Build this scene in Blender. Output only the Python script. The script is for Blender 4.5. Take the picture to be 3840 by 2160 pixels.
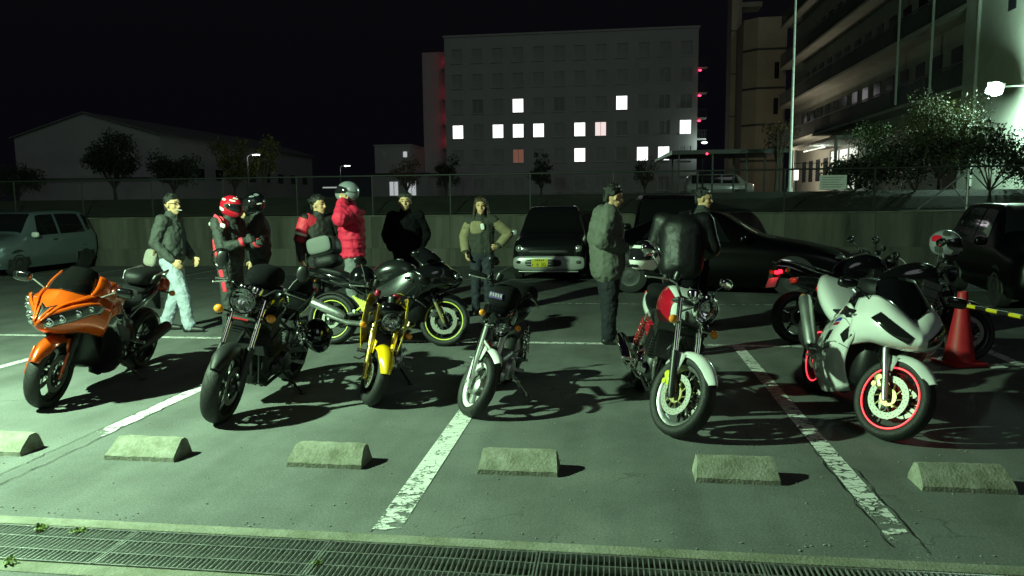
import bpy, bmesh, math, random
import numpy as np
from mathutils import Vector, Matrix, Euler
random.seed(7)
for _o in list(bpy.data.objects):
    bpy.data.objects.remove(_o)
SC = bpy.context.scene
COL = SC.collection
PI = math.pi
R = math.radians

# ---------------------------------------------------------------- camera
CAM_H, YAW, PITCH, ROLL = 1.62, 0.134, math.atan(330 / 2800), 0.011
cam_d = bpy.data.cameras.new("camera")
cam = bpy.data.objects.new("camera", cam_d)
COL.objects.link(cam)
cam_d.sensor_width = 36.0
cam_d.lens = 36.0 * 2800 / 3840
cam_d.clip_start = 0.05
cam_d.clip_end = 1500
cam.matrix_world = (Matrix.Translation((0, 0, CAM_H)) @ Matrix.Rotation(YAW, 4, 'Z') @
                    Matrix.Rotation(PI / 2 - PITCH, 4, 'X') @ Matrix.Rotation(-ROLL, 4, 'Z'))
SC.camera = cam

# ---------------------------------------------------------------- night sky
wd = bpy.data.worlds.new("World")
SC.world = wd
wd.use_nodes = True
nt = wd.node_tree
nt.nodes.clear()
sky = nt.nodes.new("ShaderNodeTexSky")
sky.sky_type = 'NISHITA'
sky.sun_disc = False
sky.sun_elevation = R(-4.0)
sky.sun_rotation = R(160)
sky.air_density = 1.0
bg = nt.nodes.new("ShaderNodeBackground")
bg.inputs['Strength'].default_value = 0.05
glow = nt.nodes.new("ShaderNodeBackground")
glow.inputs['Color'].default_value = (0.55, 0.55, 0.9, 1)
glow.inputs['Strength'].default_value = 0.0035
add = nt.nodes.new("ShaderNodeAddShader")
wo = nt.nodes.new("ShaderNodeOutputWorld")
nt.links.new(sky.outputs[0], bg.inputs['Color'])
nt.links.new(bg.outputs[0], add.inputs[0])
nt.links.new(glow.outputs[0], add.inputs[1])
nt.links.new(add.outputs[0], wo.inputs['Surface'])

# faint town glow from behind the camera, standing in for the moon and the lit streets
sun_d = bpy.data.lights.new("night_glow", 'SUN')
sun_d.energy = 0.12
sun_d.angle = R(25)
sun_d.color = (0.90, 1.0, 0.97)
sun = bpy.data.objects.new("night_glow", sun_d)
COL.objects.link(sun)
sun.rotation_euler = Vector((-0.35, 0.8, -0.5)).to_track_quat('-Z', 'Y').to_euler()

vs = SC.view_settings
SC.display_settings.display_device = 'sRGB'
vs.view_transform = 'Standard'
vs.look = 'None'
vs.exposure = 0.0
vs.gamma = 1.0
vs.use_curve_mapping = False
SC.cycles.max_bounces = 6
SC.cycles.transparent_max_bounces = 12
SC.cycles.sample_clamp_indirect = 3.0
SC.cycles.use_denoising = True

# ---------------------------------------------------------------- materials
MATS = {}


def M(name, col, rough=0.5, metal=0.0, coat=0.0, var=0.0, vscale=6.0, bump=0.0, bscale=60.0,
      spec=0.5, emit=None, estr=0.0, aniso=0.0):
    if name in MATS:
        return MATS[name]
    m = bpy.data.materials.new(name)
    m.use_nodes = True
    t = m.node_tree
    b = t.nodes["Principled BSDF"]
    c = tuple(col) + (1,) if len(col) == 3 else col
    b.inputs['Base Color'].default_value = c
    b.inputs['Roughness'].default_value = rough
    b.inputs['Metallic'].default_value = metal
    b.inputs['Coat Weight'].default_value = coat
    b.inputs['Coat Roughness'].default_value = 0.06
    b.inputs['Specular IOR Level'].default_value = spec
    if emit:
        b.inputs['Emission Color'].default_value = tuple(emit) + (1,)
        b.inputs['Emission Strength'].default_value = estr
    if var or bump:
        tc = t.nodes.new("ShaderNodeTexCoord")
    if var:
        n = t.nodes.new("ShaderNodeTexNoise")
        n.inputs['Scale'].default_value = vscale
        n.inputs['Detail'].default_value = 5
        n.inputs['Roughness'].default_value = 0.62
        t.links.new(tc.outputs['Object'], n.inputs['Vector'])
        rp = t.nodes.new("ShaderNodeValToRGB")
        rp.color_ramp.elements[0].position = 0.3
        rp.color_ramp.elements[1].position = 0.72
        rp.color_ramp.elements[0].color = tuple(x * (1 - var) for x in c[:3]) + (1,)
        rp.color_ramp.elements[1].color = tuple(min(1, x * (1 + var)) for x in c[:3]) + (1,)
        t.links.new(n.outputs['Fac'], rp.inputs['Fac'])
        t.links.new(rp.outputs['Color'], b.inputs['Base Color'])
        mr = t.nodes.new("ShaderNodeMapRange")
        mr.inputs['To Min'].default_value = max(0.02, rough - 0.10)
        mr.inputs['To Max'].default_value = min(1, rough + 0.12)
        t.links.new(n.outputs['Fac'], mr.inputs['Value'])
        t.links.new(mr.outputs[0], b.inputs['Roughness'])
    if bump:
        n2 = t.nodes.new("ShaderNodeTexNoise")
        n2.inputs['Scale'].default_value = bscale
        n2.inputs['Detail'].default_value = 4
        t.links.new(tc.outputs['Object'], n2.inputs['Vector'])
        bp = t.nodes.new("ShaderNodeBump")
        bp.inputs['Strength'].default_value = bump
        bp.inputs['Distance'].default_value = 0.02
        t.links.new(n2.outputs['Fac'], bp.inputs['Height'])
        t.links.new(bp.outputs[0], b.inputs['Normal'])
    MATS[name] = m
    return m


def glassy(name, tint=(1, 1, 1), refl=0.12, rough=0.03, opac=0.0, ocol=(0.01, 0.01, 0.01)):
    """clear or smoked shell: see-through with a fresnel reflection"""
    if name in MATS:
        return MATS[name]
    m = bpy.data.materials.new(name)
    m.use_nodes = True
    t = m.node_tree
    t.nodes.clear()
    out = t.nodes.new("ShaderNodeOutputMaterial")
    tr = t.nodes.new("ShaderNodeBsdfTransparent")
    tr.inputs[0].default_value = tuple(tint) + (1,)
    gl = t.nodes.new("ShaderNodeBsdfGlossy")
    gl.inputs['Roughness'].default_value = rough
    df = t.nodes.new("ShaderNodeBsdfDiffuse")
    df.inputs[0].default_value = tuple(ocol) + (1,)
    mx0 = t.nodes.new("ShaderNodeMixShader")
    mx0.inputs[0].default_value = opac
    t.links.new(tr.outputs[0], mx0.inputs[1])
    t.links.new(df.outputs[0], mx0.inputs[2])
    fr = t.nodes.new("ShaderNodeFresnel")
    fr.inputs['IOR'].default_value = 1.45
    ad = t.nodes.new("ShaderNodeMath")
    ad.operation = 'MAXIMUM'
    ad.inputs[1].default_value = refl
    t.links.new(fr.outputs[0], ad.inputs[0])
    mx = t.nodes.new("ShaderNodeMixShader")
    t.links.new(ad.outputs[0], mx.inputs[0])
    t.links.new(mx0.outputs[0], mx.inputs[1])
    t.links.new(gl.outputs[0], mx.inputs[2])
    t.links.new(mx.outputs[0], out.inputs['Surface'])
    MATS[name] = m
    return m


# ---------------------------------------------------------------- mesh collector
class MB:
    def __init__(self):
        self.v, self.f = [], []

    def add(self, vs, fs):
        n = len(self.v)
        self.v.extend([tuple(p) for p in vs])
        self.f.extend([tuple(i + n for i in f) for f in fs])
        return self

    def box(self, c, s, rot=None, taper=1.0):
        """c centre, s full size, rot = Euler tuple; taper scales the top"""
        h = [x / 2 for x in s]
        P = [Vector((sx * h[0] * (taper if sz > 0 else 1), sy * h[1] * (taper if sz > 0 else 1), sz * h[2]))
             for sz in (-1, 1) for sy in (-1, 1) for sx in (-1, 1)]
        if rot is not None:
            q = Euler(rot).to_matrix()
            P = [q @ p for p in P]
        P = [p + Vector(c) for p in P]
        return self.add(P, [(0, 2, 3, 1), (4, 5, 7, 6), (0, 1, 5, 4), (2, 6, 7, 3), (0, 4, 6, 2), (1, 3, 7, 5)])

    def bbox(self, x0, x1, y0, y1, z0, z1):
        return self.box(((x0 + x1) / 2, (y0 + y1) / 2, (z0 + z1) / 2), (x1 - x0, y1 - y0, z1 - z0))

    def quad(self, a, b, c, d):
        return self.add([a, b, c, d], [(0, 1, 2, 3)])

    def tube(self, pts, r, seg=8, cap=True, flat=1.0):
        pts = [Vector(p) for p in pts]
        n = len(pts)
        rs = [r] * n if isinstance(r, (int, float)) else list(r)
        vs, fs = [], []
        prev = None
        for i, p in enumerate(pts):
            if i == 0:
                t = pts[1] - p
            elif i == n - 1:
                t = p - pts[i - 1]
            else:
                t = (pts[i + 1] - p).normalized() + (p - pts[i - 1]).normalized()
            if t.length < 1e-9:
                t = Vector((0, 0, 1))
            t.normalize()
            if prev is None:
                a = Vector((0, 0, 1)) if abs(t.z) < 0.9 else Vector((1, 0, 0))
            else:
                a = prev
            s = (a - t * a.dot(t))
            if s.length < 1e-6:
                s = t.orthogonal()
            s.normalize()
            prev = s
            q = t.cross(s)
            for k in range(seg):
                w = 2 * PI * k / seg
                vs.append(p + (s * math.cos(w) + q * math.sin(w) * flat) * rs[i])
        for i in range(n - 1):
            for k in range(seg):
                k2 = (k + 1) % seg
                fs.append((i * seg + k, i * seg + k2, (i + 1) * seg + k2, (i + 1) * seg + k))
        if cap:
            fs.append(tuple(range(seg))[::-1])
            fs.append(tuple((n - 1) * seg + k for k in range(seg)))
        return self.add(vs, fs)

    def lathe(self, prof, c=(0, 0, 0), axis='Y', seg=32, a0=0.0, a1=2 * PI, close=False):
        """prof = [(radius, offset along axis)]"""
        full = abs((a1 - a0) - 2 * PI) < 1e-6
        m = seg if full else seg + 1
        vs, fs = [], []
        for i in range(m):
            w = a0 + (a1 - a0) * i / seg
            ca, sa = math.cos(w), math.sin(w)
            for (r, o) in prof:
                if axis == 'Y':
                    p = (r * ca, o, r * sa)
                elif axis == 'X':
                    p = (o, r * ca, r * sa)
                else:
                    p = (r * ca, r * sa, o)
                vs.append((p[0] + c[0], p[1] + c[1], p[2] + c[2]))
        k = len(prof)
        for i in range(seg):
            j = (i + 1) % m
            for q in range(k if close else k - 1):
                q2 = (q + 1) % k
                fs.append((i * k + q, i * k + q2, j * k + q2, j * k + q))
        return self.add(vs, fs)

    def ell(self, c, r, seg=16, rings=10, rot=None, zmin=-1.0):
        c = Vector(c)
        r = (r, r, r) if isinstance(r, (int, float)) else r
        q = Euler(rot).to_matrix() if rot is not None else Matrix.Identity(3)
        vs, fs = [], []
        for i in range(rings + 1):
            ph = -PI / 2 + PI * i / rings
            z = max(math.sin(ph), zmin)
            for k in range(seg):
                w = 2 * PI * k / seg
                vs.append(c + q @ Vector((r[0] * math.cos(ph) * math.cos(w), r[1] * math.cos(ph) * math.sin(w), r[2] * z)))
        for i in range(rings):
            for k in range(seg):
                k2 = (k + 1) % seg
                fs.append((i * seg + k, i * seg + k2, (i + 1) * seg + k2, (i + 1) * seg + k))
        return self.add(vs, fs)

    def caps(self, a, b, ra, rb, seg=12):
        """tapered limb with round ends"""
        a, b = Vector(a), Vector(b)
        d = (b - a)
        if d.length < 1e-6:
            return self.ell(a, ra, seg)
        d.normalize()
        pts, rs = [], []
        for k in (-1.0, -0.87, -0.5):
            pts.append(a + d * (k * ra)); rs.append(max(1e-4, ra * math.sqrt(max(0, 1 - k * k))))
        pts.append(a); rs.append(ra)
        pts.append(b); rs.append(rb)
        for k in (0.5, 0.87, 1.0):
            pts.append(b + d * (k * rb)); rs.append(max(1e-4, rb * math.sqrt(max(0, 1 - k * k))))
        return self.tube(pts, rs, seg)

    def loft(self, rings, closed=True, cap=True):
        k = len(rings[0])
        vs = [p for r in rings for p in r]
        fs = []
        for i in range(len(rings) - 1):
            for q in range(k if closed else k - 1):
                q2 = (q + 1) % k
                fs.append((i * k + q, i * k + q2, (i + 1) * k + q2, (i + 1) * k + q))
        if cap and closed:
            fs.append(tuple(range(k))[::-1])
            fs.append(tuple((len(rings) - 1) * k + q for q in range(k)))
        return self.add(vs, fs)

    def sym(self, secs, cap=True):
        """secs = [(x, [(y,z)...])], half profile from top centre to bottom centre (y >= 0), mirrored to a ring"""
        rings = []
        for x, h in secs:
            r = [(x, y, z) for y, z in h] + [(x, -y, z) for y, z in h[::-1] if y > 1e-6]
            rings.append(r)
        return self.loft(rings, True, cap)

    def xf(self, m):
        self.v = [tuple(m @ Vector(p)) for p in self.v]
        return self

    def mir(self):
        n = len(self.v)
        v0, f0 = list(self.v), list(self.f)
        self.add([(x, -y, z) for x, y, z in v0], [f[::-1] for f in f0])
        return self

    def mesh(self, name, mat, smooth=35):
        me = bpy.data.meshes.new(name)
        me.from_pydata(self.v, [], self.f)
        me.validate()
        me.update()
        if smooth:
            me.shade_smooth()
            me.set_sharp_from_angle(angle=R(smooth))
        if mat is not None:
            me.materials.append(mat)
        return me

    def build(self, name, mat, parent=None, smooth=35, sub=0, solid=0.0, bevel=0.0, weld=False):
        me = self.mesh(name, mat, smooth)
        if weld or True:
            bm = bmesh.new()
            bm.from_mesh(me)
            if weld:
                bmesh.ops.remove_doubles(bm, verts=bm.verts, dist=1e-5)
            bmesh.ops.recalc_face_normals(bm, faces=bm.faces)
            bm.to_mesh(me)
            bm.free()
        o = bpy.data.objects.new(name, me)
        COL.objects.link(o)
        if parent is not None:
            o.parent = parent
        if solid:
            md = o.modifiers.new("solid", 'SOLIDIFY')
            md.thickness = solid
            md.offset = 0
        if bevel:
            md = o.modifiers.new("bevel", 'BEVEL')
            md.width = bevel
            md.segments = 2
            md.limit_method = 'ANGLE'
        if sub:
            md = o.modifiers.new("sub", 'SUBSURF')
            md.levels = sub
            md.render_levels = sub
        return o


def tag(o, label=None, cat=None, group=None, kind=None):
    if label: o['label'] = label
    if cat: o['category'] = cat
    if group: o['group'] = group
    if kind: o['kind'] = kind
    return o


def empty(name, loc=(0, 0, 0), rz=0.0, label=None, cat=None, group=None):
    o = bpy.data.objects.new(name, None)
    COL.objects.link(o)
    o.location = loc
    o.rotation_euler = (0, 0, rz)
    return tag(o, label, cat, group)


def copy_tree(o, parent=None):
    c = o.copy()
    COL.objects.link(c)
    c.parent = parent
    for ch in o.children:
        copy_tree(ch, c)
    return c


# Catmull-Rom surface over a control grid, and panels cut from it
class Surf:
    def __init__(self, rows):
        self.g = np.array(rows, dtype=float)      # [nv][nu][3]
        self.nv, self.nu = self.g.shape[:2]

    @staticmethod
    def _cr(P, t):
        n = len(P)
        t = min(max(t, 0.0), 1.0) * (n - 1)
        i = min(int(t), n - 2)
        f = t - i
        p1, p2 = P[i], P[i + 1]
        p0 = P[i - 1] if i > 0 else 2 * p1 - p2
        p3 = P[i + 2] if i + 2 < n else 2 * p2 - p1
        return 0.5 * (2 * p1 + (p2 - p0) * f + (2 * p0 - 5 * p1 + 4 * p2 - p3) * f * f + (3 * p1 - p0 - 3 * p2 + p3) * f ** 3)

    def at(self, u, v):
        col = np.array([self._cr(self.g[j], u) for j in range(self.nv)])
        return self._cr(col, v)

    def nrm(self, u, v):
        e = 0.01
        a = self.at(min(u + e, 1), v) - self.at(max(u - e, 0), v)
        b = self.at(u, min(v + e, 1)) - self.at(u, max(v - e, 0))
        n = np.cross(a, b)
        l = np.linalg.norm(n)
        return n / l if l > 1e-9 else np.array([0, 0, 1.0])

    def panel(self, mb, quad=((0, 0), (1, 0), (1, 1), (0, 1)), nu=10, nv=8, off=0.0, flip=1):
        vs, fs = [], []
        q = [np.array(p, float) for p in quad]
        for j in range(nv + 1):
            t = j / nv
            for i in range(nu + 1):
                s = i / nu
                uv = (q[0] * (1 - s) + q[1] * s) * (1 - t) + (q[3] * (1 - s) + q[2] * s) * t
                p = self.at(*uv)
                if off:
                    p = p + self.nrm(*uv) * off * flip
                vs.append(tuple(p))
        for j in range(nv):
            for i in range(nu):
                a = j * (nu + 1) + i
                fs.append((a, a + 1, a + nu + 2, a + nu + 1))
        return mb.add(vs, fs)


def ao(p):
    return Vector(p)
# ================================================================ setting
def node(t, typ, **kw):
    n = t.nodes.new(typ)
    for k, v in kw.items():
        setattr(n, k, v)
    return n


def asphalt_mat(name, base=0.075, warm=(1.0, 1.0, 1.0)):
    m = bpy.data.materials.new(name)
    m.use_nodes = True
    t = m.node_tree
    b = t.nodes["Principled BSDF"]
    tc = node(t, "ShaderNodeTexCoord")
    L = t.links.new
    fine = node(t, "ShaderNodeTexNoise"); fine.inputs['Scale'].default_value = 95; fine.inputs['Detail'].default_value = 3
    mid = node(t, "ShaderNodeTexNoise"); mid.inputs['Scale'].default_value = 1.1; mid.inputs['Detail'].default_value = 6; mid.inputs['Roughness'].default_value = 0.65
    vor = node(t, "ShaderNodeTexVoronoi"); vor.inputs['Scale'].default_value = 55
    big = node(t, "ShaderNodeTexNoise"); big.inputs['Scale'].default_value = 0.35; big.inputs['Detail'].default_value = 3
    for n in (fine, mid, vor, big):
        L(tc.outputs['Object'], n.inputs['Vector'])
    r1 = node(t, "ShaderNodeValToRGB")
    r1.color_ramp.elements[0].position = 0.3; r1.color_ramp.elements[1].position = 0.75
    r1.color_ramp.elements[0].color = tuple(base * 0.72 * w for w in warm) + (1,)
    r1.color_ramp.elements[1].color = tuple(base * 1.28 * w for w in warm) + (1,)
    L(mid.outputs['Fac'], r1.inputs['Fac'])
    # pale stones in the binder
    r2 = node(t, "ShaderNodeValToRGB")
    r2.color_ramp.elements[0].position = 0.0; r2.color_ramp.elements[1].position = 0.16
    r2.color_ramp.elements[0].color = (1.75, 1.75, 1.7, 1); r2.color_ramp.elements[1].color = (0.95, 0.95, 0.95, 1)
    L(vor.outputs['Distance'], r2.inputs['Fac'])
    mul = node(t, "ShaderNodeMix", data_type='RGBA', blend_type='MULTIPLY'); mul.inputs[0].default_value = 0.55
    L(r1.outputs[0], mul.inputs[6]); L(r2.outputs[0], mul.inputs[7])
    # fine grain
    r3 = node(t, "ShaderNodeMapRange"); r3.inputs['From Min'].default_value = 0.25; r3.inputs['From Max'].default_value = 0.75; r3.inputs['To Min'].default_value = 0.66; r3.inputs['To Max'].default_value = 1.34
    L(fine.outputs['Fac'], r3.inputs['Value'])
    mul2 = node(t, "ShaderNodeMix", data_type='RGBA', blend_type='MULTIPLY'); mul2.inputs[0].default_value = 1.0
    L(mul.outputs[2], mul2.inputs[6]); L(r3.outputs[0], mul2.inputs[7])
    # oil stains
    r4 = node(t, "ShaderNodeMapRange"); r4.inputs['From Min'].default_value = 0.56; r4.inputs['From Max'].default_value = 0.72
    r4.inputs['To Min'].default_value = 1.0; r4.inputs['To Max'].default_value = 0.68
    L(big.outputs['Fac'], r4.inputs['Value'])
    mul3 = node(t, "ShaderNodeMix", data_type='RGBA', blend_type='MULTIPLY'); mul3.inputs[0].default_value = 1.0
    L(mul2.outputs[2], mul3.inputs[6]); L(r4.outputs[0], mul3.inputs[7])
    # wandering hairline cracks, only in some patches
    cv = node(t, "ShaderNodeTexVoronoi", feature='DISTANCE_TO_EDGE'); cv.inputs['Scale'].default_value = 0.75
    nd = node(t, "ShaderNodeTexNoise"); nd.inputs['Scale'].default_value = 4.0; nd.inputs['Detail'].default_value = 5
    L(tc.outputs['Object'], nd.inputs['Vector'])
    va = node(t, "ShaderNodeVectorMath", operation='MULTIPLY_ADD'); va.inputs[1].default_value = (0.35, 0.35, 0.0)
    L(nd.outputs['Color'], va.inputs[0]); L(tc.outputs['Object'], va.inputs[2]); L(va.outputs[0], cv.inputs['Vector'])
    c1 = node(t, "ShaderNodeMapRange"); c1.inputs['From Min'].default_value = 0.0; c1.inputs['From Max'].default_value = 0.006; c1.inputs['To Min'].default_value = 0.45; c1.inputs['To Max'].default_value = 1.0
    L(cv.outputs['Distance'], c1.inputs['Value'])
    pm = node(t, "ShaderNodeMapRange"); pm.inputs['From Min'].default_value = 0.50; pm.inputs['From Max'].default_value = 0.60
    L(mid.outputs['Fac'], pm.inputs['Value'])
    mul4 = node(t, "ShaderNodeMix", data_type='RGBA', blend_type='MULTIPLY')
    L(pm.outputs[0], mul4.inputs[0]); L(mul3.outputs[2], mul4.inputs[6]); L(c1.outputs[0], mul4.inputs[7])
    # tyre-rubbed bands running down the bays
    wv = node(t, "ShaderNodeTexNoise"); wv.inputs['Scale'].default_value = 1.0; wv.inputs['Detail'].default_value = 4
    wm = node(t, "ShaderNodeMapping"); wm.inputs['Scale'].default_value = (2.6, 0.22, 1); L(tc.outputs['Object'], wm.inputs['Vector']); L(wm.outputs[0], wv.inputs['Vector'])
    w1 = node(t, "ShaderNodeMapRange"); w1.inputs['From Min'].default_value = 0.35; w1.inputs['From Max'].default_value = 0.68; w1.inputs['To Min'].default_value = 1.12; w1.inputs['To Max'].default_value = 0.80
    L(wv.outputs['Fac'], w1.inputs['Value'])
    mul5 = node(t, "ShaderNodeMix", data_type='RGBA', blend_type='MULTIPLY'); mul5.inputs[0].default_value = 1.0
    L(mul4.outputs[2], mul5.inputs[6]); L(w1.outputs[0], mul5.inputs[7])
    L(mul5.outputs[2], b.inputs['Base Color'])
    b.inputs['Roughness'].default_value = 0.86
    b.inputs['Specular IOR Level'].default_value = 0.3
    bp = node(t, "ShaderNodeBump"); bp.inputs['Strength'].default_value = 0.22; bp.inputs['Distance'].default_value = 0.004
    L(vor.outputs['Distance'], bp.inputs['Height'])
    L(bp.outputs[0], b.inputs['Normal'])
    MATS[name] = m
    return m


def concrete_mat(name, base, scale=3.0, dirt=0.5, moss=None, streak=False):
    m = bpy.data.materials.new(name)
    m.use_nodes = True
    t = m.node_tree
    b = t.nodes["Principled BSDF"]
    L = t.links.new
    tc = node(t, "ShaderNodeTexCoord")
    mp = node(t, "ShaderNodeMapping")
    if streak:
        mp.inputs['Scale'].default_value = (1, 1, 0.12)
    L(tc.outputs['Object'], mp.inputs['Vector'])
    oi = node(t, "ShaderNodeObjectInfo"); of = node(t, "ShaderNodeVectorMath", operation='MULTIPLY_ADD')
    of.inputs[1].default_value = (37, 21, 11)
    L(oi.outputs['Random'], of.inputs[0]); L(mp.outputs[0], of.inputs[2])
    n1 = node(t, "ShaderNodeTexNoise"); n1.inputs['Scale'].default_value = scale; n1.inputs['Detail'].default_value = 7; n1.inputs['Roughness'].default_value = 0.68
    L(of.outputs[0], n1.inputs['Vector'])
    n2 = node(t, "ShaderNodeTexNoise"); n2.inputs['Scale'].default_value = 70; n2.inputs['Detail'].default_value = 4
    L(tc.outputs['Object'], n2.inputs['Vector'])
    r = node(t, "ShaderNodeValToRGB")
    r.color_ramp.elements[0].position = 0.33; r.color_ramp.elements[1].position = 0.68
    lo = moss if moss else tuple(c * (1 - dirt) for c in base)
    r.color_ramp.elements[0].color = tuple(lo) + (1,)
    r.color_ramp.elements[1].color = tuple(base) + (1,)
    L(n1.outputs['Fac'], r.inputs['Fac'])
    mr = node(t, "ShaderNodeMapRange"); mr.inputs['To Min'].default_value = 0.7; mr.inputs['To Max'].default_value = 1.25
    L(n2.outputs['Fac'], mr.inputs['Value'])
    mu = node(t, "ShaderNodeMix", data_type='RGBA', blend_type='MULTIPLY'); mu.inputs[0].default_value = 1.0
    L(r.outputs[0], mu.inputs[6]); L(mr.outputs[0], mu.inputs[7])
    L(mu.outputs[2], b.inputs['Base Color'])
    b.inputs['Roughness'].default_value = 0.9
    b.inputs['Specular IOR Level'].default_value = 0.25
    bp = node(t, "ShaderNodeBump"); bp.inputs['Strength'].default_value = 0.55; bp.inputs['Distance'].default_value = 0.01
    L(n2.outputs['Fac'], bp.inputs['Height']); L(bp.outputs[0], b.inputs['Normal'])
    MATS[name] = m
    return m


def paint_mat(name, y0, w0, y1, w1, scale=9.0, col=(0.78, 0.78, 0.76), axis='Y', gaps=0.0):
    """thermoplastic road paint; flaked away where the wear value beats a noise"""
    m = bpy.data.materials.new(name)
    m.use_nodes = True
    t = m.node_tree
    b = t.nodes["Principled BSDF"]
    out = t.nodes["Material Output"]
    L = t.links.new
    tc = node(t, "ShaderNodeTexCoord")
    sp = node(t, "ShaderNodeSeparateXYZ"); L(tc.outputs['Object'], sp.inputs[0])
    wr = node(t, "ShaderNodeMapRange")
    wr.inputs['From Min'].default_value = y0; wr.inputs['From Max'].default_value = y1
    wr.inputs['To Min'].default_value = w0; wr.inputs['To Max'].default_value = w1
    L(sp.outputs['Y' if axis == 'Y' else 'X'], wr.inputs['Value'])
    n = node(t, "ShaderNodeTexNoise"); n.inputs['Scale'].default_value = scale; n.inputs['Detail'].default_value = 7; n.inputs['Roughness'].default_value = 0.7
    mp = node(t, "ShaderNodeMapping"); mp.inputs['Scale'].default_value = (0.8, 1.3, 1) if axis == 'Y' else (1.3, 0.8, 1)
    L(tc.outputs['Object'], mp.inputs['Vector']); L(mp.outputs[0], n.inputs['Vector'])
    gt = node(t, "ShaderNodeMath", operation='GREATER_THAN')
    L(n.outputs['Fac'], gt.inputs[0]); L(wr.outputs[0], gt.inputs[1])
    # cracks across the paint
    vo = node(t, "ShaderNodeTexVoronoi", feature='DISTANCE_TO_EDGE'); vo.inputs['Scale'].default_value = 9
    mp2 = node(t, "ShaderNodeMapping"); mp2.inputs['Scale'].default_value = (0.45, 1.5, 1) if axis == 'Y' else (1.5, .45, 1)
    L(tc.outputs['Object'], mp2.inputs['Vector'])
    ds = node(t, "ShaderNodeVectorMath", operation='MULTIPLY_ADD')
    n3 = node(t, "ShaderNodeTexNoise"); n3.inputs['Scale'].default_value = 14
    L(tc.outputs['Object'], n3.inputs['Vector'])
    L(n3.outputs['Color'], ds.inputs[0]); ds.inputs[1].default_value = (0.12, 0.12, 0.12); L(mp2.outputs[0], ds.inputs[2])
    L(ds.outputs[0], vo.inputs['Vector'])
    g2 = node(t, "ShaderNodeMath", operation='GREATER_THAN'); g2.inputs[1].default_value = 0.022 + gaps
    L(vo.outputs['Distance'], g2.inputs[0])
    mm = node(t, "ShaderNodeMath", operation='MULTIPLY'); L(gt.outputs[0], mm.inputs[0]); L(g2.outputs[0], mm.inputs[1])
    vr = node(t, "ShaderNodeMapRange"); vr.inputs['To Min'].default_value = 0.75; vr.inputs['To Max'].default_value = 1.1
    L(n.outputs['Fac'], vr.inputs['Value'])
    mu = node(t, "ShaderNodeMix", data_type='RGBA', blend_type='MULTIPLY'); mu.inputs[0].default_value = 1
    mu.inputs[6].default_value = tuple(col) + (1,); L(vr.outputs[0], mu.inputs[7]); L(mu.outputs[2], b.inputs['Base Color'])
    b.inputs['Roughness'].default_value = 0.7
    tr = node(t, "ShaderNodeBsdfTransparent")
    mx = node(t, "ShaderNodeMixShader"); L(mm.outputs[0], mx.inputs[0]); L(tr.outputs[0], mx.inputs[1]); L(b.outputs[0], mx.inputs[2])
    L(mx.outputs[0], out.inputs['Surface'])
    MATS[name] = m
    return m


ASPH = asphalt_mat("asphalt", 0.15, (0.95, 1.0, 0.96))
KERB = concrete_mat("kerb_concrete", (0.30, 0.30, 0.25), 5, moss=(0.15, 0.16, 0.11))
STOPC = concrete_mat("stop_concrete", (0.34, 0.34, 0.285), 9, moss=(0.15, 0.155, 0.11))
WALLC = concrete_mat("wall_concrete", (0.17, 0.17, 0.14), 1.5, dirt=0.68, streak=True)
GALV = M("galvanised_steel", (0.50, 0.52, 0.50), 0.42, 0.85, var=0.25, vscale=25)
STEEL_D = M("fence_steel", (0.035, 0.038, 0.036), 0.6, 0.3)
SOIL = M("dark_turf", (0.022, 0.027, 0.016), 0.95, var=0.5, vscale=2.0, bump=0.6, bscale=20)

g = MB()
g.quad((-60, 3.37, 0), (60, 3.37, 0), (60, 18.3, 0), (-60, 18.3, 0))
g.quad((-60, -14, 0), (60, -14, 0), (60, 2.83, 0), (-60, 2.83, 0))
tag(g.build("ground", ASPH, smooth=0), kind='structure')
g = MB()
ys = [(18.45, 1.19), (18.9, 1.36), (19.6, 1.60), (20.6, 1.76), (24, 1.78), (420, 1.78)]
for i in range(len(ys) - 1):
    (a, za), (b, zb) = ys[i], ys[i + 1]
    g.quad((-260, a, za), (260, a, za), (260, b, zb), (-260, b, zb))
tag(g.build("hospital_grounds", SOIL, smooth=0), kind='structure')

# drain channel across the foreground
g = MB()
g.bbox(-12, 12, 3.285, 3.372, -0.4, 0.004)
g.bbox(-12, 12, 2.83, 2.925, -0.4, 0.004)
g.bbox(-12, 12, 2.925, 3.285, -0.42, -0.30)
dk = tag(g.build("drain_kerb", KERB, smooth=0, bevel=0.006), kind='structure')

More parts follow.
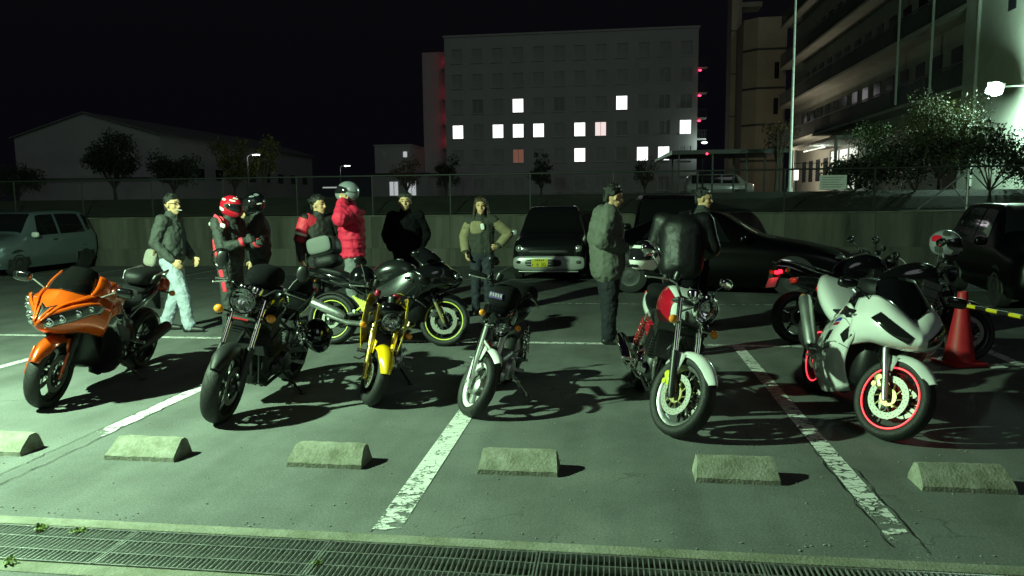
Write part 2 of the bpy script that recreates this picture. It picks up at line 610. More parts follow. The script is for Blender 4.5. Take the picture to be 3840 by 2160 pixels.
# steel gratings, each a metre long
bar_me = MB().box((0, 0, 0), (0.0045, 0.325, 0.024)).mesh("cross_bar", GALV, 0)
rail_me = MB().box((0, 0, 0), (0.990, 0.007, 0.030)).mesh("bearing_bar", GALV, 0)
end_me = MB().box((0, 0, 0), (0.007, 0.337, 0.032)).mesh("end_bar", GALV, 0)
pos_words = ["at the far left edge of the drain", "second from the left, tuft of weed at its end", "third from the left, below the second wheel stop",
             "fourth from the left, ending under the middle painted line", "fifth from the left, below the middle wheel stop",
             "sixth from the left, near the bottom right corner", "at the far right end of the drain"]
GX0 = -4.33
for k in range(7):
    x0 = GX0 + k * 1.0
    root = empty("drain_grating", (x0 + 0.5, 3.105, 0.0), 0,
                 "galvanised steel drain grating " + pos_words[k], "drain grating", "gratings over the foreground drain")
    for j, yy in enumerate((-0.165, -0.062, 0.062, 0.165)):
        o = bpy.data.objects.new("bearing_bar", rail_me); COL.objects.link(o); o.parent = root; o.location = (0, yy, -0.012)
    for s in (-1, 1):
        o = bpy.data.objects.new("end_bar", end_me); COL.objects.link(o); o.parent = root; o.location = (s * 0.4925, 0, -0.012)
    for j in range(1, 40):
        o = bpy.data.objects.new("cross_bar", bar_me); COL.objects.link(o); o.parent = root
        o.location = (-0.5 + j * 0.025, 0, -0.0105 + random.uniform(-0.001, 0.001)); o.rotation_euler = (0, 0, random.uniform(-0.01, 0.01))


def leaf_blades(mb, n, r, h, w):
    for _ in range(n):
        a = random.uniform(0, 2 * PI); d = random.uniform(0, r)
        bx, by = d * math.cos(a), d * math.sin(a)
        ln = random.uniform(0.3, 1.0) * r; hh = h * random.uniform(0.5, 1)
        ex, ey = bx + ln * math.cos(a), by + ln * math.sin(a)
        px, py = -math.sin(a) * w, math.cos(a) * w
        mb.add([(bx - px, by - py, 0), (bx + px, by + py, 0), ((bx + ex) / 2 + px, (by + ey) / 2 + py, hh), ((bx + ex) / 2 - px, (by + ey) / 2 - py, hh), (ex, ey, hh * 0.75)],
               [(0, 1, 2, 3), (3, 2, 4)])


WEED = M("weed_leaf", (0.13, 0.19, 0.02), 0.6)
for (x, y, r, h, n, lb) in [(-2.84, 3.235, 0.032, 0.03, 26, "small bright green weed growing through the left grating"),
                            (-2.63, 3.24, 0.035, 0.02, 18, "low yellowish green weed beside the taller one in the grating"),
                            (-2.72, 2.90, 0.035, 0.025, 26, "green weed tuft on the near kerb at bottom left"),
                            (-1.31, 3.05, 0.02, 0.024, 14, "tiny weed in the middle of the drain grating")]:
    mb = MB(); leaf_blades(mb, n, r, h, 0.006)
    o = mb.build("weed_tuft", WEED, smooth=0); o.location = (x, y, -0.005)
    tag(o, lb, "weed", "weeds in the drain")

GRIT = M("grit_stone", (0.26, 0.26, 0.23), 0.9, var=.4, vscale=30)
mb = MB(); rg_ = random.Random(5)
for _ in range(420):
    x, y = rg_.uniform(-4.5, 3.2), 3.4 + abs(rg_.gauss(0, 1.5))
    if rg_.random() < .35: y = rg_.uniform(3.38, 3.50)
    r_ = rg_.uniform(.0022, .0062)
    mb.ell((x, y, r_ * .5), (r_ * rg_.uniform(.8, 1.6), r_, r_ * .7), 5, 3)
tag(mb.build("loose_grit", GRIT, smooth=0), "scattered small stones on the asphalt", "gravel", kind='stuff')

# ---------------------------------------------------------------- painted bay lines
def line(name, x0, x1, y0, y1, mat, lb, z=0.004):
    m = MB()
    nx = max(1, int((x1 - x0) / 0.5)); ny = max(1, int((y1 - y0) / 0.5))
    m.quad((x0, y0, z), (x1, y0, z), (x1, y1, z), (x0, y1, z))
    o = m.build(name, mat, smooth=0)
    tag(o, kind='structure')
    return o


P_A = paint_mat("bay_paint_a", 4.55, 0.75, 4.95, 0.34)
P_B = paint_mat("bay_paint_b", 3.45, 0.53, 4.75, 0.30, scale=16)
P_C = paint_mat("bay_paint_c", 3.5, 0.61, 4.35, 0.36, scale=11, gaps=0.02)
P_X = paint_mat("bay_paint_x", -6, 0.42, 2, 0.45, scale=14, axis='X')
P_F = paint_mat("bay_paint_far", -6, 0.48, 4, 0.50, scale=8, axis='X', col=(0.5, 0.5, 0.5))
line("bay_line", -6.17, -6.06, 3.45, 8.28, P_A, "")
line("bay_line", -3.66, -3.535, 3.45, 8.28, P_A, "")
line("bay_line", -1.175, -1.035, 3.42, 8.28, P_B, "")
line("bay_line", 1.305, 1.425, 3.40, 8.28, P_C, "")
line("bay_line", 3.82, 3.94, 3.40, 8.28, P_C, "")
line("aisle_line", -14, 3.94, 8.285, 8.385, P_X, "")
line("aisle_line", -4.0, 8.0, 11.55, 11.63, P_F, "")
line("aisle_line", -15, 9.0, 15.05, 15.13, P_F, "")
for x in (-14.6, -12.1, -9.6, -7.1, -4.6, -2.55, 0.05, 2.45, 4.95):
    line("bay_line", x, x + 0.09, 13.4 if x > 2 and x < 3 else 15.14, 18.0, P_F, "")

# cracks that follow the worn line on the left
CRACK = M("crack_tar", (0.012, 0.012, 0.012), 0.95)
for k, (xx, a, b) in enumerate(((-3.665, 3.5, 6.0), (-3.53, 3.5, 5.6), (1.29, 3.5, 5.4), (1.44, 3.45, 4.6))):
    pts = []
    y = a
    while y < b:
        pts.append((xx + random.uniform(-0.012, 0.012), y)); y += random.uniform(0.03, 0.09)
    m = MB(); vs = []; fs = []
    for i, (px, py) in enumerate(pts):
        w = random.uniform(0.0015, 0.0045)
        vs += [(px - w, py, 0.0055), (px + w, py, 0.0055)]
        if i: fs.append((2 * i - 2, 2 * i - 1, 2 * i + 1, 2 * i))
    m.add(vs, fs)
    tag(m.build("pavement_crack", CRACK, smooth=0), kind='structure')

# ---------------------------------------------------------------- concrete wheel stops
def wheel_stop(x0, x1, lb, seed):
    rnd = random.Random(seed)
    root_y = 4.22
    n = 14
    rings = []
    prof = [(0.0, 0.0), (0.002, 0.028), (0.020, 0.044), (0.105, 0.108), (0.130, 0.116), (0.165, 0.114), (0.185, 0.095), (0.205, 0.03), (0.207, 0.0)]
    L = x1 - x0
    for i in range(n + 1):
        t = i / n
        e = min(t, 1 - t) * L
        sl = 1.0
        r = []
        for (y, z) in prof:
            xx = t * L
            ins = z * 0.16
            xx = ins + (L - 2 * ins) * t
            jx = rnd.uniform(-1, 1) * 0.0022
            chip = 0.0
            if e < 0.02 and z > 0.08:
                chip = rnd.uniform(0, 0.008)
            r.append((xx + jx, y + rnd.uniform(-1, 1) * 0.0018, max(0, z - chip + (rnd.uniform(-1, 1) * 0.0022 if z > 0 else 0))))
        rings.append(r)
    m = MB().loft(rings, True, True)
    o = m.build("wheel_stop", STOPC, smooth=28)
    o.location = (x0, root_y, 0)
    tag(o, lb, "wheel stop", "concrete wheel stops along the drain")
    return o


wheel_stop(-4.28, -3.80, "worn concrete wheel stop cut off by the left edge of the picture", 1)
wheel_stop(-3.21, -2.73, "pale concrete wheel stop in front of the black naked motorcycle", 2)
wheel_stop(-1.985, -1.505, "concrete wheel stop in front of the small yellow motorcycle", 3)
wheel_stop(-0.79, -0.31, "concrete wheel stop just right of the middle painted line", 4)
wheel_stop(0.48, 0.955, "mossy concrete wheel stop in front of the red and white motorcycle", 5)
wheel_stop(1.70, 2.19, "darkest wheel stop, in front of the white sport motorcycle at right", 6)

# ---------------------------------------------------------------- retaining wall and fence
wall = empty("retaining_wall", (0, 18.2, 0), 0, "stained low concrete retaining wall behind the parked cars", "wall")
up_me = MB().box((0, 0.14, 0.845), (1.994, 0.28, 0.79)).mesh("wall_panel", WALLC, 0)
lo_me = MB().box((0, 0.12, 0.215), (1.994, 0.36, 0.47)).mesh("footing_panel", WALLC, 0)
for k in range(-14, 11):
    for nm, me in (("wall_panel", up_me), ("footing_panel", lo_me)):
        o = bpy.data.objects.new(nm, me); COL.objects.link(o); o.parent = wall
        o.location = (k * 2.0 + 1.0, random.uniform(-0.006, 0.006), 0)
cop = MB().bbox(-28, 22, -0.03, 0.33, 1.243, 1.275).build("coping", WALLC, wall, 0)

fence = empty("chain_link_fence", (0, 18.36, 1.275), 0, "dark chain link fence standing on the concrete wall", "fence")
post_me = MB().tube([(0, 0, 0), (0, 0, 1.0)], 0.022, 6).mesh("post", STEEL_D)
for k in range(-14, 12):
    o = bpy.data.objects.new("post", post_me); COL.objects.link(o); o.parent = fence; o.location = (k * 2.0, 0, 0)
MB().tube([(-28, 0, 0.985), (22, 0, 0.985)], 0.021, 6).build("top_rail", STEEL_D, fence)
MB().tube([(-28, 0, 0.05), (22, 0, 0.05)], 0.010, 5).build("bottom_wire", STEEL_D, fence)
MB().tube([(4.2, 0, 1.12), (22, 0, 1.12)], 0.008, 5).build("top_wire", STEEL_D, fence)
m = MB()
x = -28.0
while x < 22:
    for s in (1, -1):
        m.tube([(x, 0.004 * s, 0.05), (x + s * 0.93, 0.004 * s, 0.98)], 0.0016, 3, False)
    x += 0.075
o = m.build("wire_mesh", STEEL_D, fence, 0)
o['kind'] = 'stuff'
# braced strainer post at the right
MB().tube([(8.0, -0.02, 0.0), (8.0, -0.02, 0.93)], 0.03, 8).build("strainer_post", GALV, fence)
MB().tube([(6.95, -0.03, 0.03), (8.0, -0.03, 0.9)], 0.02, 6).build("brace", GALV, fence)
MB().tube([(7.66, -0.04, 0.58), (8.02, -0.04, 0.06)], 0.016, 6).build("brace", GALV, fence)

# notice board hung on the fence
SIGNW = M("sign_white", (0.62, 0.64, 0.60), 0.6, var=0.1, vscale=4)
SIGNT = M("sign_print", (0.18, 0.19, 0.18), 0.7)
sg = empty("notice_board", (5.07, 18.31, 1.78), 0, "white rectangular notice board hung on the fence at right", "sign")
MB().box((0, 0, 0.165), (0.60, 0.02, 0.335)).build("board", SIGNW, sg, bevel=0.004)
for k in range(5):
    mm = MB(); xx = -0.25
    while xx < 0.22 - (k % 3) * 0.05:
        w = random.uniform(0.012, 0.03); mm.box((xx + w / 2, -0.0125, 0.28 - k * 0.055), (w, 0.002, 0.018)); xx += w + 0.008
    mm.build("print_line", SIGNT, sg, 0)

# ---------------------------------------------------------------- lamps
LAMP_ON = M("lamp_lens", (1, 1, 1), 0.4, emit=(0.82, 1.0, 0.84), estr=55)
POLE = M("pole_paint", (0.42, 0.44, 0.42), 0.5, 0.2, var=0.2)
LX, LY, LZ = -5.8, 3.5, 3.62
lp = empty("car_park_lamp", (LX, LY, 0), 0, "car park lamp post standing left of the orange motorcycle, beyond the picture edge", "lamp post")
MB().tube([(-0.55, -0.3, 0), (-0.55, -0.3, 3.75), (-0.4, -0.22, 3.95), (-0.05, 0, 3.82)], [0.06, 0.045, 0.04, 0.035], 10).build("pole", POLE, lp)
MB().box((0, 0, 3.74), (0.42, 0.28, 0.09), rot=(0, 0, 0.5)).build("lamp_head", POLE, lp, bevel=0.02)
MB().box((0, 0, 3.69), (0.34, 0.2, 0.012), rot=(0, 0, 0.5)).build("lamp_lens", LAMP_ON, lp, bevel=0.003)
ld = bpy.data.lights.new("mercury_lamp", 'POINT')
ld.energy = 3700
ld.color = (0.60, 1.0, 0.60)
ld.shadow_soft_size = 0.07
lo = bpy.data.objects.new("mercury_lamp", ld); COL.objects.link(lo); lo.parent = lp
lo.location = (0, 0, LZ)

# floodlight beside the right building
FLOOD_ON = M("flood_glass", (1, 1, 1), 0.3, emit=(0.9, 1.0, 0.93), estr=9)
fl = empty("flood_light", (13.45, 29.2, 5.37), 0, "glaring white floodlight on a bracket by the right building", "floodlight")
MB().box((0, 0.0, 0), (0.50, 0.30, 0.42), rot=(0.35, 0, 0.3)).build("housing", POLE, fl, bevel=0.03)
MB().lathe([(0, .08), (.12, .065), (.21, .03), (.25, 0.0), (.235, -.02)], axis='X', seg=24).xf(Matrix.Translation((-0.06, -0.16, -0.04)) @ Vector((1, 0, 0)).rotation_difference(Vector((-.42, -.85, -.32))).to_matrix().to_4x4()).build("glass", FLOOD_ON, fl)
MB().tube([(0.05, 0.1, 0.05), (0.7, 0.3, 0.1), (1.36, 0.32, 0.1)], 0.03, 8).build("bracket", POLE, fl)
fd = bpy.data.lights.new("flood_beam", 'POINT')
fd.energy = 3000
fd.color = (0.60, 1.0, 0.74)
fd.shadow_soft_size = 0.2
fo = bpy.data.objects.new("flood_beam", fd); COL.objects.link(fo); fo.parent = fl; fo.location = (-0.2, -0.4, -0.12)
fo.rotation_euler = Vector((-0.8, 0.2, -0.75)).to_track_quat('-Z', 'Y').to_euler()


def street_lamp(loc, h, lb, e=60, pw=25):
    r = empty("street_lamp", loc, 0, lb, "street lamp", "distant lit street lamps")
    MB().tube([(0, 0, 0), (0, 0, h - 0.15), (0.12, 0, h), (0.5, 0, h + 0.05)], [0.06, 0.05, 0.045, 0.04], 8).build("pole", STEEL_D, r)
    MB().box((0.6, 0, h + 0.04), (0.5, 0.24, 0.1)).build("lamp_head", POLE, r, bevel=0.03)
    MB().box((0.62, -0.02, h - 0.025), (0.42, 0.2, 0.05)).build("lamp_lens", M("street_lens", (1, 1, 1), 0.4, emit=(0.95, 1, 0.98), estr=14), r, bevel=0.02)
    d = bpy.data.lights.new("street_light", 'POINT'); d.energy = pw; d.shadow_soft_size = 0.15; d.color = (0.9, 1, 0.92)
    o = bpy.data.objects.new("street_light", d); COL.objects.link(o); o.parent = r; o.location = (0.6, 0, h - 0.2)


street_lamp((-22.8, 45, 1.78), 2.85, "thin street lamp with small white light before the long hall", pw=60)
street_lamp((-22.3, 60, 1.78), 2.8, "smaller, farther street lamp light above the silver helmet", pw=40)
cl = empty("flag_pole", (7.62, 34, 1.78), 0, "tall pale slender pole standing before the right building", "pole")
MB().tube([(0, 0, 0), (0, 0, 9.0)], [0.075, 0.045], 8).build("shaft", POLE, cl)
MB().lathe([(0, 9.06), (0.07, 9.05), (0.07, 8.98), (0.0, 8.97)], axis='Z', seg=8).build("finial", POLE, cl)
MB().lathe([(0.0, 0.25), (0.11, 0.25), (0.14, 0.0)], axis='Z', seg=10).build("base_collar", POLE, cl)
# ================================================================ buildings
HOSP = concrete_mat("hospital_render", (0.36, 0.37, 0.38), 0.25, dirt=0.12)
HOSPW = concrete_mat("hospital_wing_render", (0.36, 0.35, 0.36), 0.25, dirt=0.12)
FRAME = M("window_frame", (0.38, 0.39, 0.40), 0.5, 0.1)
DARKP = M("dark_pane", (0.02, 0.022, 0.026), 0.12)
CURT = M("curtained_pane", (0.26, 0.27, 0.28), 0.5, var=0.15, vscale=0.4)
CURT2 = M("dim_pane", (0.19, 0.20, 0.20), 0.4)


def lit_mat(name, col, s, stripe=0.18):
    m = bpy.data.materials.new(name); m.use_nodes = True
    t = m.node_tree; L = t.links.new
    b = t.nodes["Principled BSDF"]
    tc = node(t, "ShaderNodeTexCoord")
    w = node(t, "ShaderNodeTexWave"); w.inputs['Scale'].default_value = 2.2; w.inputs['Distortion'].default_value = 2.0
    L(tc.outputs['Object'], w.inputs['Vector'])
    mr = node(t, "ShaderNodeMapRange"); mr.inputs['To Min'].default_value = s * (1 - stripe); mr.inputs['To Max'].default_value = s
    L(w.outputs['Fac'], mr.inputs['Value']); L(mr.outputs[0], b.inputs['Emission Strength'])
    b.inputs['Emission Color'].default_value = tuple(col) + (1,); b.inputs['Base Color'].default_value = (0.5, 0.5, 0.5, 1)
    MATS[name] = m
    return m


LIT = lit_mat("lit_curtain_white", (1.0, 0.95, 0.98), 1.9, 0.1)
LITP = lit_mat("lit_curtain_pink", (1.0, 0.80, 0.78), 1.05, 0.3)
LITO = lit_mat("lit_curtain_orange", (1.0, 0.28, 0.16), 0.16, 0.4)
LITG = lit_mat("lit_room", (0.85, 1.0, 0.85), 0.75, 0.35)
LITS = lit_mat("lit_small_room", (0.9, 0.95, 1.0), 0.55, 0.3)


def facade(mb, x0, x1, z0, z1, y, holes, depth=0.14):
    xs = sorted(set([x0, x1] + [h[0] for h in holes] + [h[1] for h in holes]))
    zs = sorted(set([z0, z1] + [h[2] for h in holes] + [h[3] for h in holes]))
    for i in range(len(xs) - 1):
        for j in range(len(zs) - 1):
            cx, cz = (xs[i] + xs[i + 1]) / 2, (zs[j] + zs[j + 1]) / 2
            if any(h[0] < cx < h[1] and h[2] < cz < h[3] for h in holes):
                continue
            mb.quad((xs[i], y, zs[j]), (xs[i + 1], y, zs[j]), (xs[i + 1], y, zs[j + 1]), (xs[i], y, zs[j + 1]))
    for a, b, c, d in holes:
        mb.quad((a, y, c), (a, y + depth, c), (b, y + depth, c), (b, y, c))
        mb.quad((a, y, d), (b, y, d), (b, y + depth, d), (a, y + depth, d))
        mb.quad((a, y, c), (a, y, d), (a, y + depth, d), (a, y + depth, c))
        mb.quad((b, y, c), (b, y + depth, c), (b, y + depth, d), (b, y, d))


hosp = empty("hospital_block", (0, 100, 1.78), 0, "six storey grey hospital block with a dozen lit windows", "building")
cols = [-20.57 + k * 2.714 for k in range(12)]
rowz = [(2.63, 4.48), (6.51, 8.33), (9.80, 11.66), (13.1, 14.9), (16.41, 18.2), (19.69, 21.46)]
holes = [(c - 0.75, c + 0.75, a - 1.78, b - 1.78) for c in cols for a, b in rowz]
m = MB()
facade(m, -22.2, 10.75, 0, 21.25, 0, holes)
m.quad((-22.2, 0, 0), (-22.2, 0, 21.25), (-22.2, 16, 21.25), (-22.2, 16, 0))
m.quad((10.75, 0, 0), (10.75, 16, 0), (10.75, 16, 21.25), (10.75, 0, 21.25))
m.quad((-22.2, 0, 21.25), (10.75, 0, 21.25), (10.75, 16, 21.25), (-22.2, 16, 21.25))
m.quad((-22.2, 16, 0), (-22.2, 16, 21.25), (10.75, 16, 21.25), (10.75, 16, 0))
m.build("wall", HOSP, hosp, 0)
MB().bbox(-22.35, 10.9, -0.12, 16.1, 21.253, 21.5).build("parapet", HOSP, hosp, 0)
fm = MB()
for s in (-1, 1):
    fm.box((s * 0.72, 0, 0), (0.06, 0.06, 1.82))
    fm.box((0, 0, s * 0.89), (1.38, 0.06, 0.06))
fm.box((0, 0, 0), (0.05, 0.05, 1.72))
fm.box((0, -0.15, -0.95), (1.7, 0.18, 0.07))
frame_me = fm.mesh("window", FRAME, 0)
pane = MB(); pane.quad((-0.74, 0, -0.9), (0.74, 0, -0.9), (0.74, 0, 0.9), (-0.74, 0, 0.9))
panes = {k: pane.mesh("pane", mt, 0) for k, mt in dict(d=CURT, k=CURT2, w=LIT, p=LITP, o=LITO).items()}
# rows from the ground up; columns from the left
LITW = {(3, 1): 'k', (3, 5): 'k', (2, 8): 'k', (1, 8): 'k', (2, 9): 'k', (2, 10): 'k', (3, 10): 'k', (3, 11): 'k', (1, 7): 'd', (1, 6): 'w', (1, 3): 'o', (1, 9): 'w', (1, 10): 'w',
        (2, 0): 'w', (2, 2): 'w', (2, 3): 'w', (2, 4): 'w', (2, 6): 'w', (2, 7): 'p', (2, 11): 'w',
        (3, 3): 'w', (3, 8): 'w'}
for r, (a, b) in enumerate(rowz):
    for c, cx in enumerate(cols):
        w = bpy.data.objects.new("window", frame_me); COL.objects.link(w); w.parent = hosp
        w.location = (cx, 0.09, (a + b) / 2 - 1.78)
        p = bpy.data.objects.new("pane", panes[LITW.get((r, c), 'd')]); COL.objects.link(p); p.parent = w
        p.location = (0, 0.035, 0)
# balconies with red lamps up the right-hand side
RED_ON = M("red_lamp", (1, 0.1, 0.1), 0.4, emit=(1.0, 0.03, 0.09), estr=6)
for k, z in enumerate((17.75, 14.6, 11.45, 8.8)):
    MB().box((11.35, 0.9, z - 1.78 + 0.35), (1.15, 1.7, 0.16)).build("balcony", HOSP, hosp, 0)
    rl = MB()
    for q in range(6):
        rl.box((10.9 + q * 0.2, 0.08, z - 1.78 + 0.95), (0.03, 0.03, 1.05))
    rl.box((11.36, 0.08, z - 1.78 + 1.47), (1.1, 0.05, 0.05))
    rl.build("railing", STEEL_D, hosp, 0)
    if k < 3:
        MB().ell((10.98, -0.05, z - 1.78), (0.21, 0.14, 0.12), 10, 6).build("red_lamp", RED_ON, hosp)
# left wing set back, washed by red lamps in the corner
MB().bbox(-26.0, -22.3, 3.0, 15.0, 0, 20.05).build("wing_wall", HOSPW, hosp, 0)
for k, z in enumerate((18.7, 14.6, 11.2, 8.0)):
    MB().box((-22.75, 2.85, z - 0.9), (0.9, 0.3, 0.2)).build("landing", HOSPW, hosp, 0)
    MB().ell((-22.42, 2.3, z + 0.2), (0.1, 0.1, 0.1), 8, 6).build("corner_lamp", RED_ON, hosp)
    d = bpy.data.lights.new("red_corner", 'POINT'); d.energy = 8; d.color = (1, 0.06, 0.14); d.shadow_soft_size = 0.1
    o = bpy.data.objects.new("red_corner", d); COL.objects.link(o); o.parent = hosp; o.location = (-22.45, 2.1, z)
# pale lamp low on the right corner
d = bpy.data.lights.new("corner_light", 'POINT'); d.energy = 160; d.color = (0.8, 1, 0.85); d.shadow_soft_size = 0.2
o = bpy.data.objects.new("corner_light", d); COL.objects.link(o); o.parent = hosp; o.location = (11.6, -1.4, 6.7)
MB().ell((11.7, 0.0, 6.9), (0.42, 0.3, 0.18), 10, 6).build("wall_lamp", M("wall_lamp_on", (1, 1, 1), .4, emit=(.9, 1, .92), estr=1.2), hosp)

low = empty("annex_building", (-28.3, 96, 1.78), 0, "low flat roofed annex at the left foot of the hospital", "building")
MB().bbox(-2.6, 2.2, 0, 8, 0, 7.0).build("wall", HOSPW, low, 0)
MB().bbox(-2.7, 2.3, -0.1, 8.1, 7.003, 7.2).build("roof", HOSPW, low, 0)
for x, s in ((-1.3, 'd'), (1.5, 'w')):
    MB().box((x, -0.03, 5.9), (0.5, 0.06, 0.7)).build("window", LITS if s == 'w' else FRAME, low, 0)
shed = empty("gatehouse", (-24.9, 88, 1.78), 0, "small dark gatehouse with two pale lit windows", "building")
m = MB()
facade(m, -3.8, 3.0, 0, 3.0, 0, [(-1.75, -0.65, 0.5, 2.2), (0.45, 1.55, 0.5, 2.2)], 0.2)
m.quad((-3.8, 0, 0), (-3.8, 0, 3), (-3.8, 5, 3), (-3.8, 5, 0)); m.quad((3, 0, 0), (3, 5, 0), (3, 5, 3), (3, 0, 3))
m.build("wall", HOSPW, shed, 0)
MB().bbox(-4.1, 3.3, -0.3, 5.2, 3.003, 3.2).build("roof", STEEL_D, shed, 0)
for x in (-1.2, 1.0):
    w = MB().box((x, 0.12, 1.35), (0.06, 0.06, 1.68)).build("window", FRAME, shed, 0)
    p = MB(); p.quad((x - 0.54, 0.15, 0.52), (x + 0.54, 0.15, 0.52), (x + 0.54, 0.15, 2.18), (x - 0.54, 0.15, 2.18))
    p.build("pane", LITS, w, 0)
MB().box((-8.2, 0.5, 1.6), (4.2, 0.1, 0.16)).build("light_strip", M("strip_light", (1, 1, 1), .4, emit=(.9, 1, .95), estr=0.35), shed, 0)

# gabled hall on the left
HALL = concrete_mat("hall_siding", (0.36, 0.36, 0.37), 0.2, dirt=0.15)
hall = empty("gabled_hall", (-52.5, 70, 1.78), 0, "long dim hall with a wide low gable at far left", "building")
gw, eh, ph, dp = 8.0, 6.65, 8.95, 38.0
m = MB()
m.add([(-gw, 0, 0), (gw, 0, 0), (gw, 0, eh), (0, 0, ph), (-gw, 0, eh)], [(0, 1, 2, 3, 4)])
m.quad((gw, 0, 0), (gw, dp, 0), (gw, dp, eh), (gw, 0, eh)); m.quad((-gw, 0, 0), (-gw, 0, eh), (-gw, dp, eh), (-gw, dp, 0))
m.add([(-gw, dp, 0), (gw, dp, 0), (gw, dp, eh), (0, dp, ph), (-gw, dp, eh)], [(4, 3, 2, 1, 0)])
m.build("wall", HALL, hall, 0)
ROOFM = M("hall_roof", (0.16, 0.16, 0.165), 0.6, 0.1, var=0.2, vscale=0.5)
m = MB()
for s in (-1, 1):
    m.add([(0, -0.3, ph + 0.02), (s * (gw + 0.35), -0.3, eh - 0.08), (s * (gw + 0.35), dp + .3, eh - 0.08), (0, dp + .3, ph + 0.02),
           (0, -0.3, ph + 0.14), (s * (gw + 0.35), -0.3, eh + 0.04), (s * (gw + 0.35), dp + .3, eh + 0.04), (0, dp + .3, ph + 0.14)],
          [(0, 1, 2, 3), (4, 7, 6, 5), (0, 4, 5, 1), (1, 5, 6, 2), (2, 6, 7, 3), (3, 7, 4, 0)])
m.build("roof", ROOFM, hall, 0)
MB().bbox(-gw - 1, gw + 0.05, -0.6, -0.02, 2.5, 2.75).build("ledge", HALL, hall, 0)
for k in range(9):
    MB().box((gw + 0.02, 3 + k * 4.0, 3.0), (0.05, 1.6, 1.2)).build("window", DARKP, hall, 0)

# long ward building on the right, running away from the camera
WARD = concrete_mat("ward_render", (0.40, 0.41, 0.36), 0.5, dirt=0.25)
RAILP = M("rail_paint", (0.05, 0.055, 0.055), 0.6)
ward = empty("ward_building", (14.8, 0, 1.78), 0, "long multi storey ward building with dark balcony bands at right", "building")
m = MB()
m.quad((1.3, 35, 0), (1.3, 71.6, 0), (1.3, 71.6, 20), (1.3, 35, 20))
m.quad((1.3, 71.6, 0), (14, 71.6, 0), (14, 71.6, 20), (1.3, 71.6, 20))
m.quad((1.3, 35, 20), (1.3, 71.6, 20), (14, 71.6, 20), (14, 35, 20))
m.build("wall", WARD, ward, 0)
m = MB()
m.quad((0, 20.5, 0), (0, 35, 0), (0, 35, 20), (0, 20.5, 20)); m.quad((0, 35, 0), (1.3, 35, 0), (1.3, 35, 20), (0, 35, 20))
m.quad((0, 20.5, 0), (0, 20.5, 20), (14, 20.5, 20), (14, 20.5, 0)); m.quad((0, 20.5, 20), (0, 35, 20), (14, 35, 20), (14, 20.5, 20))
m.build("stair_wall", WARD, ward, 0)
winm = MB().box((0, 0, 0), (0.06, 1.1, 1.7)).mesh("window", DARKP, 0)
for f, zb in enumerate((4.35, 7.75, 11.15, 14.75, 18.2)):
    MB().bbox(0.0, 1.296, 35.004, 71.4, zb, zb + 0.16).build("balcony_slab", WARD, ward, 0)
    bars = MB()
    y = 35.1
    while y < 71.3:
        bars.box((0.05, y, zb + 0.66), (0.025, 0.03, 0.98)); y += 0.16 if y > 55 else 0.2
    bars.bbox(0.03, 0.08, 35.05, 71.35, zb + 1.15, zb + 1.21)
    bars.bbox(0.09, 0.12, 35.05, 66.0, zb + 0.2, zb + 1.1)
    bars.build("balcony_rail", RAILP, ward, 0)
    for k in range(15):
        o = bpy.data.objects.new("window", winm); COL.objects.link(o); o.parent = ward; o.location = (1.285, 36.6 + k * 2.15, zb + 1.55)
for k in range(15):
    if 6 <= k <= 9: continue
    o = bpy.data.objects.new("window", winm); COL.objects.link(o); o.parent = ward; o.location = (1.285, 36.6 + k * 2.15, 1.9)
pipe = MB().tube([(-0.08, 33.6, 0.2), (-0.08, 33.6, 19)], 0.07, 8).build("downpipe", M("downpipe", (0.5, 0.52, 0.5), 0.4), ward)
for k, (yy, zz) in enumerate(((31.2, 7.5), (28.3, 7.5), (31.2, 11.2), (28.3, 11.2), (25.2, 7.5))):
    MB().box((0.0, yy, zz), (0.05, 0.55, 1.6)).build("slit_window", DARKP, ward, 0)
for k, yy in enumerate((38.3, 42.6)):
    MB().tube([(-0.02, yy, 4.6), (-0.02, yy, 11)], 0.06, 6).build("downpipe", MATS["downpipe"], ward)
# lit entrance under a flat canopy
MB().bbox(-1.3, 1.2, 48.5, 60, 3.35, 3.55).build("porch_roof", WARD, ward, 0)
e = MB(); e.quad((0.6, 50.3, 0.3), (0.6, 56.4, 0.3), (0.6, 56.4, 3.0), (0.6, 50.3, 3.0))
ent = e.build("entrance_glazing", LITG, ward, 0)
fr = MB()
for yy in (50.25, 52.3, 54.4, 56.45):
    fr.box((0.56, yy, 1.65), (0.06, 0.08, 2.75))
fr.box((0.56, 53.35, 2.2), (0.06, 6.2, 0.08)); fr.box((0.56, 53.35, 3.04), (0.06, 6.2, 0.1))
fr.build("mullion", STEEL_D, ent, 0)
MB().box((-0.3, 57.5, 3.25), (0.12, 5.5, 0.06)).build("tube_light", M("porch_tube", (1, 1, 1), .4, emit=(.9, 1, .88), estr=0.9), ward, 0)
for yy in (49, 59.5):
    MB().box((-1.15, yy, 1.67), (0.16, 0.16, 3.34)).build("porch_post", WARD, ward, 0)
d = bpy.data.lights.new("porch_light", 'POINT'); d.energy = 60; d.color = (0.9, 1, 0.85); d.shadow_soft_size = 0.2
o = bpy.data.objects.new("porch_light", d); COL.objects.link(o); o.parent = ward; o.location = (-0.5, 55, 2.9)

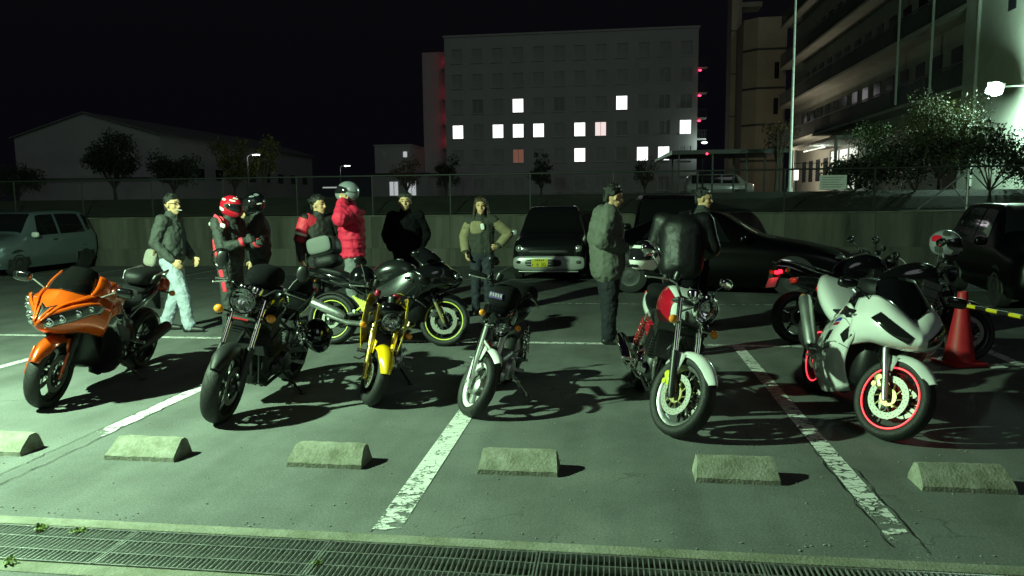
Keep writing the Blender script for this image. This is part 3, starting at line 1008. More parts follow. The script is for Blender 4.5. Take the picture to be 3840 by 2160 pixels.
# stair tower and tall stack beyond the ward building, lit by a sodium lamp
tow = empty("stair_tower", (14.7, 80, 1.78), 0, "beige stair tower with dark joint bands beside the ward building", "building")
m = MB()
m.add([(-1.6, 0.6, 0), (-0.4, -0.6, 0), (2.4, -0.6, 0), (2.4, 5, 0), (-1.6, 5, 0), (-1.6, 0.6, 17.6), (-0.4, -0.6, 17.6), (2.4, -0.6, 17.6), (2.4, 5, 17.6), (-1.6, 5, 17.6)],
      [(0, 1, 6, 5), (1, 2, 7, 6), (2, 3, 8, 7), (3, 4, 9, 8), (4, 0, 5, 9), (5, 6, 7, 8, 9)])
TOWC = concrete_mat("tower_render", (0.42, 0.37, 0.29), 0.4, dirt=0.2)
m.build("wall", TOWC, tow, 0)
for z in (3.4, 7.0, 10.6, 14.4):
    MB().add([(-1.63, 0.59, z), (-0.41, -0.63, z), (2.43, -0.63, z), (2.43, -0.63, z + .22), (-0.41, -0.63, z + .22), (-1.63, 0.59, z + .22)],
             [(0, 1, 4, 5), (1, 2, 3, 4)]).build("joint_band", RAILP, tow, 0)
for z in (5.3, 8.9, 12.4):
    MB().box((1.5, -0.62, z), (0.45, 0.06, 1.6)).build("window", DARKP, tow, 0)
stk = empty("service_stack", (13.1, 85, 1.78), 0, "tall narrow brownish service stack rising behind the stair tower", "building")
MB().bbox(-0.55, 0.5, 0, 3, 0, 26).build("wall", TOWC, stk, 0)
for z in (4, 8.5, 13, 17.5, 22):
    MB().bbox(-0.58, 0.53, -0.03, 0.2, z, z + 0.12).build("joint_band", RAILP, stk, 0)
MB().bbox(0.5, 2.6, 0.1, 2.6, 20.0, 20.5).build("bridge", TOWC, stk, 0)

yl = empty("courtyard_lamp", (12.75, 55, 1.78), 0, "small bright courtyard lamp behind the carport", "lamp")
MB().tube([(0, 0, 0), (0, 0, 1.0)], 0.05, 8).build("post", STEEL_D, yl)
MB().bbox(-0.13, 0.13, -0.13, 0.13, 1.0, 1.75).build("lantern", M("lantern_on", (1, 1, 1), .4, emit=(1, .95, .8), estr=1.6), yl, bevel=0.03)
d = bpy.data.lights.new("sodium_lamp", 'POINT'); d.energy = 700; d.color = (1.0, 0.86, 0.64); d.shadow_soft_size = 0.2
o = bpy.data.objects.new("sodium_lamp", d); COL.objects.link(o); o.parent = yl; o.location = (-0.6, 6.0, 2.2)

# carport roof in front of the ward building
cp = empty("carport", (6.6, 42, 1.78), 0, "dark flat carport roof on thin posts behind the white van", "carport")
MB().bbox(-3.4, 2.7, 0, 5, 2.2, 2.42).build("roof", STEEL_D, cp, 0)
MB().add([(-3.4, -0.01, 2.2), (-4.3, -0.01, 1.85), (-4.3, 4, 1.85), (-3.4, 4, 2.2), (-3.4, -0.01, 2.42), (-4.3, -0.01, 1.95), (-4.3, 4, 1.95), (-3.4, 4, 2.42)],
         [(0, 1, 2, 3), (4, 7, 6, 5), (0, 4, 5, 1), (1, 5, 6, 2), (2, 6, 7, 3)]).build("eave", POLE, cp, 0)
for x in (-3.0, -1.2, 0.6, 2.4):
    for y in (0.3, 4.7):
        MB().box((x, y, 1.1), (0.09, 0.09, 2.2)).build("post", STEEL_D, cp, 0)
MB().ell((-1.55, -0.1, 2.2), 0.06, 8, 6).build("red_lamp", RED_ON, cp)

# ================================================================ trees and shrubs
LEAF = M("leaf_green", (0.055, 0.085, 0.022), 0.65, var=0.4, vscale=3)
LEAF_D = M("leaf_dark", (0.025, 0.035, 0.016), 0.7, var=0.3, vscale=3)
LEAF_Y = M("leaf_painted_lit", (0.085, 0.095, 0.022), 0.6, var=0.4, vscale=2)  # leaf green with the lamplight put into the base colour
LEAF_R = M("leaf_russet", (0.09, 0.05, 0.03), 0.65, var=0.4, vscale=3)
BARK = M("bark", (0.05, 0.042, 0.032), 0.9, var=0.3, vscale=10)


def tree(name, loc, lb, cat, h, cr, trunk_h, leaf, nl, seed, ls=0.09, fan=0.0, lobes=7, group=None, squash=0.8):
    rnd = random.Random(seed)
    root = empty(name, loc, 0, lb, cat, group)
    tm = MB()
    tips = []
    lean = Vector((rnd.uniform(-.1, .1) + fan * 0.4, rnd.uniform(-.08, .08), 0))
    tr = max(0.03, h * 0.022)
    top = Vector((0, 0, trunk_h)) + lean * trunk_h
    tm.tube([(0, 0, -0.05), top * 0.5, top], [tr * 1.25, tr, tr * 0.85], 8)
    cc = Vector((fan * cr * 0.7, 0, (trunk_h + h) / 2)) + lean * trunk_h
    for k in range(lobes):
        a = 2 * PI * k / lobes + rnd.uniform(-.4, .4)
        rr = cr * rnd.uniform(0.35, 0.8)
        zz = trunk_h + (h - trunk_h) * rnd.uniform(0.25, 0.92)
        e = Vector((rr * math.cos(a) + fan * cr * 0.7, rr * math.sin(a), zz)) + lean * trunk_h
        midp = top.lerp(e, 0.5) + Vector((rnd.uniform(-.1, .1), rnd.uniform(-.1, .1), rnd.uniform(0, .15))) * cr
        tm.tube([top * 0.92, midp, e], [tr * 0.6, tr * 0.38, tr * 0.12], 6)
        tips.append((e, cr * rnd.uniform(0.30, 0.52)))
        for q in range(3):
            e2 = midp.lerp(e, rnd.uniform(.2, .9)) + Vector((rnd.uniform(-1, 1), rnd.uniform(-1, 1), rnd.uniform(-.2, .8))) * cr * 0.35
            tm.tube([midp.lerp(e, rnd.uniform(0, .4)), e2], [tr * 0.22, tr * 0.07], 5)
            tips.append((e2, cr * rnd.uniform(0.16, 0.32)))
    tm.build("trunk", BARK, root)
    lm = MB()
    wsum = sum(t[1] ** 2 for t in tips)
    for (c, r) in tips:
        n = int(nl * r * r / wsum)
        for _ in range(n):
            d = Vector((rnd.gauss(0, 1), rnd.gauss(0, 1), rnd.gauss(0, squash))).normalized() * r * (rnd.random() ** 0.45)
            p = c + d
            s = ls * rnd.uniform(0.6, 1.3)
            q = Euler((rnd.uniform(-1.2, 1.2), rnd.uniform(-1.2, 1.2), rnd.uniform(0, 6.28))).to_matrix()
            lm.add([p + q @ Vector(v) for v in ((-s, 0, 0), (0, -s * 0.42, s * .08), (s, 0, 0), (0, s * 0.42, s * .08))], [(0, 1, 2, 3)])
    lm.build("crown", leaf, root, 0)
    return root


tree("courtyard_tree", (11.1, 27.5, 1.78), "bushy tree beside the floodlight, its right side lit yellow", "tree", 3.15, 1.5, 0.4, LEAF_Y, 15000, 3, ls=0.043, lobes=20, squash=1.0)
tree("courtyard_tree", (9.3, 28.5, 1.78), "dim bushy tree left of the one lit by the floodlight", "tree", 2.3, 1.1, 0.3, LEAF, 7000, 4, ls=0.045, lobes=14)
tree("young_tree", (8.3, 40.0, 1.78), "thin reddish young tree by the carport's right end", "tree", 3.9, 0.9, 1.6, LEAF_R, 500, 5, ls=0.1)
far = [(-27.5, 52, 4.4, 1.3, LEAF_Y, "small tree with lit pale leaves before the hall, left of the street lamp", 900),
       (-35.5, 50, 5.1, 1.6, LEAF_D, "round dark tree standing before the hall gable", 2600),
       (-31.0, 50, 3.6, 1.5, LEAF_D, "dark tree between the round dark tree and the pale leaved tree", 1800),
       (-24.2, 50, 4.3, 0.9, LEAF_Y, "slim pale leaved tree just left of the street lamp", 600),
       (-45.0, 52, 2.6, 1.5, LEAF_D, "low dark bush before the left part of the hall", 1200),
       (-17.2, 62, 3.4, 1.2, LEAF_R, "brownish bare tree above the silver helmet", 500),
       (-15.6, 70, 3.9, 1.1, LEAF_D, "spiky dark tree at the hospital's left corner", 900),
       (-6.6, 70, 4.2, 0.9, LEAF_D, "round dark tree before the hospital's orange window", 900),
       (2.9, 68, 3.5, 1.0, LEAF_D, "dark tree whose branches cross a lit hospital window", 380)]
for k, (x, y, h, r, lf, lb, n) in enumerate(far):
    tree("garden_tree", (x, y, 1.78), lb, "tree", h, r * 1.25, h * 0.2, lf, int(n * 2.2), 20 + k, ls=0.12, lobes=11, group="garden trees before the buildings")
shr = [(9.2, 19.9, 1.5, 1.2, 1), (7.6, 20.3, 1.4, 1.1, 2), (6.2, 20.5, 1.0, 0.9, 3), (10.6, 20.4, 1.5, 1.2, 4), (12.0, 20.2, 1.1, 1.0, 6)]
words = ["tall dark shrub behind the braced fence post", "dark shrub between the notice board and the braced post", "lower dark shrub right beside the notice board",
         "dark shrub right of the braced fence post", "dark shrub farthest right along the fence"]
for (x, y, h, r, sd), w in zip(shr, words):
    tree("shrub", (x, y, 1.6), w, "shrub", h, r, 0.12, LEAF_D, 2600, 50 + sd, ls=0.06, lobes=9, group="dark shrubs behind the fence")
# ================================================================ motorcycles
RUBBER = M("tyre_rubber", (0.014, 0.014, 0.014), 0.62, var=0.25, vscale=30, bump=0.25, bscale=90)
BLK = M("satin_black", (0.008, 0.008, 0.009), 0.38)
BLKG = M("gloss_black", (0.005, 0.005, 0.006), 0.12, coat=1.0)
PLAST = M("black_plastic", (0.010, 0.010, 0.011), 0.55, bump=0.15, bscale=300)
VINYL = M("seat_vinyl", (0.009, 0.009, 0.010), 0.5, bump=0.25, bscale=180, spec=.3)
CHROME = M("chrome", (0.82, 0.82, 0.80), 0.09, 1.0)
ALU = M("cast_aluminium", (0.48, 0.49, 0.48), 0.38, 0.9, var=0.2, vscale=20)
ALUD = M("dark_alloy", (0.055, 0.055, 0.056), 0.42, 0.8, var=0.2, vscale=20)
DISC = M("brake_steel", (0.30, 0.30, 0.27), 0.5, .8)
GOLD = M("gold_alloy", (0.52, 0.46, 0.22), 0.35, 0.8)
REFL = M("reflector", (0.85, 0.87, 0.88), 0.12, 1.0)
LENS = glassy("clear_lens", (1, 1, 1), 0.10)
SMOKE = glassy("smoked_screen", (0.10, 0.10, 0.11), 0.08, 0.05, 0.25, (0.02, 0.02, 0.02))
AMBER = M("amber_lens", (0.85, 0.30, 0.03), 0.18, coat=0.6)
REDL = M("red_lens", (0.55, 0.02, 0.02), 0.15, coat=0.6)
ORANGE = M("orange_paint", (0.62, 0.082, 0.005), 0.27, 0.3, coat=1.0)
WHITEP = M("white_paint", (0.76, 0.77, 0.76), 0.25, coat=1.0)
REDP = M("candy_red_paint", (0.50, 0.008, 0.025), 0.2, 0.2, coat=1.0)
YELLOW = M("yellow_paint", (0.82, 0.52, 0.008), 0.25, coat=1.0)
YELT = M("yellow_green_tape", (0.62, 0.66, 0.10), 0.4)
GREYP = M("grey_paint", (0.022, 0.024, 0.024), 0.22, 0.5, coat=1.0)
MIRR = M("mirror_glass", (0.75, 0.77, 0.78), 0.03, 1.0)
PLATE = M("plate_white", (0.7, 0.72, 0.7), 0.5)
SUSR = M("red_spring", (0.45, 0.02, 0.02), 0.35)


def bag_shape(mb, c, s, p=2.6, seg=20, rings=12, rot=None):
    """rounded soft box (superellipsoid)"""
    q = Euler(rot).to_matrix() if rot else Matrix.Identity(3)
    def f(x, e): return math.copysign(abs(x) ** (2 / e), x)
    vs, fs = [], []
    for i in range(rings + 1):
        ph = -PI / 2 + PI * i / rings
        for k in range(seg):
            w = 2 * PI * k / seg
            v = Vector((s[0] / 2 * f(math.cos(ph), p) * f(math.cos(w), p), s[1] / 2 * f(math.cos(ph), p) * f(math.sin(w), p), s[2] / 2 * f(math.sin(ph), p)))
            vs.append(Vector(c) + q @ v)
    for i in range(rings):
        for k in range(seg):
            k2 = (k + 1) % seg
            fs.append((i * seg + k, i * seg + k2, (i + 1) * seg + k2, (i + 1) * seg + k))
    return mb.add(vs, fs)


class Bike:
    def __init__(self, label, pos, psi, lean, scale, steer, wb=1.4, Rf=0.30, Rr=0.305, rake=25, group="motorcycles in the car park", name="motorcycle"):
        self.root = empty(name, (pos[0], pos[1], 0), 0, label, "motorcycle", group)
        self.root.rotation_euler = (Matrix.Rotation(R(psi), 3, 'Z') @ Matrix.Rotation(-R(lean), 3, 'X')).to_euler()
        self.root.scale = (scale,) * 3
        self.wb, self.Rf, self.Rr = wb, Rf, Rr
        r = R(rake)
        self.a = Vector((-math.sin(r), 0, math.cos(r)))
        self.n = Vector((math.cos(r), 0, math.sin(r)))
        self.A = Vector((0, 0, Rf))
        self.B = Vector((-wb, 0, Rr))
        P0 = self.A + Vector((-0.035, 0, 0))
        self.T = Matrix.Translation(P0) @ Matrix.Rotation(R(steer), 4, self.a) @ Matrix.Translation(-P0)

    def fk(self, t, y=0.0, no=0.0):
        return self.A + self.a * t + self.n * no + Vector((0, y, 0))

    def part(self, name, mb, mat, parent=None, st=False, **kw):
        if st:
            mb.xf(self.T)
        return mb.build(name, mat, parent if parent is not None else self.root, **kw)

    # ---- wheel: rim is the part, tyre / discs / tape are its sub-parts
    def wheel(self, front, w, rim_r, rim_mat, spokes=5, fork2=True, disc_r=0.15, discs=(1, -1), disc_mat=DISC, carrier=ALUD, tape=None, hubw=0.10, lip_mat=None, spoke_mat=None, wire=False):
        c = self.A if front else self.B
        Rr = self.Rf if front else self.Rr
        nm = "front_wheel" if front else "rear_wheel"
        m = MB()
        b = rim_r
        hw = w * 0.36
        prof = [(b + 0.010, hw), (b + 0.010, hw - 0.008), (b - 0.012, hw - 0.012), (b - 0.028, hw * 0.35), (b - 0.030, 0), (b - 0.028, -hw * 0.35), (b - 0.012, -hw + 0.012), (b + 0.010, -hw + 0.008), (b + 0.010, -hw)]
        m.lathe(prof, c, 'Y', 48)
        sm = MB() if spoke_mat else m
        sm.lathe([(0.0, hubw / 2), (0.028, hubw / 2), (0.036, hubw / 2 - 0.01), (0.040, 0), (0.036, -hubw / 2 + 0.01), (0.028, -hubw / 2), (0.0, -hubw / 2)], c, 'Y', 20)
        if wire:
            for k in range(36):
                w0 = 2 * PI * k / 36
                s = 1 if k % 2 else -1
                w1 = w0 + 0.5 * (1 if k % 4 < 2 else -1)
                sm.tube([c + Vector((0.036 * math.cos(w0), s * hubw * 0.42, 0.036 * math.sin(w0))), c + Vector(((b - 0.026) * math.cos(w1), s * 0.008, (b - 0.026) * math.sin(w1)))], 0.0022, 4, False)
        else:
            for k in range(spokes):
                w0 = 2 * PI * k / spokes + 0.2
                arms = ((0, -0.16), (0, 0.16)) if fork2 else ((0, 0),)
                for (_, dw) in arms:
                    p0 = c + Vector((0.032 * math.cos(w0), 0, 0.032 * math.sin(w0)))
                    w1 = w0 + dw
                    p1 = c + Vector(((b - 0.024) * math.cos(w1), 0, (b - 0.024) * math.sin(w1)))
                    sm.tube([p0, p0.lerp(p1, 0.5), p1], [0.017, 0.012, 0.014], 6, True)
        wh = self.part(nm, m, rim_mat, st=front)
        if spoke_mat:
            self.part("spokes", sm, spoke_mat, wh, st=front)
        # tyre
        h = Rr - b
        t = MB()
        tp = [(b + 0.002, 0.37 * w), (b + 0.10 * h, 0.43 * w), (b + 0.35 * h, 0.492 * w), (b + 0.55 * h, 0.50 * w), (b + 0.74 * h, 0.445 * w), (b + 0.88 * h, 0.33 * w), (b + 0.97 * h, 0.17 * w), (Rr, 0)]
        t.lathe(tp + [(r_, -y_) for r_, y_ in tp[::-1][1:]], c, 'Y', 56)
        # tread grooves as shallow raised-dark cuts: slim wedges laid in the shoulder
        self.part("tyre", t, RUBBER, wh, st=front, smooth=60)
        gm = MB()
        for k in range(22):
            for s in (1, -1):
                a0 = 2 * PI * (k + (0.5 if s > 0 else 0)) / 22
                pts = []
                for q in range(5):
                    u = q / 4
                    yy = s * w * (0.06 + 0.34 * u)
                    rr = None
                    for i in range(len(tp) - 1):
                        (r1, y1), (r0, y0) = tp[i], tp[i + 1]
                        if y0 <= abs(yy) <= y1:
                            f = (abs(yy) - y0) / max(1e-6, y1 - y0); rr = r0 + (r1 - r0) * f
                    if rr is None: rr = Rr
                    an = a0 + u * 0.22
                    pts.append((an, yy, rr + 0.0009))
                vs = []; fs = []
                for q, (an, yy, rr) in enumerate(pts):
                    d = 0.010 * (1 - abs(q - 2) * 0.3)
                    for sg in (-1, 1):
                        vs.append((c[0] + rr * math.cos(an + sg * d), yy, c[2] + rr * math.sin(an + sg * d)))
                    if q: fs.append((2 * q - 2, 2 * q - 1, 2 * q + 1, 2 * q))
                gm.add(vs, fs)
        self.part("tread_groove", gm, M("groove_black", (0.006, 0.006, 0.006), 0.9), wh, st=front, smooth=0)
        for s in discs:
            d = MB()
            y0 = s * (hubw / 2 + 0.012)
            d.lathe([(disc_r * 0.70, y0 - 0.0025), (disc_r, y0 - 0.0025), (disc_r, y0 + 0.0025), (disc_r * 0.70, y0 + 0.0025)], c, 'Y', 40, close=True)
            dd = self.part("brake_disc", d, disc_mat, wh, st=front)
            cm = MB()
            for k in range(10):
                w0 = 2 * PI * k / 10
                cm.tube([c + Vector((disc_r * 0.36 * math.cos(w0), y0, disc_r * 0.36 * math.sin(w0))), c + Vector((disc_r * 0.73 * math.cos(w0 + .22), y0, disc_r * 0.73 * math.sin(w0 + .22)))], 0.0055, 5)
            cm.lathe([(0.02, y0 - 0.004), (disc_r * 0.42, y0 - 0.004), (disc_r * 0.42, y0 + 0.004), (0.02, y0 + 0.004)], c, 'Y', 24, close=True)
            self.part("disc_carrier", cm, carrier, wh, st=front)
            hm = MB()
            for k in range(20):
                for rr, of in ((0.79, 0), (0.90, .5)):
                    w0 = 2 * PI * (k + of) / 20
                    q0 = c + Vector((disc_r * rr * math.cos(w0), y0 + s * 0.003, disc_r * rr * math.sin(w0)))
                    hm.lathe([(0.0, 0), (0.0042, 0)], q0, 'Y', 6)
            self.part("disc_holes", hm, BLK, wh, st=front, smooth=0)
        if tape:
            for s in (1, -1):
                tm = MB()
                tm.lathe([(b - 0.010, s * (hw - 0.009)), (b + 0.011, s * (hw - 0.003)), (b + 0.013, s * (hw + 0.004)), (b - 0.008, s * (hw + 0.001))], c, 'Y', 56, close=True)
                self.part("rim_tape", tm, tape, wh, st=front)
        ax = MB().tube([c + Vector((0, -0.115 if front else -0.16, 0)), c + Vector((0, 0.115 if front else 0.16, 0))], 0.012, 8)
        self.part("axle", ax, ALU, wh, st=front)
        return wh

    def fork(self, top=0.66, y=0.105, r_up=0.0205, r_lo=0.027, split=0.30, mat_up=CHROME, mat_lo=ALUD, usd=False, cal_mat=ALUD, cal=(1, -1), stay=True):
        for s in (1, -1):
            m = MB().tube([self.fk(split, s * y), self.fk(top, s * y)], r_up, 14)
            f = self.part("fork_leg", m, mat_up, st=True)
            m = MB().tube([self.fk(-0.035, s * y, 0), self.fk(0.0, s * y), self.fk(split, s * y), self.fk(split + 0.012, s * y)], [r_lo * 0.75, r_lo, r_lo, r_lo * 1.06], 14)
            m.tube([self.fk(-0.02, s * y), self.A + Vector((0, s * (y - 0.01), 0))], 0.02, 8)
            self.part("fork_slider", m, mat_lo, f, st=True)
        for s in cal:
            cm = MB()
            c = self.A + self.a * 0.12 + self.n * (-0.062) + Vector((0, s * (y - 0.032), 0))
            bag_shape(cm, c, (0.055, 0.06, 0.125), 4, rot=(0, -R(25) - 0.3, 0))
            cm.tube([c + Vector((0.01, s * 0.03, 0.03)), c + Vector((0.01, s * 0.036, 0.03))], 0.02, 10)
            cm.tube([c + Vector((-0.012, s * 0.03, -0.03)), c + Vector((-0.012, s * 0.036, -0.03))], 0.02, 10)
            self.part("caliper", cm, cal_mat, st=True)
            hz = MB().tube([c + Vector((0, 0, 0.06)), self.fk(0.30, s * (y + 0.02), -0.05), self.fk(0.5, s * y * 0.8, 0.0), self.fk(top, s * 0.15, 0.02)], 0.005, 6)
            self.part("brake_hose", hz, BLK, st=True)
        m = MB()
        for t in (top - 0.17, top - 0.01):
            m.box(self.fk(t, 0, -0.02), (0.075, 2 * y + 0.07, 0.03), rot=(0, -R(25), 0))
        m.tube([self.fk(top - 0.2, 0, -0.04), self.fk(top + 0.02, 0, -0.04)], 0.025, 10)
        self.part("triple_clamp", m, ALUD, st=True, bevel=0.008)

    def fender(self, mat, w=0.135, a0=-12, a1=125, gap=0.018, drop=0.045, stays=True, y=0.105, nose=0.0):
        """front mudguard: a0 in front .. a1 behind, degrees from straight ahead"""
        m = MB()
        Rg = self.Rf + gap
        n = 22
        rings = []
        for i in range(n + 1):
            t = i / n
            w0 = R(a0 + (a1 - a0) * t)
            taper = min(1.0, 0.55 + 1.6 * t) * min(1.0, 0.5 + 2.2 * (1 - t))
            ring = []
            for k in range(9):
                u = -1 + 2 * k / 8
                yy = u * w / 2 * taper
                rr = Rg + 0.012 - drop * abs(u) ** 2.6
                ring.append((self.A[0] + rr * math.cos(w0), yy, self.A[2] + rr * math.sin(w0)))
            rings.append(ring)
        m.loft(rings, False, False)
        f = self.part("front_fender", m, mat, st=True, solid=0.004, sub=1)
        if stays:
            for s in (1, -1):
                s_ = MB()
                s_.add([self.fk(0.20, s * y, 0.0) + Vector((0.04, -s * 0.02, 0)), self.fk(0.20, s * y, 0.0) + Vector((-0.04, -s * 0.02, 0)), self.fk(0.31, s * w * 0.5, 0.02) + Vector((-.05, 0, 0)), self.fk(0.31, s * w * 0.5, 0.02) + Vector((.07, 0, 0))], [(0, 1, 2, 3)])
                self.part("fender_stay", s_, mat, f, st=True, solid=0.005)
        return f

    def round_lamp(self, r=0.09, t=0.58, no=0.15, shell=CHROME, y=0.0, depth=0.11, rim=None):
        c = self.fk(t, y, no)
        ax = Vector((0.985, 0, -0.10)).normalized()
        Q = Matrix.Translation(c) @ Vector((1, 0, 0)).rotation_difference(ax).to_matrix().to_4x4()
        m = MB().lathe([(0, -depth), (r * 0.45, -depth * 0.93), (r * 0.80, -depth * 0.62), (r * 0.97, -depth * 0.2), (r, 0.0), (r * 1.03, 0.006), (r * 0.99, 0.014), (r * 0.93, 0.012)], axis='X', seg=32)
        h = self.part("headlight", m.xf(Q), shell, st=True)
        # faceted reflector bowl
        m = MB()
        seg, rg = 16, 5
        pr = [(0.012, -depth * 0.55), (r * 0.34, -depth * 0.45), (r * 0.58, -depth * 0.31), (r * 0.80, -depth * 0.14), (r * 0.93, 0.0)]
        m.lathe(pr, axis='X', seg=seg)
        m.v = [(x + random.uniform(-.004, .004), y_, z) for x, y_, z in m.v]
        self.part("reflector", m.xf(Q), REFL, h, st=True, smooth=0)
        m = MB().tube([(-depth * 0.5, 0, 0), (-depth * 0.15, 0, 0)], [0.011, 0.009], 8)
        self.part("bulb", m.xf(Q), M("bulb_glass", (0.8, 0.8, 0.8), 0.1, coat=1), h, st=True)
        m = MB().lathe([(r * 0.94, 0.008), (r * 0.75, 0.017), (r * 0.4, 0.024), (0.0, 0.027)], axis='X', seg=32)
        self.part("lens", m.xf(Q), LENS, h, st=True)
        for s in (1, -1):
            br = MB()
            br.tube([self.fk(t, s * 0.10, 0.0), c + Vector((-0.03, s * r * 0.98, 0))], 0.010, 6)
            self.part("lamp_bracket", br, BLK, h, st=True)
        return h

    def blinker(self, base, tip, mat=AMBER, r=0.030, st=True, body=BLK):
        base, tip = Vector(base), Vector(tip)
        m = MB().tube([base, tip], 0.009, 6)
        b_ = self.part("indicator", m, body, st=st)
        m = MB().ell(tip + (tip - base).normalized() * r * 0.7, (r * 0.85, r * 1.15, r), 12, 8)
        self.part("amber_lens", m, mat, b_, st=st)

    def bars(self, t=0.68, rise=0.10, half=0.36, back=0.14, mat=BLK, r=0.011, lever=ALU, clip=False, drop=0.0):
        b = MB()
        c = self.fk(t, 0, -0.03)
        pts = {}
        for s in (1, -1):
            if clip:
                p0 = self.fk(t, s * 0.11, 0)
                e = p0 + Vector((-back, s * (half - 0.11), -drop))
                path = [p0, e]
            else:
                path = [c, c + Vector((0.0, s * 0.08, 0.0)), c + Vector((-0.01, s * 0.16, rise * 0.9)), c + Vector((-0.04, s * 0.22, rise)), c + Vector((-back, s * half, rise - 0.025))]
            b.tube(path, r, 8)
            pts[s] = path
        hb = self.part("handlebar", b, mat, st=True)
        for s in (1, -1):
            g_ = MB(); l_ = MB(); sw = MB()
            p = pts[s]
            d = (p[-1] - p[-2]).normalized()
            e = p[-1]
            g_.tube([e - d * 0.12, e - d * 0.115, e, e + d * 0.012], [0.014, 0.017, 0.0165, 0.019], 10)
            sw.box(e - d * 0.15, (0.045, 0.04, 0.05))
            q = e - d * 0.145 + Vector((0.035, 0, -0.005))
            l_.tube([q, q + d * 0.05 + Vector((0.03, 0, 0)), q + d * 0.16 + Vector((0.015, 0, -0.015))], [0.008, 0.006, 0.006], 6)
            l_.ell(q + d * 0.165 + Vector((0.015, 0, -0.015)), 0.009, 8, 6)
            self.part("grip", g_, VINYL, hb, st=True)
            self.part("switch_box", sw, PLAST, hb, st=True, bevel=0.008)
            self.part("lever", l_, lever, hb, st=True)
        rs = MB()
        e = pts[-1][-1]; d = (pts[-1][-1] - pts[-1][-2]).normalized()
        rs.lathe([(0, 0.03), (0.026, 0.03), (0.028, 0), (0.022, -0.03), (0, -0.03)], e - d * 0.2 + Vector((0.04, 0, 0.035)), 'Z', 14)
        self.part("reservoir", rs, BLK, hb, st=True)
        return pts

    def mirror(self, base, head, size=(0.05, 0.115, 0.07), rnd=True, stem=BLK, shell=BLK, st=True, yaw=0.0, rim=None):
        base, head = Vector(base), Vector(head)
        m = MB().tube([base, base.lerp(head, 0.5) + Vector((0, 0, 0.02)), head], 0.006, 6)
        mr = self.part("mirror", m, stem, st=st)
        m = MB()
        bag_shape(m, head, size, 2.2 if rnd else 3.4, rot=(0, 0, yaw))
        self.part("mirror_shell", m, shell, mr, st=st)
        m = MB()
        bag_shape(m, head + Vector((-size[0] * 0.46, 0, 0)), (0.008, size[1] * 0.86, size[2] * 0.84), 2.4, rot=(0, 0, yaw))
        self.part("mirror_glass", m, MIRR, mr, st=st)
        if rim:
            m = MB().lathe([(size[2] * 0.5, -0.008), (size[2] * 0.58, -0.008), (size[2] * 0.58, 0.008), (size[2] * 0.5, 0.008)], head + Vector((size[0] * 0.3, 0, 0)), 'X', 24, R(60), R(330), close=True)
            self.part("mirror_rim", m, rim, mr, st=st)

    def gauges(self, t=0.70, no=0.06, n=2, mat=CHROME, r=0.045, lit=False):
        for k in range(n):
            y = (k - (n - 1) / 2) * r * 2.3
            c = self.fk(t, y, no)
            m = MB().lathe([(0, -0.05), (r * 0.8, -0.045), (r, -0.01), (r * 1.05, 0.004), (r * 0.98, 0.012), (0, 0.010)], axis='Z', seg=20)
            m.xf(Matrix.Translation(c) @ Matrix.Rotation(R(-30), 4, 'Y'))
            self.part("gauge", m, mat, st=True)

    def tank(self, mat, secs, name="fuel_tank", cap=True, sub=2):
        m = MB().sym(secs)
        tk = self.part(name, m, mat, sub=sub)
        if cap:
            x, h = secs[len(secs) // 2]
            c = MB().lathe([(0, 0.012), (0.035, 0.012), (0.042, 0.004), (0.042, -0.02)], (x + 0.03, 0, h[0][1] - 0.004), 'Z', 20)
            self.part("filler_cap", c, ALU, tk)
        return tk

    def seat(self, secs, mat=VINYL, name="seat"):
        return self.part(name, MB().sym(secs), mat, sub=2)

    def engine(self, x=-0.62, z=0.42, w=0.44, mat=ALUD, fins=6, cover=ALU, h=0.30, cyl_tilt=20, cyl_w=None, radiator=True, rad_x=-0.36):
        m = MB()
        bag_shape(m, (x - 0.10, 0, z - 0.06), (0.46, w * 0.80, 0.26), 4.5)
        bag_shape(m, (x + 0.05, 0, z - 0.17), (0.26, w * 0.42, 0.15), 4)
        e = self.part("engine_case", m, mat)
        q = Matrix.Translation((x + 0.08, 0, z + 0.04)) @ Matrix.Rotation(R(cyl_tilt), 4, 'Y')
        cw = cyl_w or w * 0.86
        m = MB()
        m.box((0, 0, h * 0.5), (0.16, cw * 0.90, h))
        for k in range(fins):
            m.box((0, 0, 0.03 + h * 0.62 * k / fins), (0.215, cw, 0.009))
        m.box((0, 0, h + 0.01), (0.19, cw * 0.96, 0.07))
        self.part("cylinder_block", m.xf(q), mat, bevel=0.004)
        for s in (1, -1):
            m = MB()
            m.lathe([(0, s * 0.05), (0.06, s * 0.048), (0.085, s * 0.035), (0.092, 0), (0.09, -s * 0.02)], (x - 0.08, s * w * 0.40, z - 0.06), 'Y', 26)
            m.lathe([(0, s * 0.03), (0.045, s * 0.028), (0.058, 0)], (x - 0.22, s * w * 0.37, z - 0.01), 'Y', 20)
            m.lathe([(0, s * 0.03), (0.04, s * 0.028), (0.05, 0)], (x + 0.07, s * w * 0.38, z - 0.08), 'Y', 20)
            self.part("engine_cover", m, cover)
        if radiator:
            m = MB()
            m.box((rad_x, 0, z + 0.20), (0.035, 0.34, 0.30), rot=(0, R(-10), 0))
            for k in range(12):
                m.box((rad_x + 0.02, 0, z + 0.07 + k * 0.024), (0.01, 0.32, 0.006), rot=(0, R(-10), 0))
            self.part("radiator", m, BLK)
        return e

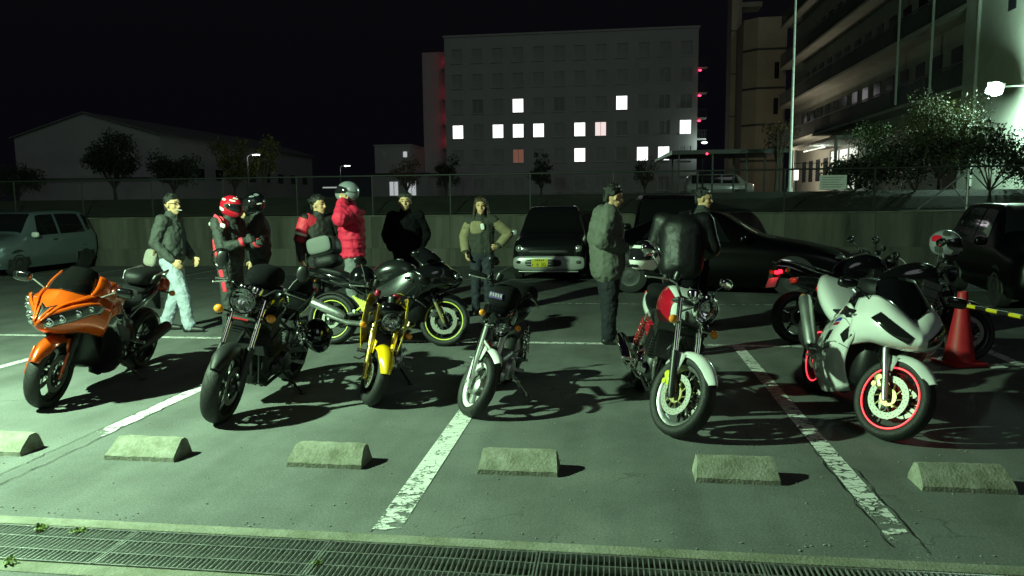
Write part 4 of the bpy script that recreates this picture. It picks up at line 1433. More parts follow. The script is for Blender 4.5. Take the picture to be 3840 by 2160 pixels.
    def headers(self, n=4, x=-0.46, z=0.60, mat=CHROME, to=(-0.85, 0.0, 0.20), w=0.30, r=0.018, low=0.17):
        for k in range(n):
            y = (k - (n - 1) / 2) * w / max(1, n - 1) if n > 1 else -0.04
            y2 = y * 0.55
            m = MB().tube([(x, y, z), (x + 0.06, y, z - 0.02), (x + 0.10, y, z - 0.10), (x + 0.07, y * 0.9, z - 0.26), (x - 0.01, y2, low + 0.05), (x - 0.10, y2, low), (to[0], y2 * 0.6 + to[1] * 0.6, to[2])], r, 10)
            self.part("exhaust_header", m, mat)

    def muffler(self, p0, p1, r=0.05, mat=CHROME, tip=ALUD, link=None):
        p0, p1 = Vector(p0), Vector(p1)
        d = (p1 - p0)
        m = MB().tube([p0, p0 + d * 0.10, p0 + d * 0.2, p0 + d * 0.92, p1], [r * 0.5, r * 0.85, r, r, r * 0.86], 20)
        mu = self.part("muffler", m, mat)
        m = MB().tube([p1 - d * 0.01, p1 + d.normalized() * 0.012], [r * 0.6, r * 0.55], 14)
        self.part("muffler_tip", m, tip, mu)
        if link:
            self.part("link_pipe", MB().tube([Vector(q) for q in link] + [p0 + d * 0.05], 0.022, 10), mat, mu)

    def rear(self, arm_mat=ALUD, shock=True, twin=True, pivot=(-0.88, 0.40), shock_mat=CHROME, spring=CHROME, top=(-1.02, 0.72)):
        m = MB()
        for s in (1, -1):
            m.tube([Vector((pivot[0], s * 0.10, pivot[1])), Vector((pivot[0] - 0.15, s * 0.13, pivot[1] - 0.02)), self.B + Vector((-0.03, s * 0.13, 0))], [0.034, 0.03, 0.022], 8, flat=0.5)
        m.tube([(pivot[0], -0.14, pivot[1]), (pivot[0], 0.14, pivot[1])], 0.035, 10)
        self.part("swing_arm", m, arm_mat)
        if shock and twin:
            for s in (1, -1):
                p0 = self.B + Vector((0.10, s * 0.15, 0.04)); p1 = Vector((top[0], s * 0.15, top[1]))
                sh = self.part("shock", MB().tube([p0, p1], 0.012, 8), shock_mat)
                c = MB(); pts = []
                for k in range(80):
                    u = k / 79; w0 = u * 2 * PI * 8
                    q = p0.lerp(p1, 0.18 + 0.68 * u)
                    d = (p1 - p0).normalized(); e1 = d.cross(Vector((0, 1, 0))).normalized(); e2 = Vector((0, 1, 0))
                    pts.append(q + (e1 * math.cos(w0) + e2 * math.sin(w0)) * 0.027)
                c.tube(pts, 0.0055, 5); self.part("spring", c, spring, sh)
        m = MB().tube([self.B + Vector((0.09 * math.cos(2 * PI * k / 16), 0.085, 0.09 * math.sin(2 * PI * k / 16))) for k in range(17)], 0.008, 6, False)
        m.tube([self.B + Vector((0, 0.085, 0.092)), Vector((pivot[0], 0.085, pivot[1] + 0.05))], 0.009, 5)
        m.tube([self.B + Vector((0, 0.085, -0.092)), Vector((pivot[0], 0.085, pivot[1] - 0.05))], 0.009, 5)
        self.part("chain", m, ALUD)

    def frame(self, mat=BLK, up=0.84, seat=0.74, rail=True):
        m = MB()
        hd = self.fk(0.56, 0, -0.05)
        for s in (1, -1):
            m.tube([hd, hd + Vector((-0.10, s * 0.09, -0.03)), Vector((-0.66, s * 0.12, 0.72)), Vector((-0.90, s * 0.13, 0.60)), Vector((-0.90, s * 0.12, 0.33))], 0.018, 8)
            m.tube([hd + Vector((0.01, 0, -0.10)), Vector((-0.36, s * 0.10, 0.52)), Vector((-0.40, s * 0.12, 0.24)), Vector((-0.52, s * 0.13, 0.19)), Vector((-0.86, s * 0.13, 0.22)), Vector((-0.90, s * 0.13, 0.34))], 0.016, 8)
            if rail:
                m.tube([Vector((-0.82, s * 0.12, 0.68)), Vector((-1.1, s * 0.11, seat)), Vector((-1.62, s * 0.08, seat + 0.06))], 0.013, 8)
        self.part("frame", m, mat)

    def pegs(self, x=-0.86, z=0.34, y=0.26, mat=ALU):
        for s in (1, -1):
            m = MB().tube([(x, s * 0.13, z), (x, s * (y + 0.0), z)], 0.011, 8)
            m.tube([(x, s * (y - 0.02), z + 0.002), (x, s * (y + 0.06), z + 0.004)], 0.017, 8)
            self.part("foot_peg", m, mat)
        m = MB().tube([(x + 0.02, 0.16, z - 0.02), (x + 0.16, 0.2, z - 0.05), (x + 0.17, 0.26, z - 0.04)], 0.008, 6)
        self.part("gear_lever", m, mat)
        m = MB().tube([(x + 0.02, -0.16, z - 0.02), (x + 0.17, -0.21, z - 0.04), (x + 0.17, -0.26, z - 0.03)], 0.008, 6)
        self.part("brake_pedal", m, mat)

    def stand(self, x=-0.78, z=0.28, foot=(-0.86, 0.34), mat=BLK, lean=11):
        fz = math.tan(R(lean)) * foot[1]
        f = Vector((foot[0], foot[1], -0.0 + fz * 1.0))
        m = MB().tube([(x, 0.13, z), f + Vector((0, 0, 0.01))], [0.013, 0.011], 8)
        m.box(f + Vector((0.01, 0.01, 0.006)), (0.06, 0.045, 0.010), rot=(R(lean), 0, 0))
        self.part("side_stand", m, mat)

    def plate(self, x, z, tilt=20, yaw=0):
        m = MB().box((x, 0, z), (0.004, 0.23, 0.125), rot=(0, R(tilt), 0))
        self.part("number_plate", m, PLATE, bevel=0.004)


def S5(zt, w, zm, zl, k=0.72, wl=0.7):
    """half section: top centre, shoulder, widest, lower, bottom centre"""
    return [(0, zt), (w * k, zt - 0.012), (w, zm), (w * wl, zl), (0, zl)]
class Shell:
    """half sections [(x, [(y,z)*k])] turned into a smooth mirrored body"""
    def __init__(self, secs):
        k = len(secs[0][1])
        self.S = Surf([[(x, h[j][0], h[j][1]) for x, h in secs] for j in range(k)])

    def body(self, b, name, mat, nu=22, nv=12, parent=None, **kw):
        m = MB(); self.S.panel(m, nu=nu, nv=nv); m.mir()
        # close the ends
        n = (nu + 1) * (nv + 1)
        for col in (0, nu):
            ring = [j * (nu + 1) + col for j in range(nv + 1)]
            m.f.append(tuple(ring + [n + j for j in ring[::-1]]))
        return b.part(name, m, mat, parent, weld=True, smooth=50, **kw)

    def patch(self, b, name, mat, quad, parent=None, off=0.003, nu=10, nv=8, both=True, flip=1, **kw):
        m = MB(); self.S.panel(m, quad, nu, nv, off, flip)
        if both:
            m2 = MB(); m2.v = [(x, -y, z) for x, y, z in m.v]; m2.f = list(m.f)
            b.part(name, m2, mat, parent, smooth=50, **kw)
        return b.part(name, m, mat, parent, smooth=50, **kw)


def secs(*rows):
    return [(x, S5(zt, w, zm, zl)) for x, zt, w, zm, zl in rows]


def half_panel(b, name, mat, S, quad=((0, 0), (1, 0), (1, 1), (0, 1)), nu=14, nv=10, off=0.0, flip=1, parent=None, solid=0.004, weld=False, both=True, st=False):
    m = MB(); S.panel(m, quad, nu, nv, off, flip)
    if both: m.mir()
    return b.part(name, m, mat, parent, smooth=45, solid=solid, weld=weld, st=st)


# ---------------------------------------------------------------- full-faired machines
def sport_bike(b, P):
    """P: paint dict. Nose, screen, side fairings, tank, seat, tail, running gear"""
    sy = P.get('sy', 1.0)
    def G_(rows): return Surf([[(x, y * sy, z) for x, y, z in r] for r in rows])
    nose = G_(P['noseg']) if 'noseg' in P else G_([
        [(-.02, 0, .99), (-.05, .09, .985), (-.12, .17, .965), (-.22, .235, .93), (-.34, .28, .88)],
        [(.09, 0, .915), (.06, .09, .925), (-.02, .18, .925), (-.13, .255, .90), (-.28, .30, .85)],
        [(.19, 0, .835), (.155, .08, .865), (.07, .18, .89), (-.05, .265, .88), (-.22, .315, .80)],
        [(.205, 0, .765), (.165, .08, .765), (.08, .18, .775), (-.04, .265, .80), (-.22, .315, .73)],
        [(.13, 0, .69), (.11, .07, .69), (.04, .16, .70), (-.06, .24, .71), (-.22, .30, .66)],
        [(.03, 0, .655), (.02, .06, .655), (-.03, .13, .66), (-.10, .2, .66), (-.24, .27, .60)]])
    nz = half_panel(b, "nose_cowl", P['nose'], nose, nu=26, nv=22, weld=True)
    lamp = P.get("lampm") or M("lamp_dark", (0.012, 0.012, 0.013), 0.08, 0.3, coat=1.0)
    for s in (1, -1):
        m = MB(); nose.panel(m, P['lampq'], 12, 6, 0.006, P.get('flip', 1))
        if s < 0: m.v = [(x, -y, z) for x, y, z in m.v]
        h = b.part("headlight", m, lamp, smooth=45, solid=0.003)
        for (u, v, r) in P.get('proj', ()):
            p = Vector(nose.at(u, v)); nn = Vector(nose.nrm(u, v)) * P.get('flip', 1)
            p.y *= s; nn.y *= s
            q = MB().lathe([(r, 0.002), (r * 0.95, 0.012), (r * 0.8, 0.014), (r * 0.72, 0.006), (r * 0.5, 0.013), (0, 0.018)], axis='X', seg=18)
            q.xf(Matrix.Translation(p) @ Vector((1, 0, 0)).rotation_difference((nn + Vector((0.8, 0, 0))).normalized()).to_matrix().to_4x4())
            b.part("projector", q, REFL, h)
    if 'intake' in P:
        half_panel(b, "ram_intake", BLK, nose, P['intake'], 6, 5, 0.005, P.get('flip', 1), nz, 0.003)
        if P.get('beak'):
            for s in (1, -1):
                m = MB(); nose.panel(m, ((0.0, 0.50), (0.10, 0.36), (0.16, 0.34), (0.03, 0.58)), 4, 3, 0.014, P.get('flip', 1))
                if s < 0: m.v = [(x, -y, z) for x, y, z in m.v]
                b.part("beak_blade", m, P['nose'], nz, solid=0.008)
    if P.get('ridge'):
        for s in (1, -1):
            m = MB(); nose.panel(m, ((.02, .56), (.50, .03), (.66, .03), (.09, .53)), 14, 3, 0.014, P.get('flip', 1))
            if s < 0: m.v = [(x, -y, z) for x, y, z in m.v]
            b.part("cowl_ridge", m, P['nose'], nz, solid=0.012, smooth=45)
    if P.get('brow'):
        for s in (1, -1):
            m = MB(); nose.panel(m, ((.09, .44), (.82, .30), (.84, .37), (.10, .49)), 12, 3, 0.012, P.get('flip', 1))
            if s < 0: m.v = [(x, -y, z) for x, y, z in m.v]
            b.part("lamp_brow", m, P['nose'], nz, solid=0.010, smooth=45)
    scr = G_(P['scrg']) if 'scrg' in P else G_([
        [(-.02, 0, .993), (-.05, .09, .988), (-.12, .165, .968), (-.22, .225, .935)],
        [(-.12, 0, 1.09), (-.14, .09, 1.08), (-.205, .155, 1.045), (-.29, .195, .99)],
        [(-.27, 0, 1.175), (-.285, .07, 1.165), (-.33, .12, 1.13), (-.385, .15, 1.07)]])
    half_panel(b, "windscreen", P.get('screen', SMOKE), scr, nu=16, nv=10, weld=True, solid=0.003)
    if P.get('ears'):
        for s in (1, -1):
            m = MB()
            ear = Surf([[(-.13, .185, .965), (-.21, .185, 1.03), (-.30, .160, 1.105)], [(-.20, .225, .955), (-.265, .225, 1.015), (-.34, .190, 1.09)], [(-.28, .270, .925), (-.33, .255, .985), (-.38, .215, 1.05)]])
            ear.panel(m, nu=8, nv=5)
            if s < 0: m.v = [(x, -y, z) for x, y, z in m.v]
            b.part("screen_surround", m, P['nose'], nz, solid=0.012, smooth=45)
    side = G_(P['sideg']) if 'sideg' in P else G_([
        [(-.20, .300, .80), (-.32, .305, .87), (-.48, .28, .84), (-.70, .235, .72), (-.92, .20, .62)],
        [(-.16, .285, .68), (-.30, .32, .75), (-.48, .305, .70), (-.72, .255, .60), (-.93, .21, .52)],
        [(-.27, .255, .56), (-.39, .305, .57), (-.55, .295, .52), (-.75, .25, .46), (-.95, .2, .42)],
        [(-.36, .20, .42), (-.46, .25, .40), (-.60, .25, .35), (-.78, .22, .31), (-.98, .17, .31)],
        [(-.40, .10, .25), (-.48, .15, .21), (-.62, .16, .18), (-.80, .15, .18), (-1.0, .12, .24)]])
    fl = -P.get('sflip', 1)
    for s in (1, -1):
        m = MB(); side.panel(m, nu=20, nv=18)
        if s < 0: m.v = [(x, -y, z) for x, y, z in m.v]
        sf = b.part("side_fairing", m, P['side'], smooth=45, solid=0.005)
        for (nm, mt, qd, of) in P.get('decals', ()):
            m = MB(); side.panel(m, qd, 8, 5, of, fl)
            if s < 0: m.v = [(x, -y, z) for x, y, z in m.v]
            b.part(nm, m, mt, sf, smooth=45, solid=0.003)
    # inner dark fill so daylight does not show through the machine
    m = MB(); bag_shape(m, (-.52, 0, .52), (.62, .40, .50), 4)
    b.part("engine_case", m, BLK)
    m = MB().box((-.34, 0, .50), (.03, .34, .26), rot=(0, R(-12), 0))
    for k in range(12): m.box((-.322, 0, .39 + k * .02), (.01, .32, .005), rot=(0, R(-12), 0))
    b.part("radiator", m, BLK)
    T = Shell(secs((-.34, .90, .08, .86, .76), (-.42, .975, .15, .88, .74), (-.58, 1.02, .18, .89, .72), (-.76, .975, .165, .86, .71), (-.90, .87, .11, .80, .71), (-.96, .80, .06, .77, .72)))
    tk = T.body(b, "fuel_tank", P['tank'])
    c = MB().lathe([(0, .010), (.036, .010), (.044, .002), (.044, -.02)], (-.56, 0, 1.022), 'Z', 20); b.part("filler_cap", c, ALU, tk)
    Shell(secs((-.88, .82, .08, .80, .74), (-.98, .805, .14, .775, .72), (-1.12, .80, .15, .77, .72), (-1.22, .84, .12, .80, .74), (-1.25, .87, .06, .82, .76))).body(b, "seat", VINYL)
    Shell(secs((-1.20, .87, .07, .83, .78), (-1.28, .895, .12, .86, .80), (-1.45, .93, .115, .89, .84), (-1.58, .945, .06, .92, .87))).body(b, "pillion_seat", VINYL)
    TL = Shell(secs(*P['tailg'])) if 'tailg' in P else Shell(secs((-1.0, .75, .13, .71, .64), (-1.2, .82, .155, .77, .68), (-1.42, .88, .15, .83, .74), (-1.6, .925, .105, .88, .80), (-1.76, .935, .05, .905, .85)))
    tl = TL.body(b, "tail_cowl", P['tail'])
    m = MB(); bag_shape(m, (-1.735, 0, .885), (.075, .17, .065), 3); b.part("tail_light", m, P.get('tlamp', REDL), tl)
    for s in (1, -1):
        b.blinker((-1.66, s * .09, .80), (-1.70, s * .17, .79), st=False)
    m = MB().box((-1.70, 0, .70), (.012, .16, .22), rot=(0, R(18), 0)); b.part("plate_hanger", m, PLAST, tl)
    if P.get('plate', True): b.plate(-1.735, .66, 18)
    m = MB()
    rg = []
    for i in range(9):
        w0 = R(20 + 120 * i / 8)
        rg.append([(b.B[0] + (b.Rr + .03 - .03 * abs(u) ** 2) * math.cos(w0), u * .09, b.B[2] + (b.Rr + .03 - .03 * abs(u) ** 2) * math.sin(w0)) for u in (-1, -.5, 0, .5, 1)])
    m.loft(rg, False, False); b.part("rear_hugger", m, PLAST, solid=.004)
    b.wheel(True, .12, .225, P.get('rim', BLK), P.get('spokes', 3), True, .158, disc_mat=DISC, carrier=P.get('carrier', ALUD), tape=P.get('tape'))
    b.wheel(False, .185, .225, P.get('rim', BLK), P.get('spokes', 3), True, .11, discs=(-1,), tape=P.get('tape'), hubw=.14)
    b.fork(.60, .105, .0255, .021, .24, P.get('fork', ALUD), P.get('forklo', ALUD), cal_mat=P.get('cal', ALUD))
    b.fender(P['fender'], .15, P.get('f0', 10), P.get('f1', 150), .016, .06, y=.105)
    b.bars(.56, 0, .33, .16, clip=True, drop=.03)
    b.gauges(.66, .10, 1, BLK, .07)
    b.rear(P.get('arm', ALUD), twin=False)
    b.frame(P.get('frame', ALUD), rail=False)
    for s in (1, -1):
        m = MB().tube([(-.85, s * .13, .58), (-1.25, s * .11, .74), (-1.55, s * .07, .84)], .014, 8)
        b.part("subframe_rail", m, BLK)
    b.pegs(-1.02, .40, .22)
    b.stand(-.84, .26, (-.95, .34), lean=P.get('lean', 11))
    return nose, side


# 1 orange sport tourer -------------------------------------------------------
b = Bike("metallic orange sport touring motorcycle with a smoked windscreen at far left", (-4.53, 5.33), -82, 11, 0.97, 3, wb=1.48)
q = ((.09, .45), (.88, .365), (.82, .565), (.11, .675))
NGO = [[(-.02, 0, 1.0), (-.05, .085, .985), (-.13, .165, .965), (-.22, .235, .94), (-.34, .285, .89)],
       [(.07, 0, .925), (.05, .09, .92), (-.03, .18, .915), (-.14, .26, .905), (-.28, .31, .86)],
       [(.20, 0, .84), (.14, .09, .865), (.045, .19, .895), (-.08, .275, .90), (-.24, .325, .83)],
       [(.27, 0, .745), (.185, .09, .765), (.075, .19, .79), (-.06, .275, .82), (-.22, .325, .76)],
       [(.17, 0, .675), (.13, .08, .68), (.05, .17, .70), (-.05, .25, .72), (-.2, .31, .67)],
       [(.04, 0, .645), (.03, .06, .645), (-.03, .13, .65), (-.10, .2, .65), (-.24, .27, .60)]]
sport_bike(b, dict(nose=ORANGE, noseg=NGO, ridge=True, side=BLKG, tank=ORANGE, tail=BLKG, fender=ORANGE, lampq=q, lampm=M('lamp_pale', (.16, .17, .165), .1, .5, coat=1.0), flip=-1, sflip=1, ears=True, brow=True, beak=True,
                   proj=((.19, .575, .036), (.34, .55, .034), (.53, .51, .030), (.68, .475, .026)),
                   intake=((0, .33), (.17, .29), (.08, .44), (0, .50)), f0=28, f1=150,
                   decals=(("orange_panel", ORANGE, ((0, .0), (.55, .0), (.40, .16), (0, .20)), .004), ("side_vent", PLAST, ((.30, .30), (.75, .28), (.80, .5), (.42, .55)), .004))))
for s in (1, -1):
    b.mirror((-.20, s * .24, .95), (-.20, s * .43, 1.02), (.07, .15, .085), False, ALU, BLKG, st=False)
    b.muffler((-1.05, s * .20, .32), (-1.62, s * .22, .46), .058, ALUD, BLK, [(-.75, s * .1, .2), (-.95, s * .17, .26)])
m = MB()
m.tube([(-1.30, .13, .93), (-1.36, .15, 1.00), (-1.66, .14, 1.03), (-1.72, .09, .97), (-1.72, -.09, .97), (-1.66, -.14, 1.03), (-1.36, -.15, 1.0), (-1.30, -.13, .93)], .011, 8)
b.part("grab_rail", m, ALU)
m = MB(); bag_shape(m, (-1.42, 0, .965), (.46, .26, .16), 3); b.part("seat_bag", m, VINYL)
for s in (1, -1):
    m = MB(); bag_shape(m, (-1.72, s * .075, .86), (.10, .14, .15), 2.6); b.part("tail_lamp", m, M("orange_red_lens", (.60, .06, .015), .2, coat=1))
for s in (1, -1):
    m = MB(); bag_shape(m, (.07, s * .135, .40), (.035, .02, .24), 3, rot=(0, R(-25), 0)); b.part("fork_guard", m, ORANGE, st=True)

# 7 white sport bike with the glowing front rim --------------------------------
LED = M("led_red_ring", (1, .05, .06), .4, emit=(1.0, .045, .065), estr=2.0)
b = Bike("white full faired sport motorcycle with a glowing red front rim", (1.80, 5.15), -86, 11, 0.93, 30, wb=1.39)
q = ((.13, .30), (.52, .22), (.66, .48), (.30, .52))
NG = [[(.06, 0, .875), (.0, .075, .93), (-.10, .15, .985), (-.20, .20, 1.0), (-.34, .245, .95)],
      [(.14, 0, .845), (.09, .08, .885), (0, .17, .925), (-.12, .235, .93), (-.28, .28, .89)],
      [(.20, 0, .80), (.155, .08, .825), (.06, .18, .85), (-.06, .26, .86), (-.22, .31, .82)],
      [(.215, 0, .755), (.17, .08, .755), (.08, .18, .76), (-.04, .26, .78), (-.20, .315, .74)],
      [(.16, 0, .70), (.13, .07, .70), (.05, .16, .70), (-.06, .24, .70), (-.22, .30, .66)],
      [(.06, 0, .665), (.04, .06, .665), (-.03, .13, .66), (-.10, .2, .66), (-.24, .27, .60)]]
SG = [[(.06, 0, .878), (.0, .072, .933), (-.10, .145, .988), (-.20, .195, 1.003)],
      [(-.06, 0, 1.0), (-.10, .085, 1.03), (-.18, .14, 1.05), (-.27, .175, 1.05)],
      [(-.24, 0, 1.16), (-.26, .07, 1.155), (-.31, .12, 1.13), (-.36, .15, 1.09)]]
SDG = [[(-.20, .290, .84), (-.32, .305, .90), (-.48, .28, .86), (-.70, .245, .74), (-.94, .21, .64)],
       [(-.15, .290, .70), (-.30, .325, .77), (-.48, .315, .71), (-.72, .275, .61), (-.96, .23, .53)],
       [(-.26, .265, .57), (-.38, .325, .58), (-.55, .320, .52), (-.76, .285, .45), (-1.0, .23, .41)],
       [(-.345, .225, .42), (-.44, .285, .40), (-.60, .295, .34), (-.80, .27, .29), (-1.04, .21, .29)],
       [(-.38, .130, .235), (-.47, .20, .19), (-.62, .22, .15), (-.82, .20, .15), (-1.06, .15, .21)]]
TLG = ((-1.0, .78, .15, .72, .63), (-1.2, .88, .185, .80, .69), (-1.42, .97, .18, .89, .77), (-1.6, 1.02, .13, .95, .85), (-1.77, 1.03, .06, .99, .92))
BLUE = M("blue_stripe", (.02, .03, .35), .3, coat=1)
sport_bike(b, dict(nose=WHITEP, side=WHITEP, tank=BLKG, tail=WHITEP, fender=WHITEP, lampq=((.14, .52), (.60, .30), (.72, .45), (.20, .70)), flip=-1, sflip=1, sy=1.03, sideg=SDG, tailg=TLG, noseg=NG, scrg=SG, screen=M('dark_screen2', (.004, .004, .005), .10, coat=1),
                   proj=(), tape=None, rim=BLK, carrier=GOLD, fork=ALU, forklo=ALU, f0=40, f1=120, spokes=3, cal=GOLD,
                   decals=(("side_vent", BLK, ((.06, .10), (.42, .03), (.50, .13), (.22, .21)), .004), ("lower_vent", BLK, ((.45, .33), (.60, .30), (.66, .40), (.5, .43)), .004), ("front_vent", BLK, ((.03, .30), (.12, .25), (.20, .40), (.10, .46)), .004), ("panel_seam", BLK, ((.0, .495), (1, .44), (1, .448), (.0, .503)), .003), ("panel_seam", BLK, ((.02, .235), (.5, .215), (.5, .222), (.02, .243)), .003),
                           ("blue_stripe", BLUE, ((.30, .23), (.52, .18), (.54, .215), (.33, .265)), .004), ("red_stripe", REDP, ((.33, .275), (.54, .225), (.56, .25), (.36, .305)), .004),
                           ("maker_mark", M("grey_print", (.2, .2, .2), .4), ((.30, .52), (.60, .50), (.60, .535), (.30, .555)), .004))))
for fr in (True, False):
    c = b.A if fr else b.B
    wv = .12 if fr else .185
    for s in (1, -1):
        m = MB()
        m.tube([c + Vector((.222 * math.cos(2 * PI * k / 48), s * (wv * .36 + .004), .222 * math.sin(2 * PI * k / 48))) for k in range(49)], .0062, 6, False)
        b.part("led_ring", m, LED, st=fr)
for s in (1, -1):
    b.mirror((-.20, s * .23, .96), (-.24, s * .40, 1.05), (.07, .14, .08), False, BLK, BLKG, st=False)
b.muffler((-1.08, -.21, .36), (-1.50, -.25, .80), .058, M("brushed_can", (.55, .57, .56), .33, .9, var=.1), BLK, [(-.72, -.08, .2), (-.95, -.16, .24)])
m = MB(); bag_shape(m, (-.62, 0, 1.03), (.40, .30, .16), 2.8); b.part("tank_cover", m, VINYL)

# S black sport bike standing side-on behind -----------------------------------
b = Bike("black sport motorcycle side on, yellow tape on its wheel rims", (-1.86, 8.06), -1, 9, 0.95, 4, wb=1.38)
sport_bike(b, dict(nose=BLKG, side=GREYP, tank=GREYP, tail=BLKG, fender=BLKG, lampq=((.16, .44), (.62, .36), (.66, .56), (.20, .62)), flip=-1, sy=.95,
                   proj=((.3, .5, .035),), tape=YELT, rim=BLK, fork=ALUD, forklo=GOLD, f0=30, f1=120, frame=GOLD, screen=M("dark_screen", (.006, .006, .007), .12, coat=1), lean=9, plate=False,
                   decals=(("black_lower", BLKG, ((0, .48), (1, .40), (1, 1), (0, 1)), .003),)))
m = MB()
for k in range(6):
    m.tube([(-1.02 + k * .028, -.20, .56 - k * .012), (-.93 + k * .015, -.21, .40 + k * .02)], .012, 6)
m.tube([(-1.06, -.20, .58), (-.86, -.215, .36)], .016, 6); m.tube([(-.84, -.20, .55), (-1.04, -.215, .38)], .014, 6)
b.part("yellow_step_plate", m, YELT)
m = MB().tube([(-.95, -.10, .25), (-1.15, -.16, .27), (-1.38, -.19, .36)], .03, 10); b.part("exhaust_pipe", m, ALU)
b.muffler((-1.16, -.19, .34), (-1.60, -.23, .52), .055, ALU, BLK)
for s in (1, -1):
    b.mirror((-.20, s * .23, .96), (-.26, s * .38, 1.06), (.07, .14, .08), False, BLK, BLKG, st=False)
m = MB(); bag_shape(m, (-1.50, 0, 1.17), (.36, .34, .25), 3.4, rot=(0, R(-14), 0))
tb = b.part("tail_case", m, M("case_grey", (.035, .038, .038), .5))
m = MB(); bag_shape(m, (-1.52, -.165, 1.185), (.30, .03, .20), 4, rot=(0, R(-14), 0)); b.part("case_lid", m, M("case_lid_grey", (.07, .078, .072), .6), tb)
m = MB(); bag_shape(m, (-1.46, 0, 1.00), (.34, .30, .17), 2.8, rot=(0, R(-12), 0)); b.part("roll_bag", m, VINYL)
m = MB().tube([(-1.36, -.12, .98), (-1.55, -.12, 1.03), (-1.66, 0, 1.06), (-1.55, .12, 1.03), (-1.36, .12, .98)], .012, 6); b.part("case_rack", m, BLK)

# ---------------------------------------------------------------- naked machines
# 2 black roadster -----------------------------------------------------------
b = Bike("black naked motorcycle with a big round headlight, second from left", (-2.90, 5.08), -86, 11, 0.97, 2, wb=1.42)
b.wheel(True, .135, .225, BLK, 5, True, .15, carrier=ALUD)
b.wheel(False, .18, .225, BLK, 5, True, .12, discs=(-1,), hubw=.14)
b.fork(.70, .112, .0225, .029, .30, CHROME, ALUD)
b.fender(PLAST, .15, 35, 120, .014, .05, y=.112)
b.round_lamp(.105, .63, .17, BLKG, rim=CHROME, depth=.13)
b.bars(.74, .07, .36, .13)
b.gauges(.76, .07, 2, CHROME, .045)
for s in (1, -1):
    b.blinker(b.fk(.56, s * .12, .02), b.fk(.56, s * .185, .04), r=.034)
b.mirror(b.fk(.78, -.22, -.06), b.fk(.98, -.33, -.02), (.05, .105, .15), True, BLK, BLK, rim=CHROME)
b.mirror(b.fk(.78, .22, -.06), b.fk(.98, .33, -.02), (.05, .105, .15), True, BLK, BLK)
T = Shell(secs((-.30, .90, .06, .87, .80), (-.36, .98, .13, .90, .77), (-.54, 1.03, .17, .90, .74), (-.74, .99, .155, .87, .74), (-.88, .89, .10, .83, .76), (-.92, .84, .05, .80, .77)))
T.body(b, "fuel_tank", BLKG)
Shell(secs((-.84, .83, .09, .81, .76), (-1.0, .80, .14, .77, .71), (-1.2, .83, .145, .79, .73), (-1.45, .87, .12, .83, .77), (-1.64, .885, .06, .86, .80))).body(b, "seat", VINYL)
Shell(secs((-1.05, .77, .15, .72, .65), (-1.35, .83, .14, .77, .69), (-1.6, .88, .10, .82, .75), (-1.76, .87, .05, .84, .80))).body(b, "tail_cowl", BLKG)
b.engine(-.60, .43, .46, ALUD, 7, ALUD)
b.headers(4, -.46, .62, ALUD)
b.muffler((-1.0, -.20, .28), (-1.56, -.22, .42), .055, ALUD, BLK, [(-.78, -.06, .19), (-.92, -.14, .22)])
b.rear(ALUD); b.frame(BLK); b.pegs(); b.stand()
m = MB(); bag_shape(m, (-1.735, 0, .83), (.07, .15, .07), 3); b.part("tail_light", m, REDL)
m = MB(); bag_shape(m, (-.54, 0, 1.09), (.34, .28, .19), 2.5); b.part("tank_bag", m, M("tank_bag_cloth", (.004, .004, .005), .95, bump=.3, bscale=150, spec=.1))
m = MB(); bag_shape(m, (-1.28, 0, .93), (.36, .30, .17), 2.6); b.part("seat_bag", m, MATS["tank_bag_cloth"])
m = MB().tube([b.fk(.50, -.06, .10), b.fk(.50, .06, .10)], .007, 8); b.part("red_reflector", m, REDL, st=True)

# 3 small yellow bike ---------------------------------------------------------
b = Bike("small yellow mini motorcycle with a gold front fork", (-1.92, 5.64), -80, 10, 0.95, 24, wb=1.2, Rf=.245, Rr=.25)
b.wheel(True, .115, .155, BLK, 5, False, .105, discs=(-1,), carrier=GOLD)
b.wheel(False, .125, .155, BLK, 5, False, .095, discs=(-1,), hubw=.12)
GOLDF = M("gold_fork", (.72, .55, .12), .28, .75)
b.fork(.62, .098, .026, .020, .25, GOLDF, GOLDF, cal=(-1,), cal_mat=GOLD)
b.fender(YELLOW, .15, 22, 140, .024, .055, y=.098)
b.round_lamp(.085, .45, .15, PLAST, depth=.11)
m = MB(); bag_shape(m, b.fk(.56, 0, .12), (.13, .24, .14), 2.8); b.part("lamp_cowl", m, BLKG, st=True)
for s in (1, -1):
    S_ = Surf([[tuple(b.fk(t, s * yy, no)) for t, yy, no in ((.74, .12, -.12), (.70, .165, .05), (.56, .175, .14))],
               [tuple(b.fk(t, s * yy, no)) for t, yy, no in ((.56, .16, -.16), (.48, .19, .0), (.38, .18, .08))],
               [tuple(b.fk(t, s * yy, no)) for t, yy, no in ((.36, .13, -.16), (.26, .16, -.03), (.20, .15, .05))]])
    m = MB(); S_.panel(m, nu=8, nv=8); b.part("tank_shroud", m, YELLOW, solid=.006, smooth=45)
b.bars(.64, .12, .34, .12)
b.gauges(.68, .06, 1, BLK, .05)
for s in (1, -1):
    b.blinker(b.fk(.40, s * .11, .03), b.fk(.40, s * .19, .04), r=.028)
    b.mirror(b.fk(.72, s * .20, -.08), b.fk(.98, s * .31, -.08), (.04, .12, .075), True)
Shell(secs((-.20, .80, .05, .77, .70), (-.28, .86, .11, .78, .66), (-.44, .87, .12, .77, .64), (-.58, .80, .09, .74, .65), (-.66, .74, .05, .70, .66))).body(b, "fuel_tank", BLKG)
Shell(secs((-.58, .73, .07, .71, .67), (-.78, .72, .12, .69, .64), (-1.0, .77, .12, .74, .68), (-1.22, .80, .08, .78, .72))).body(b, "seat", VINYL)
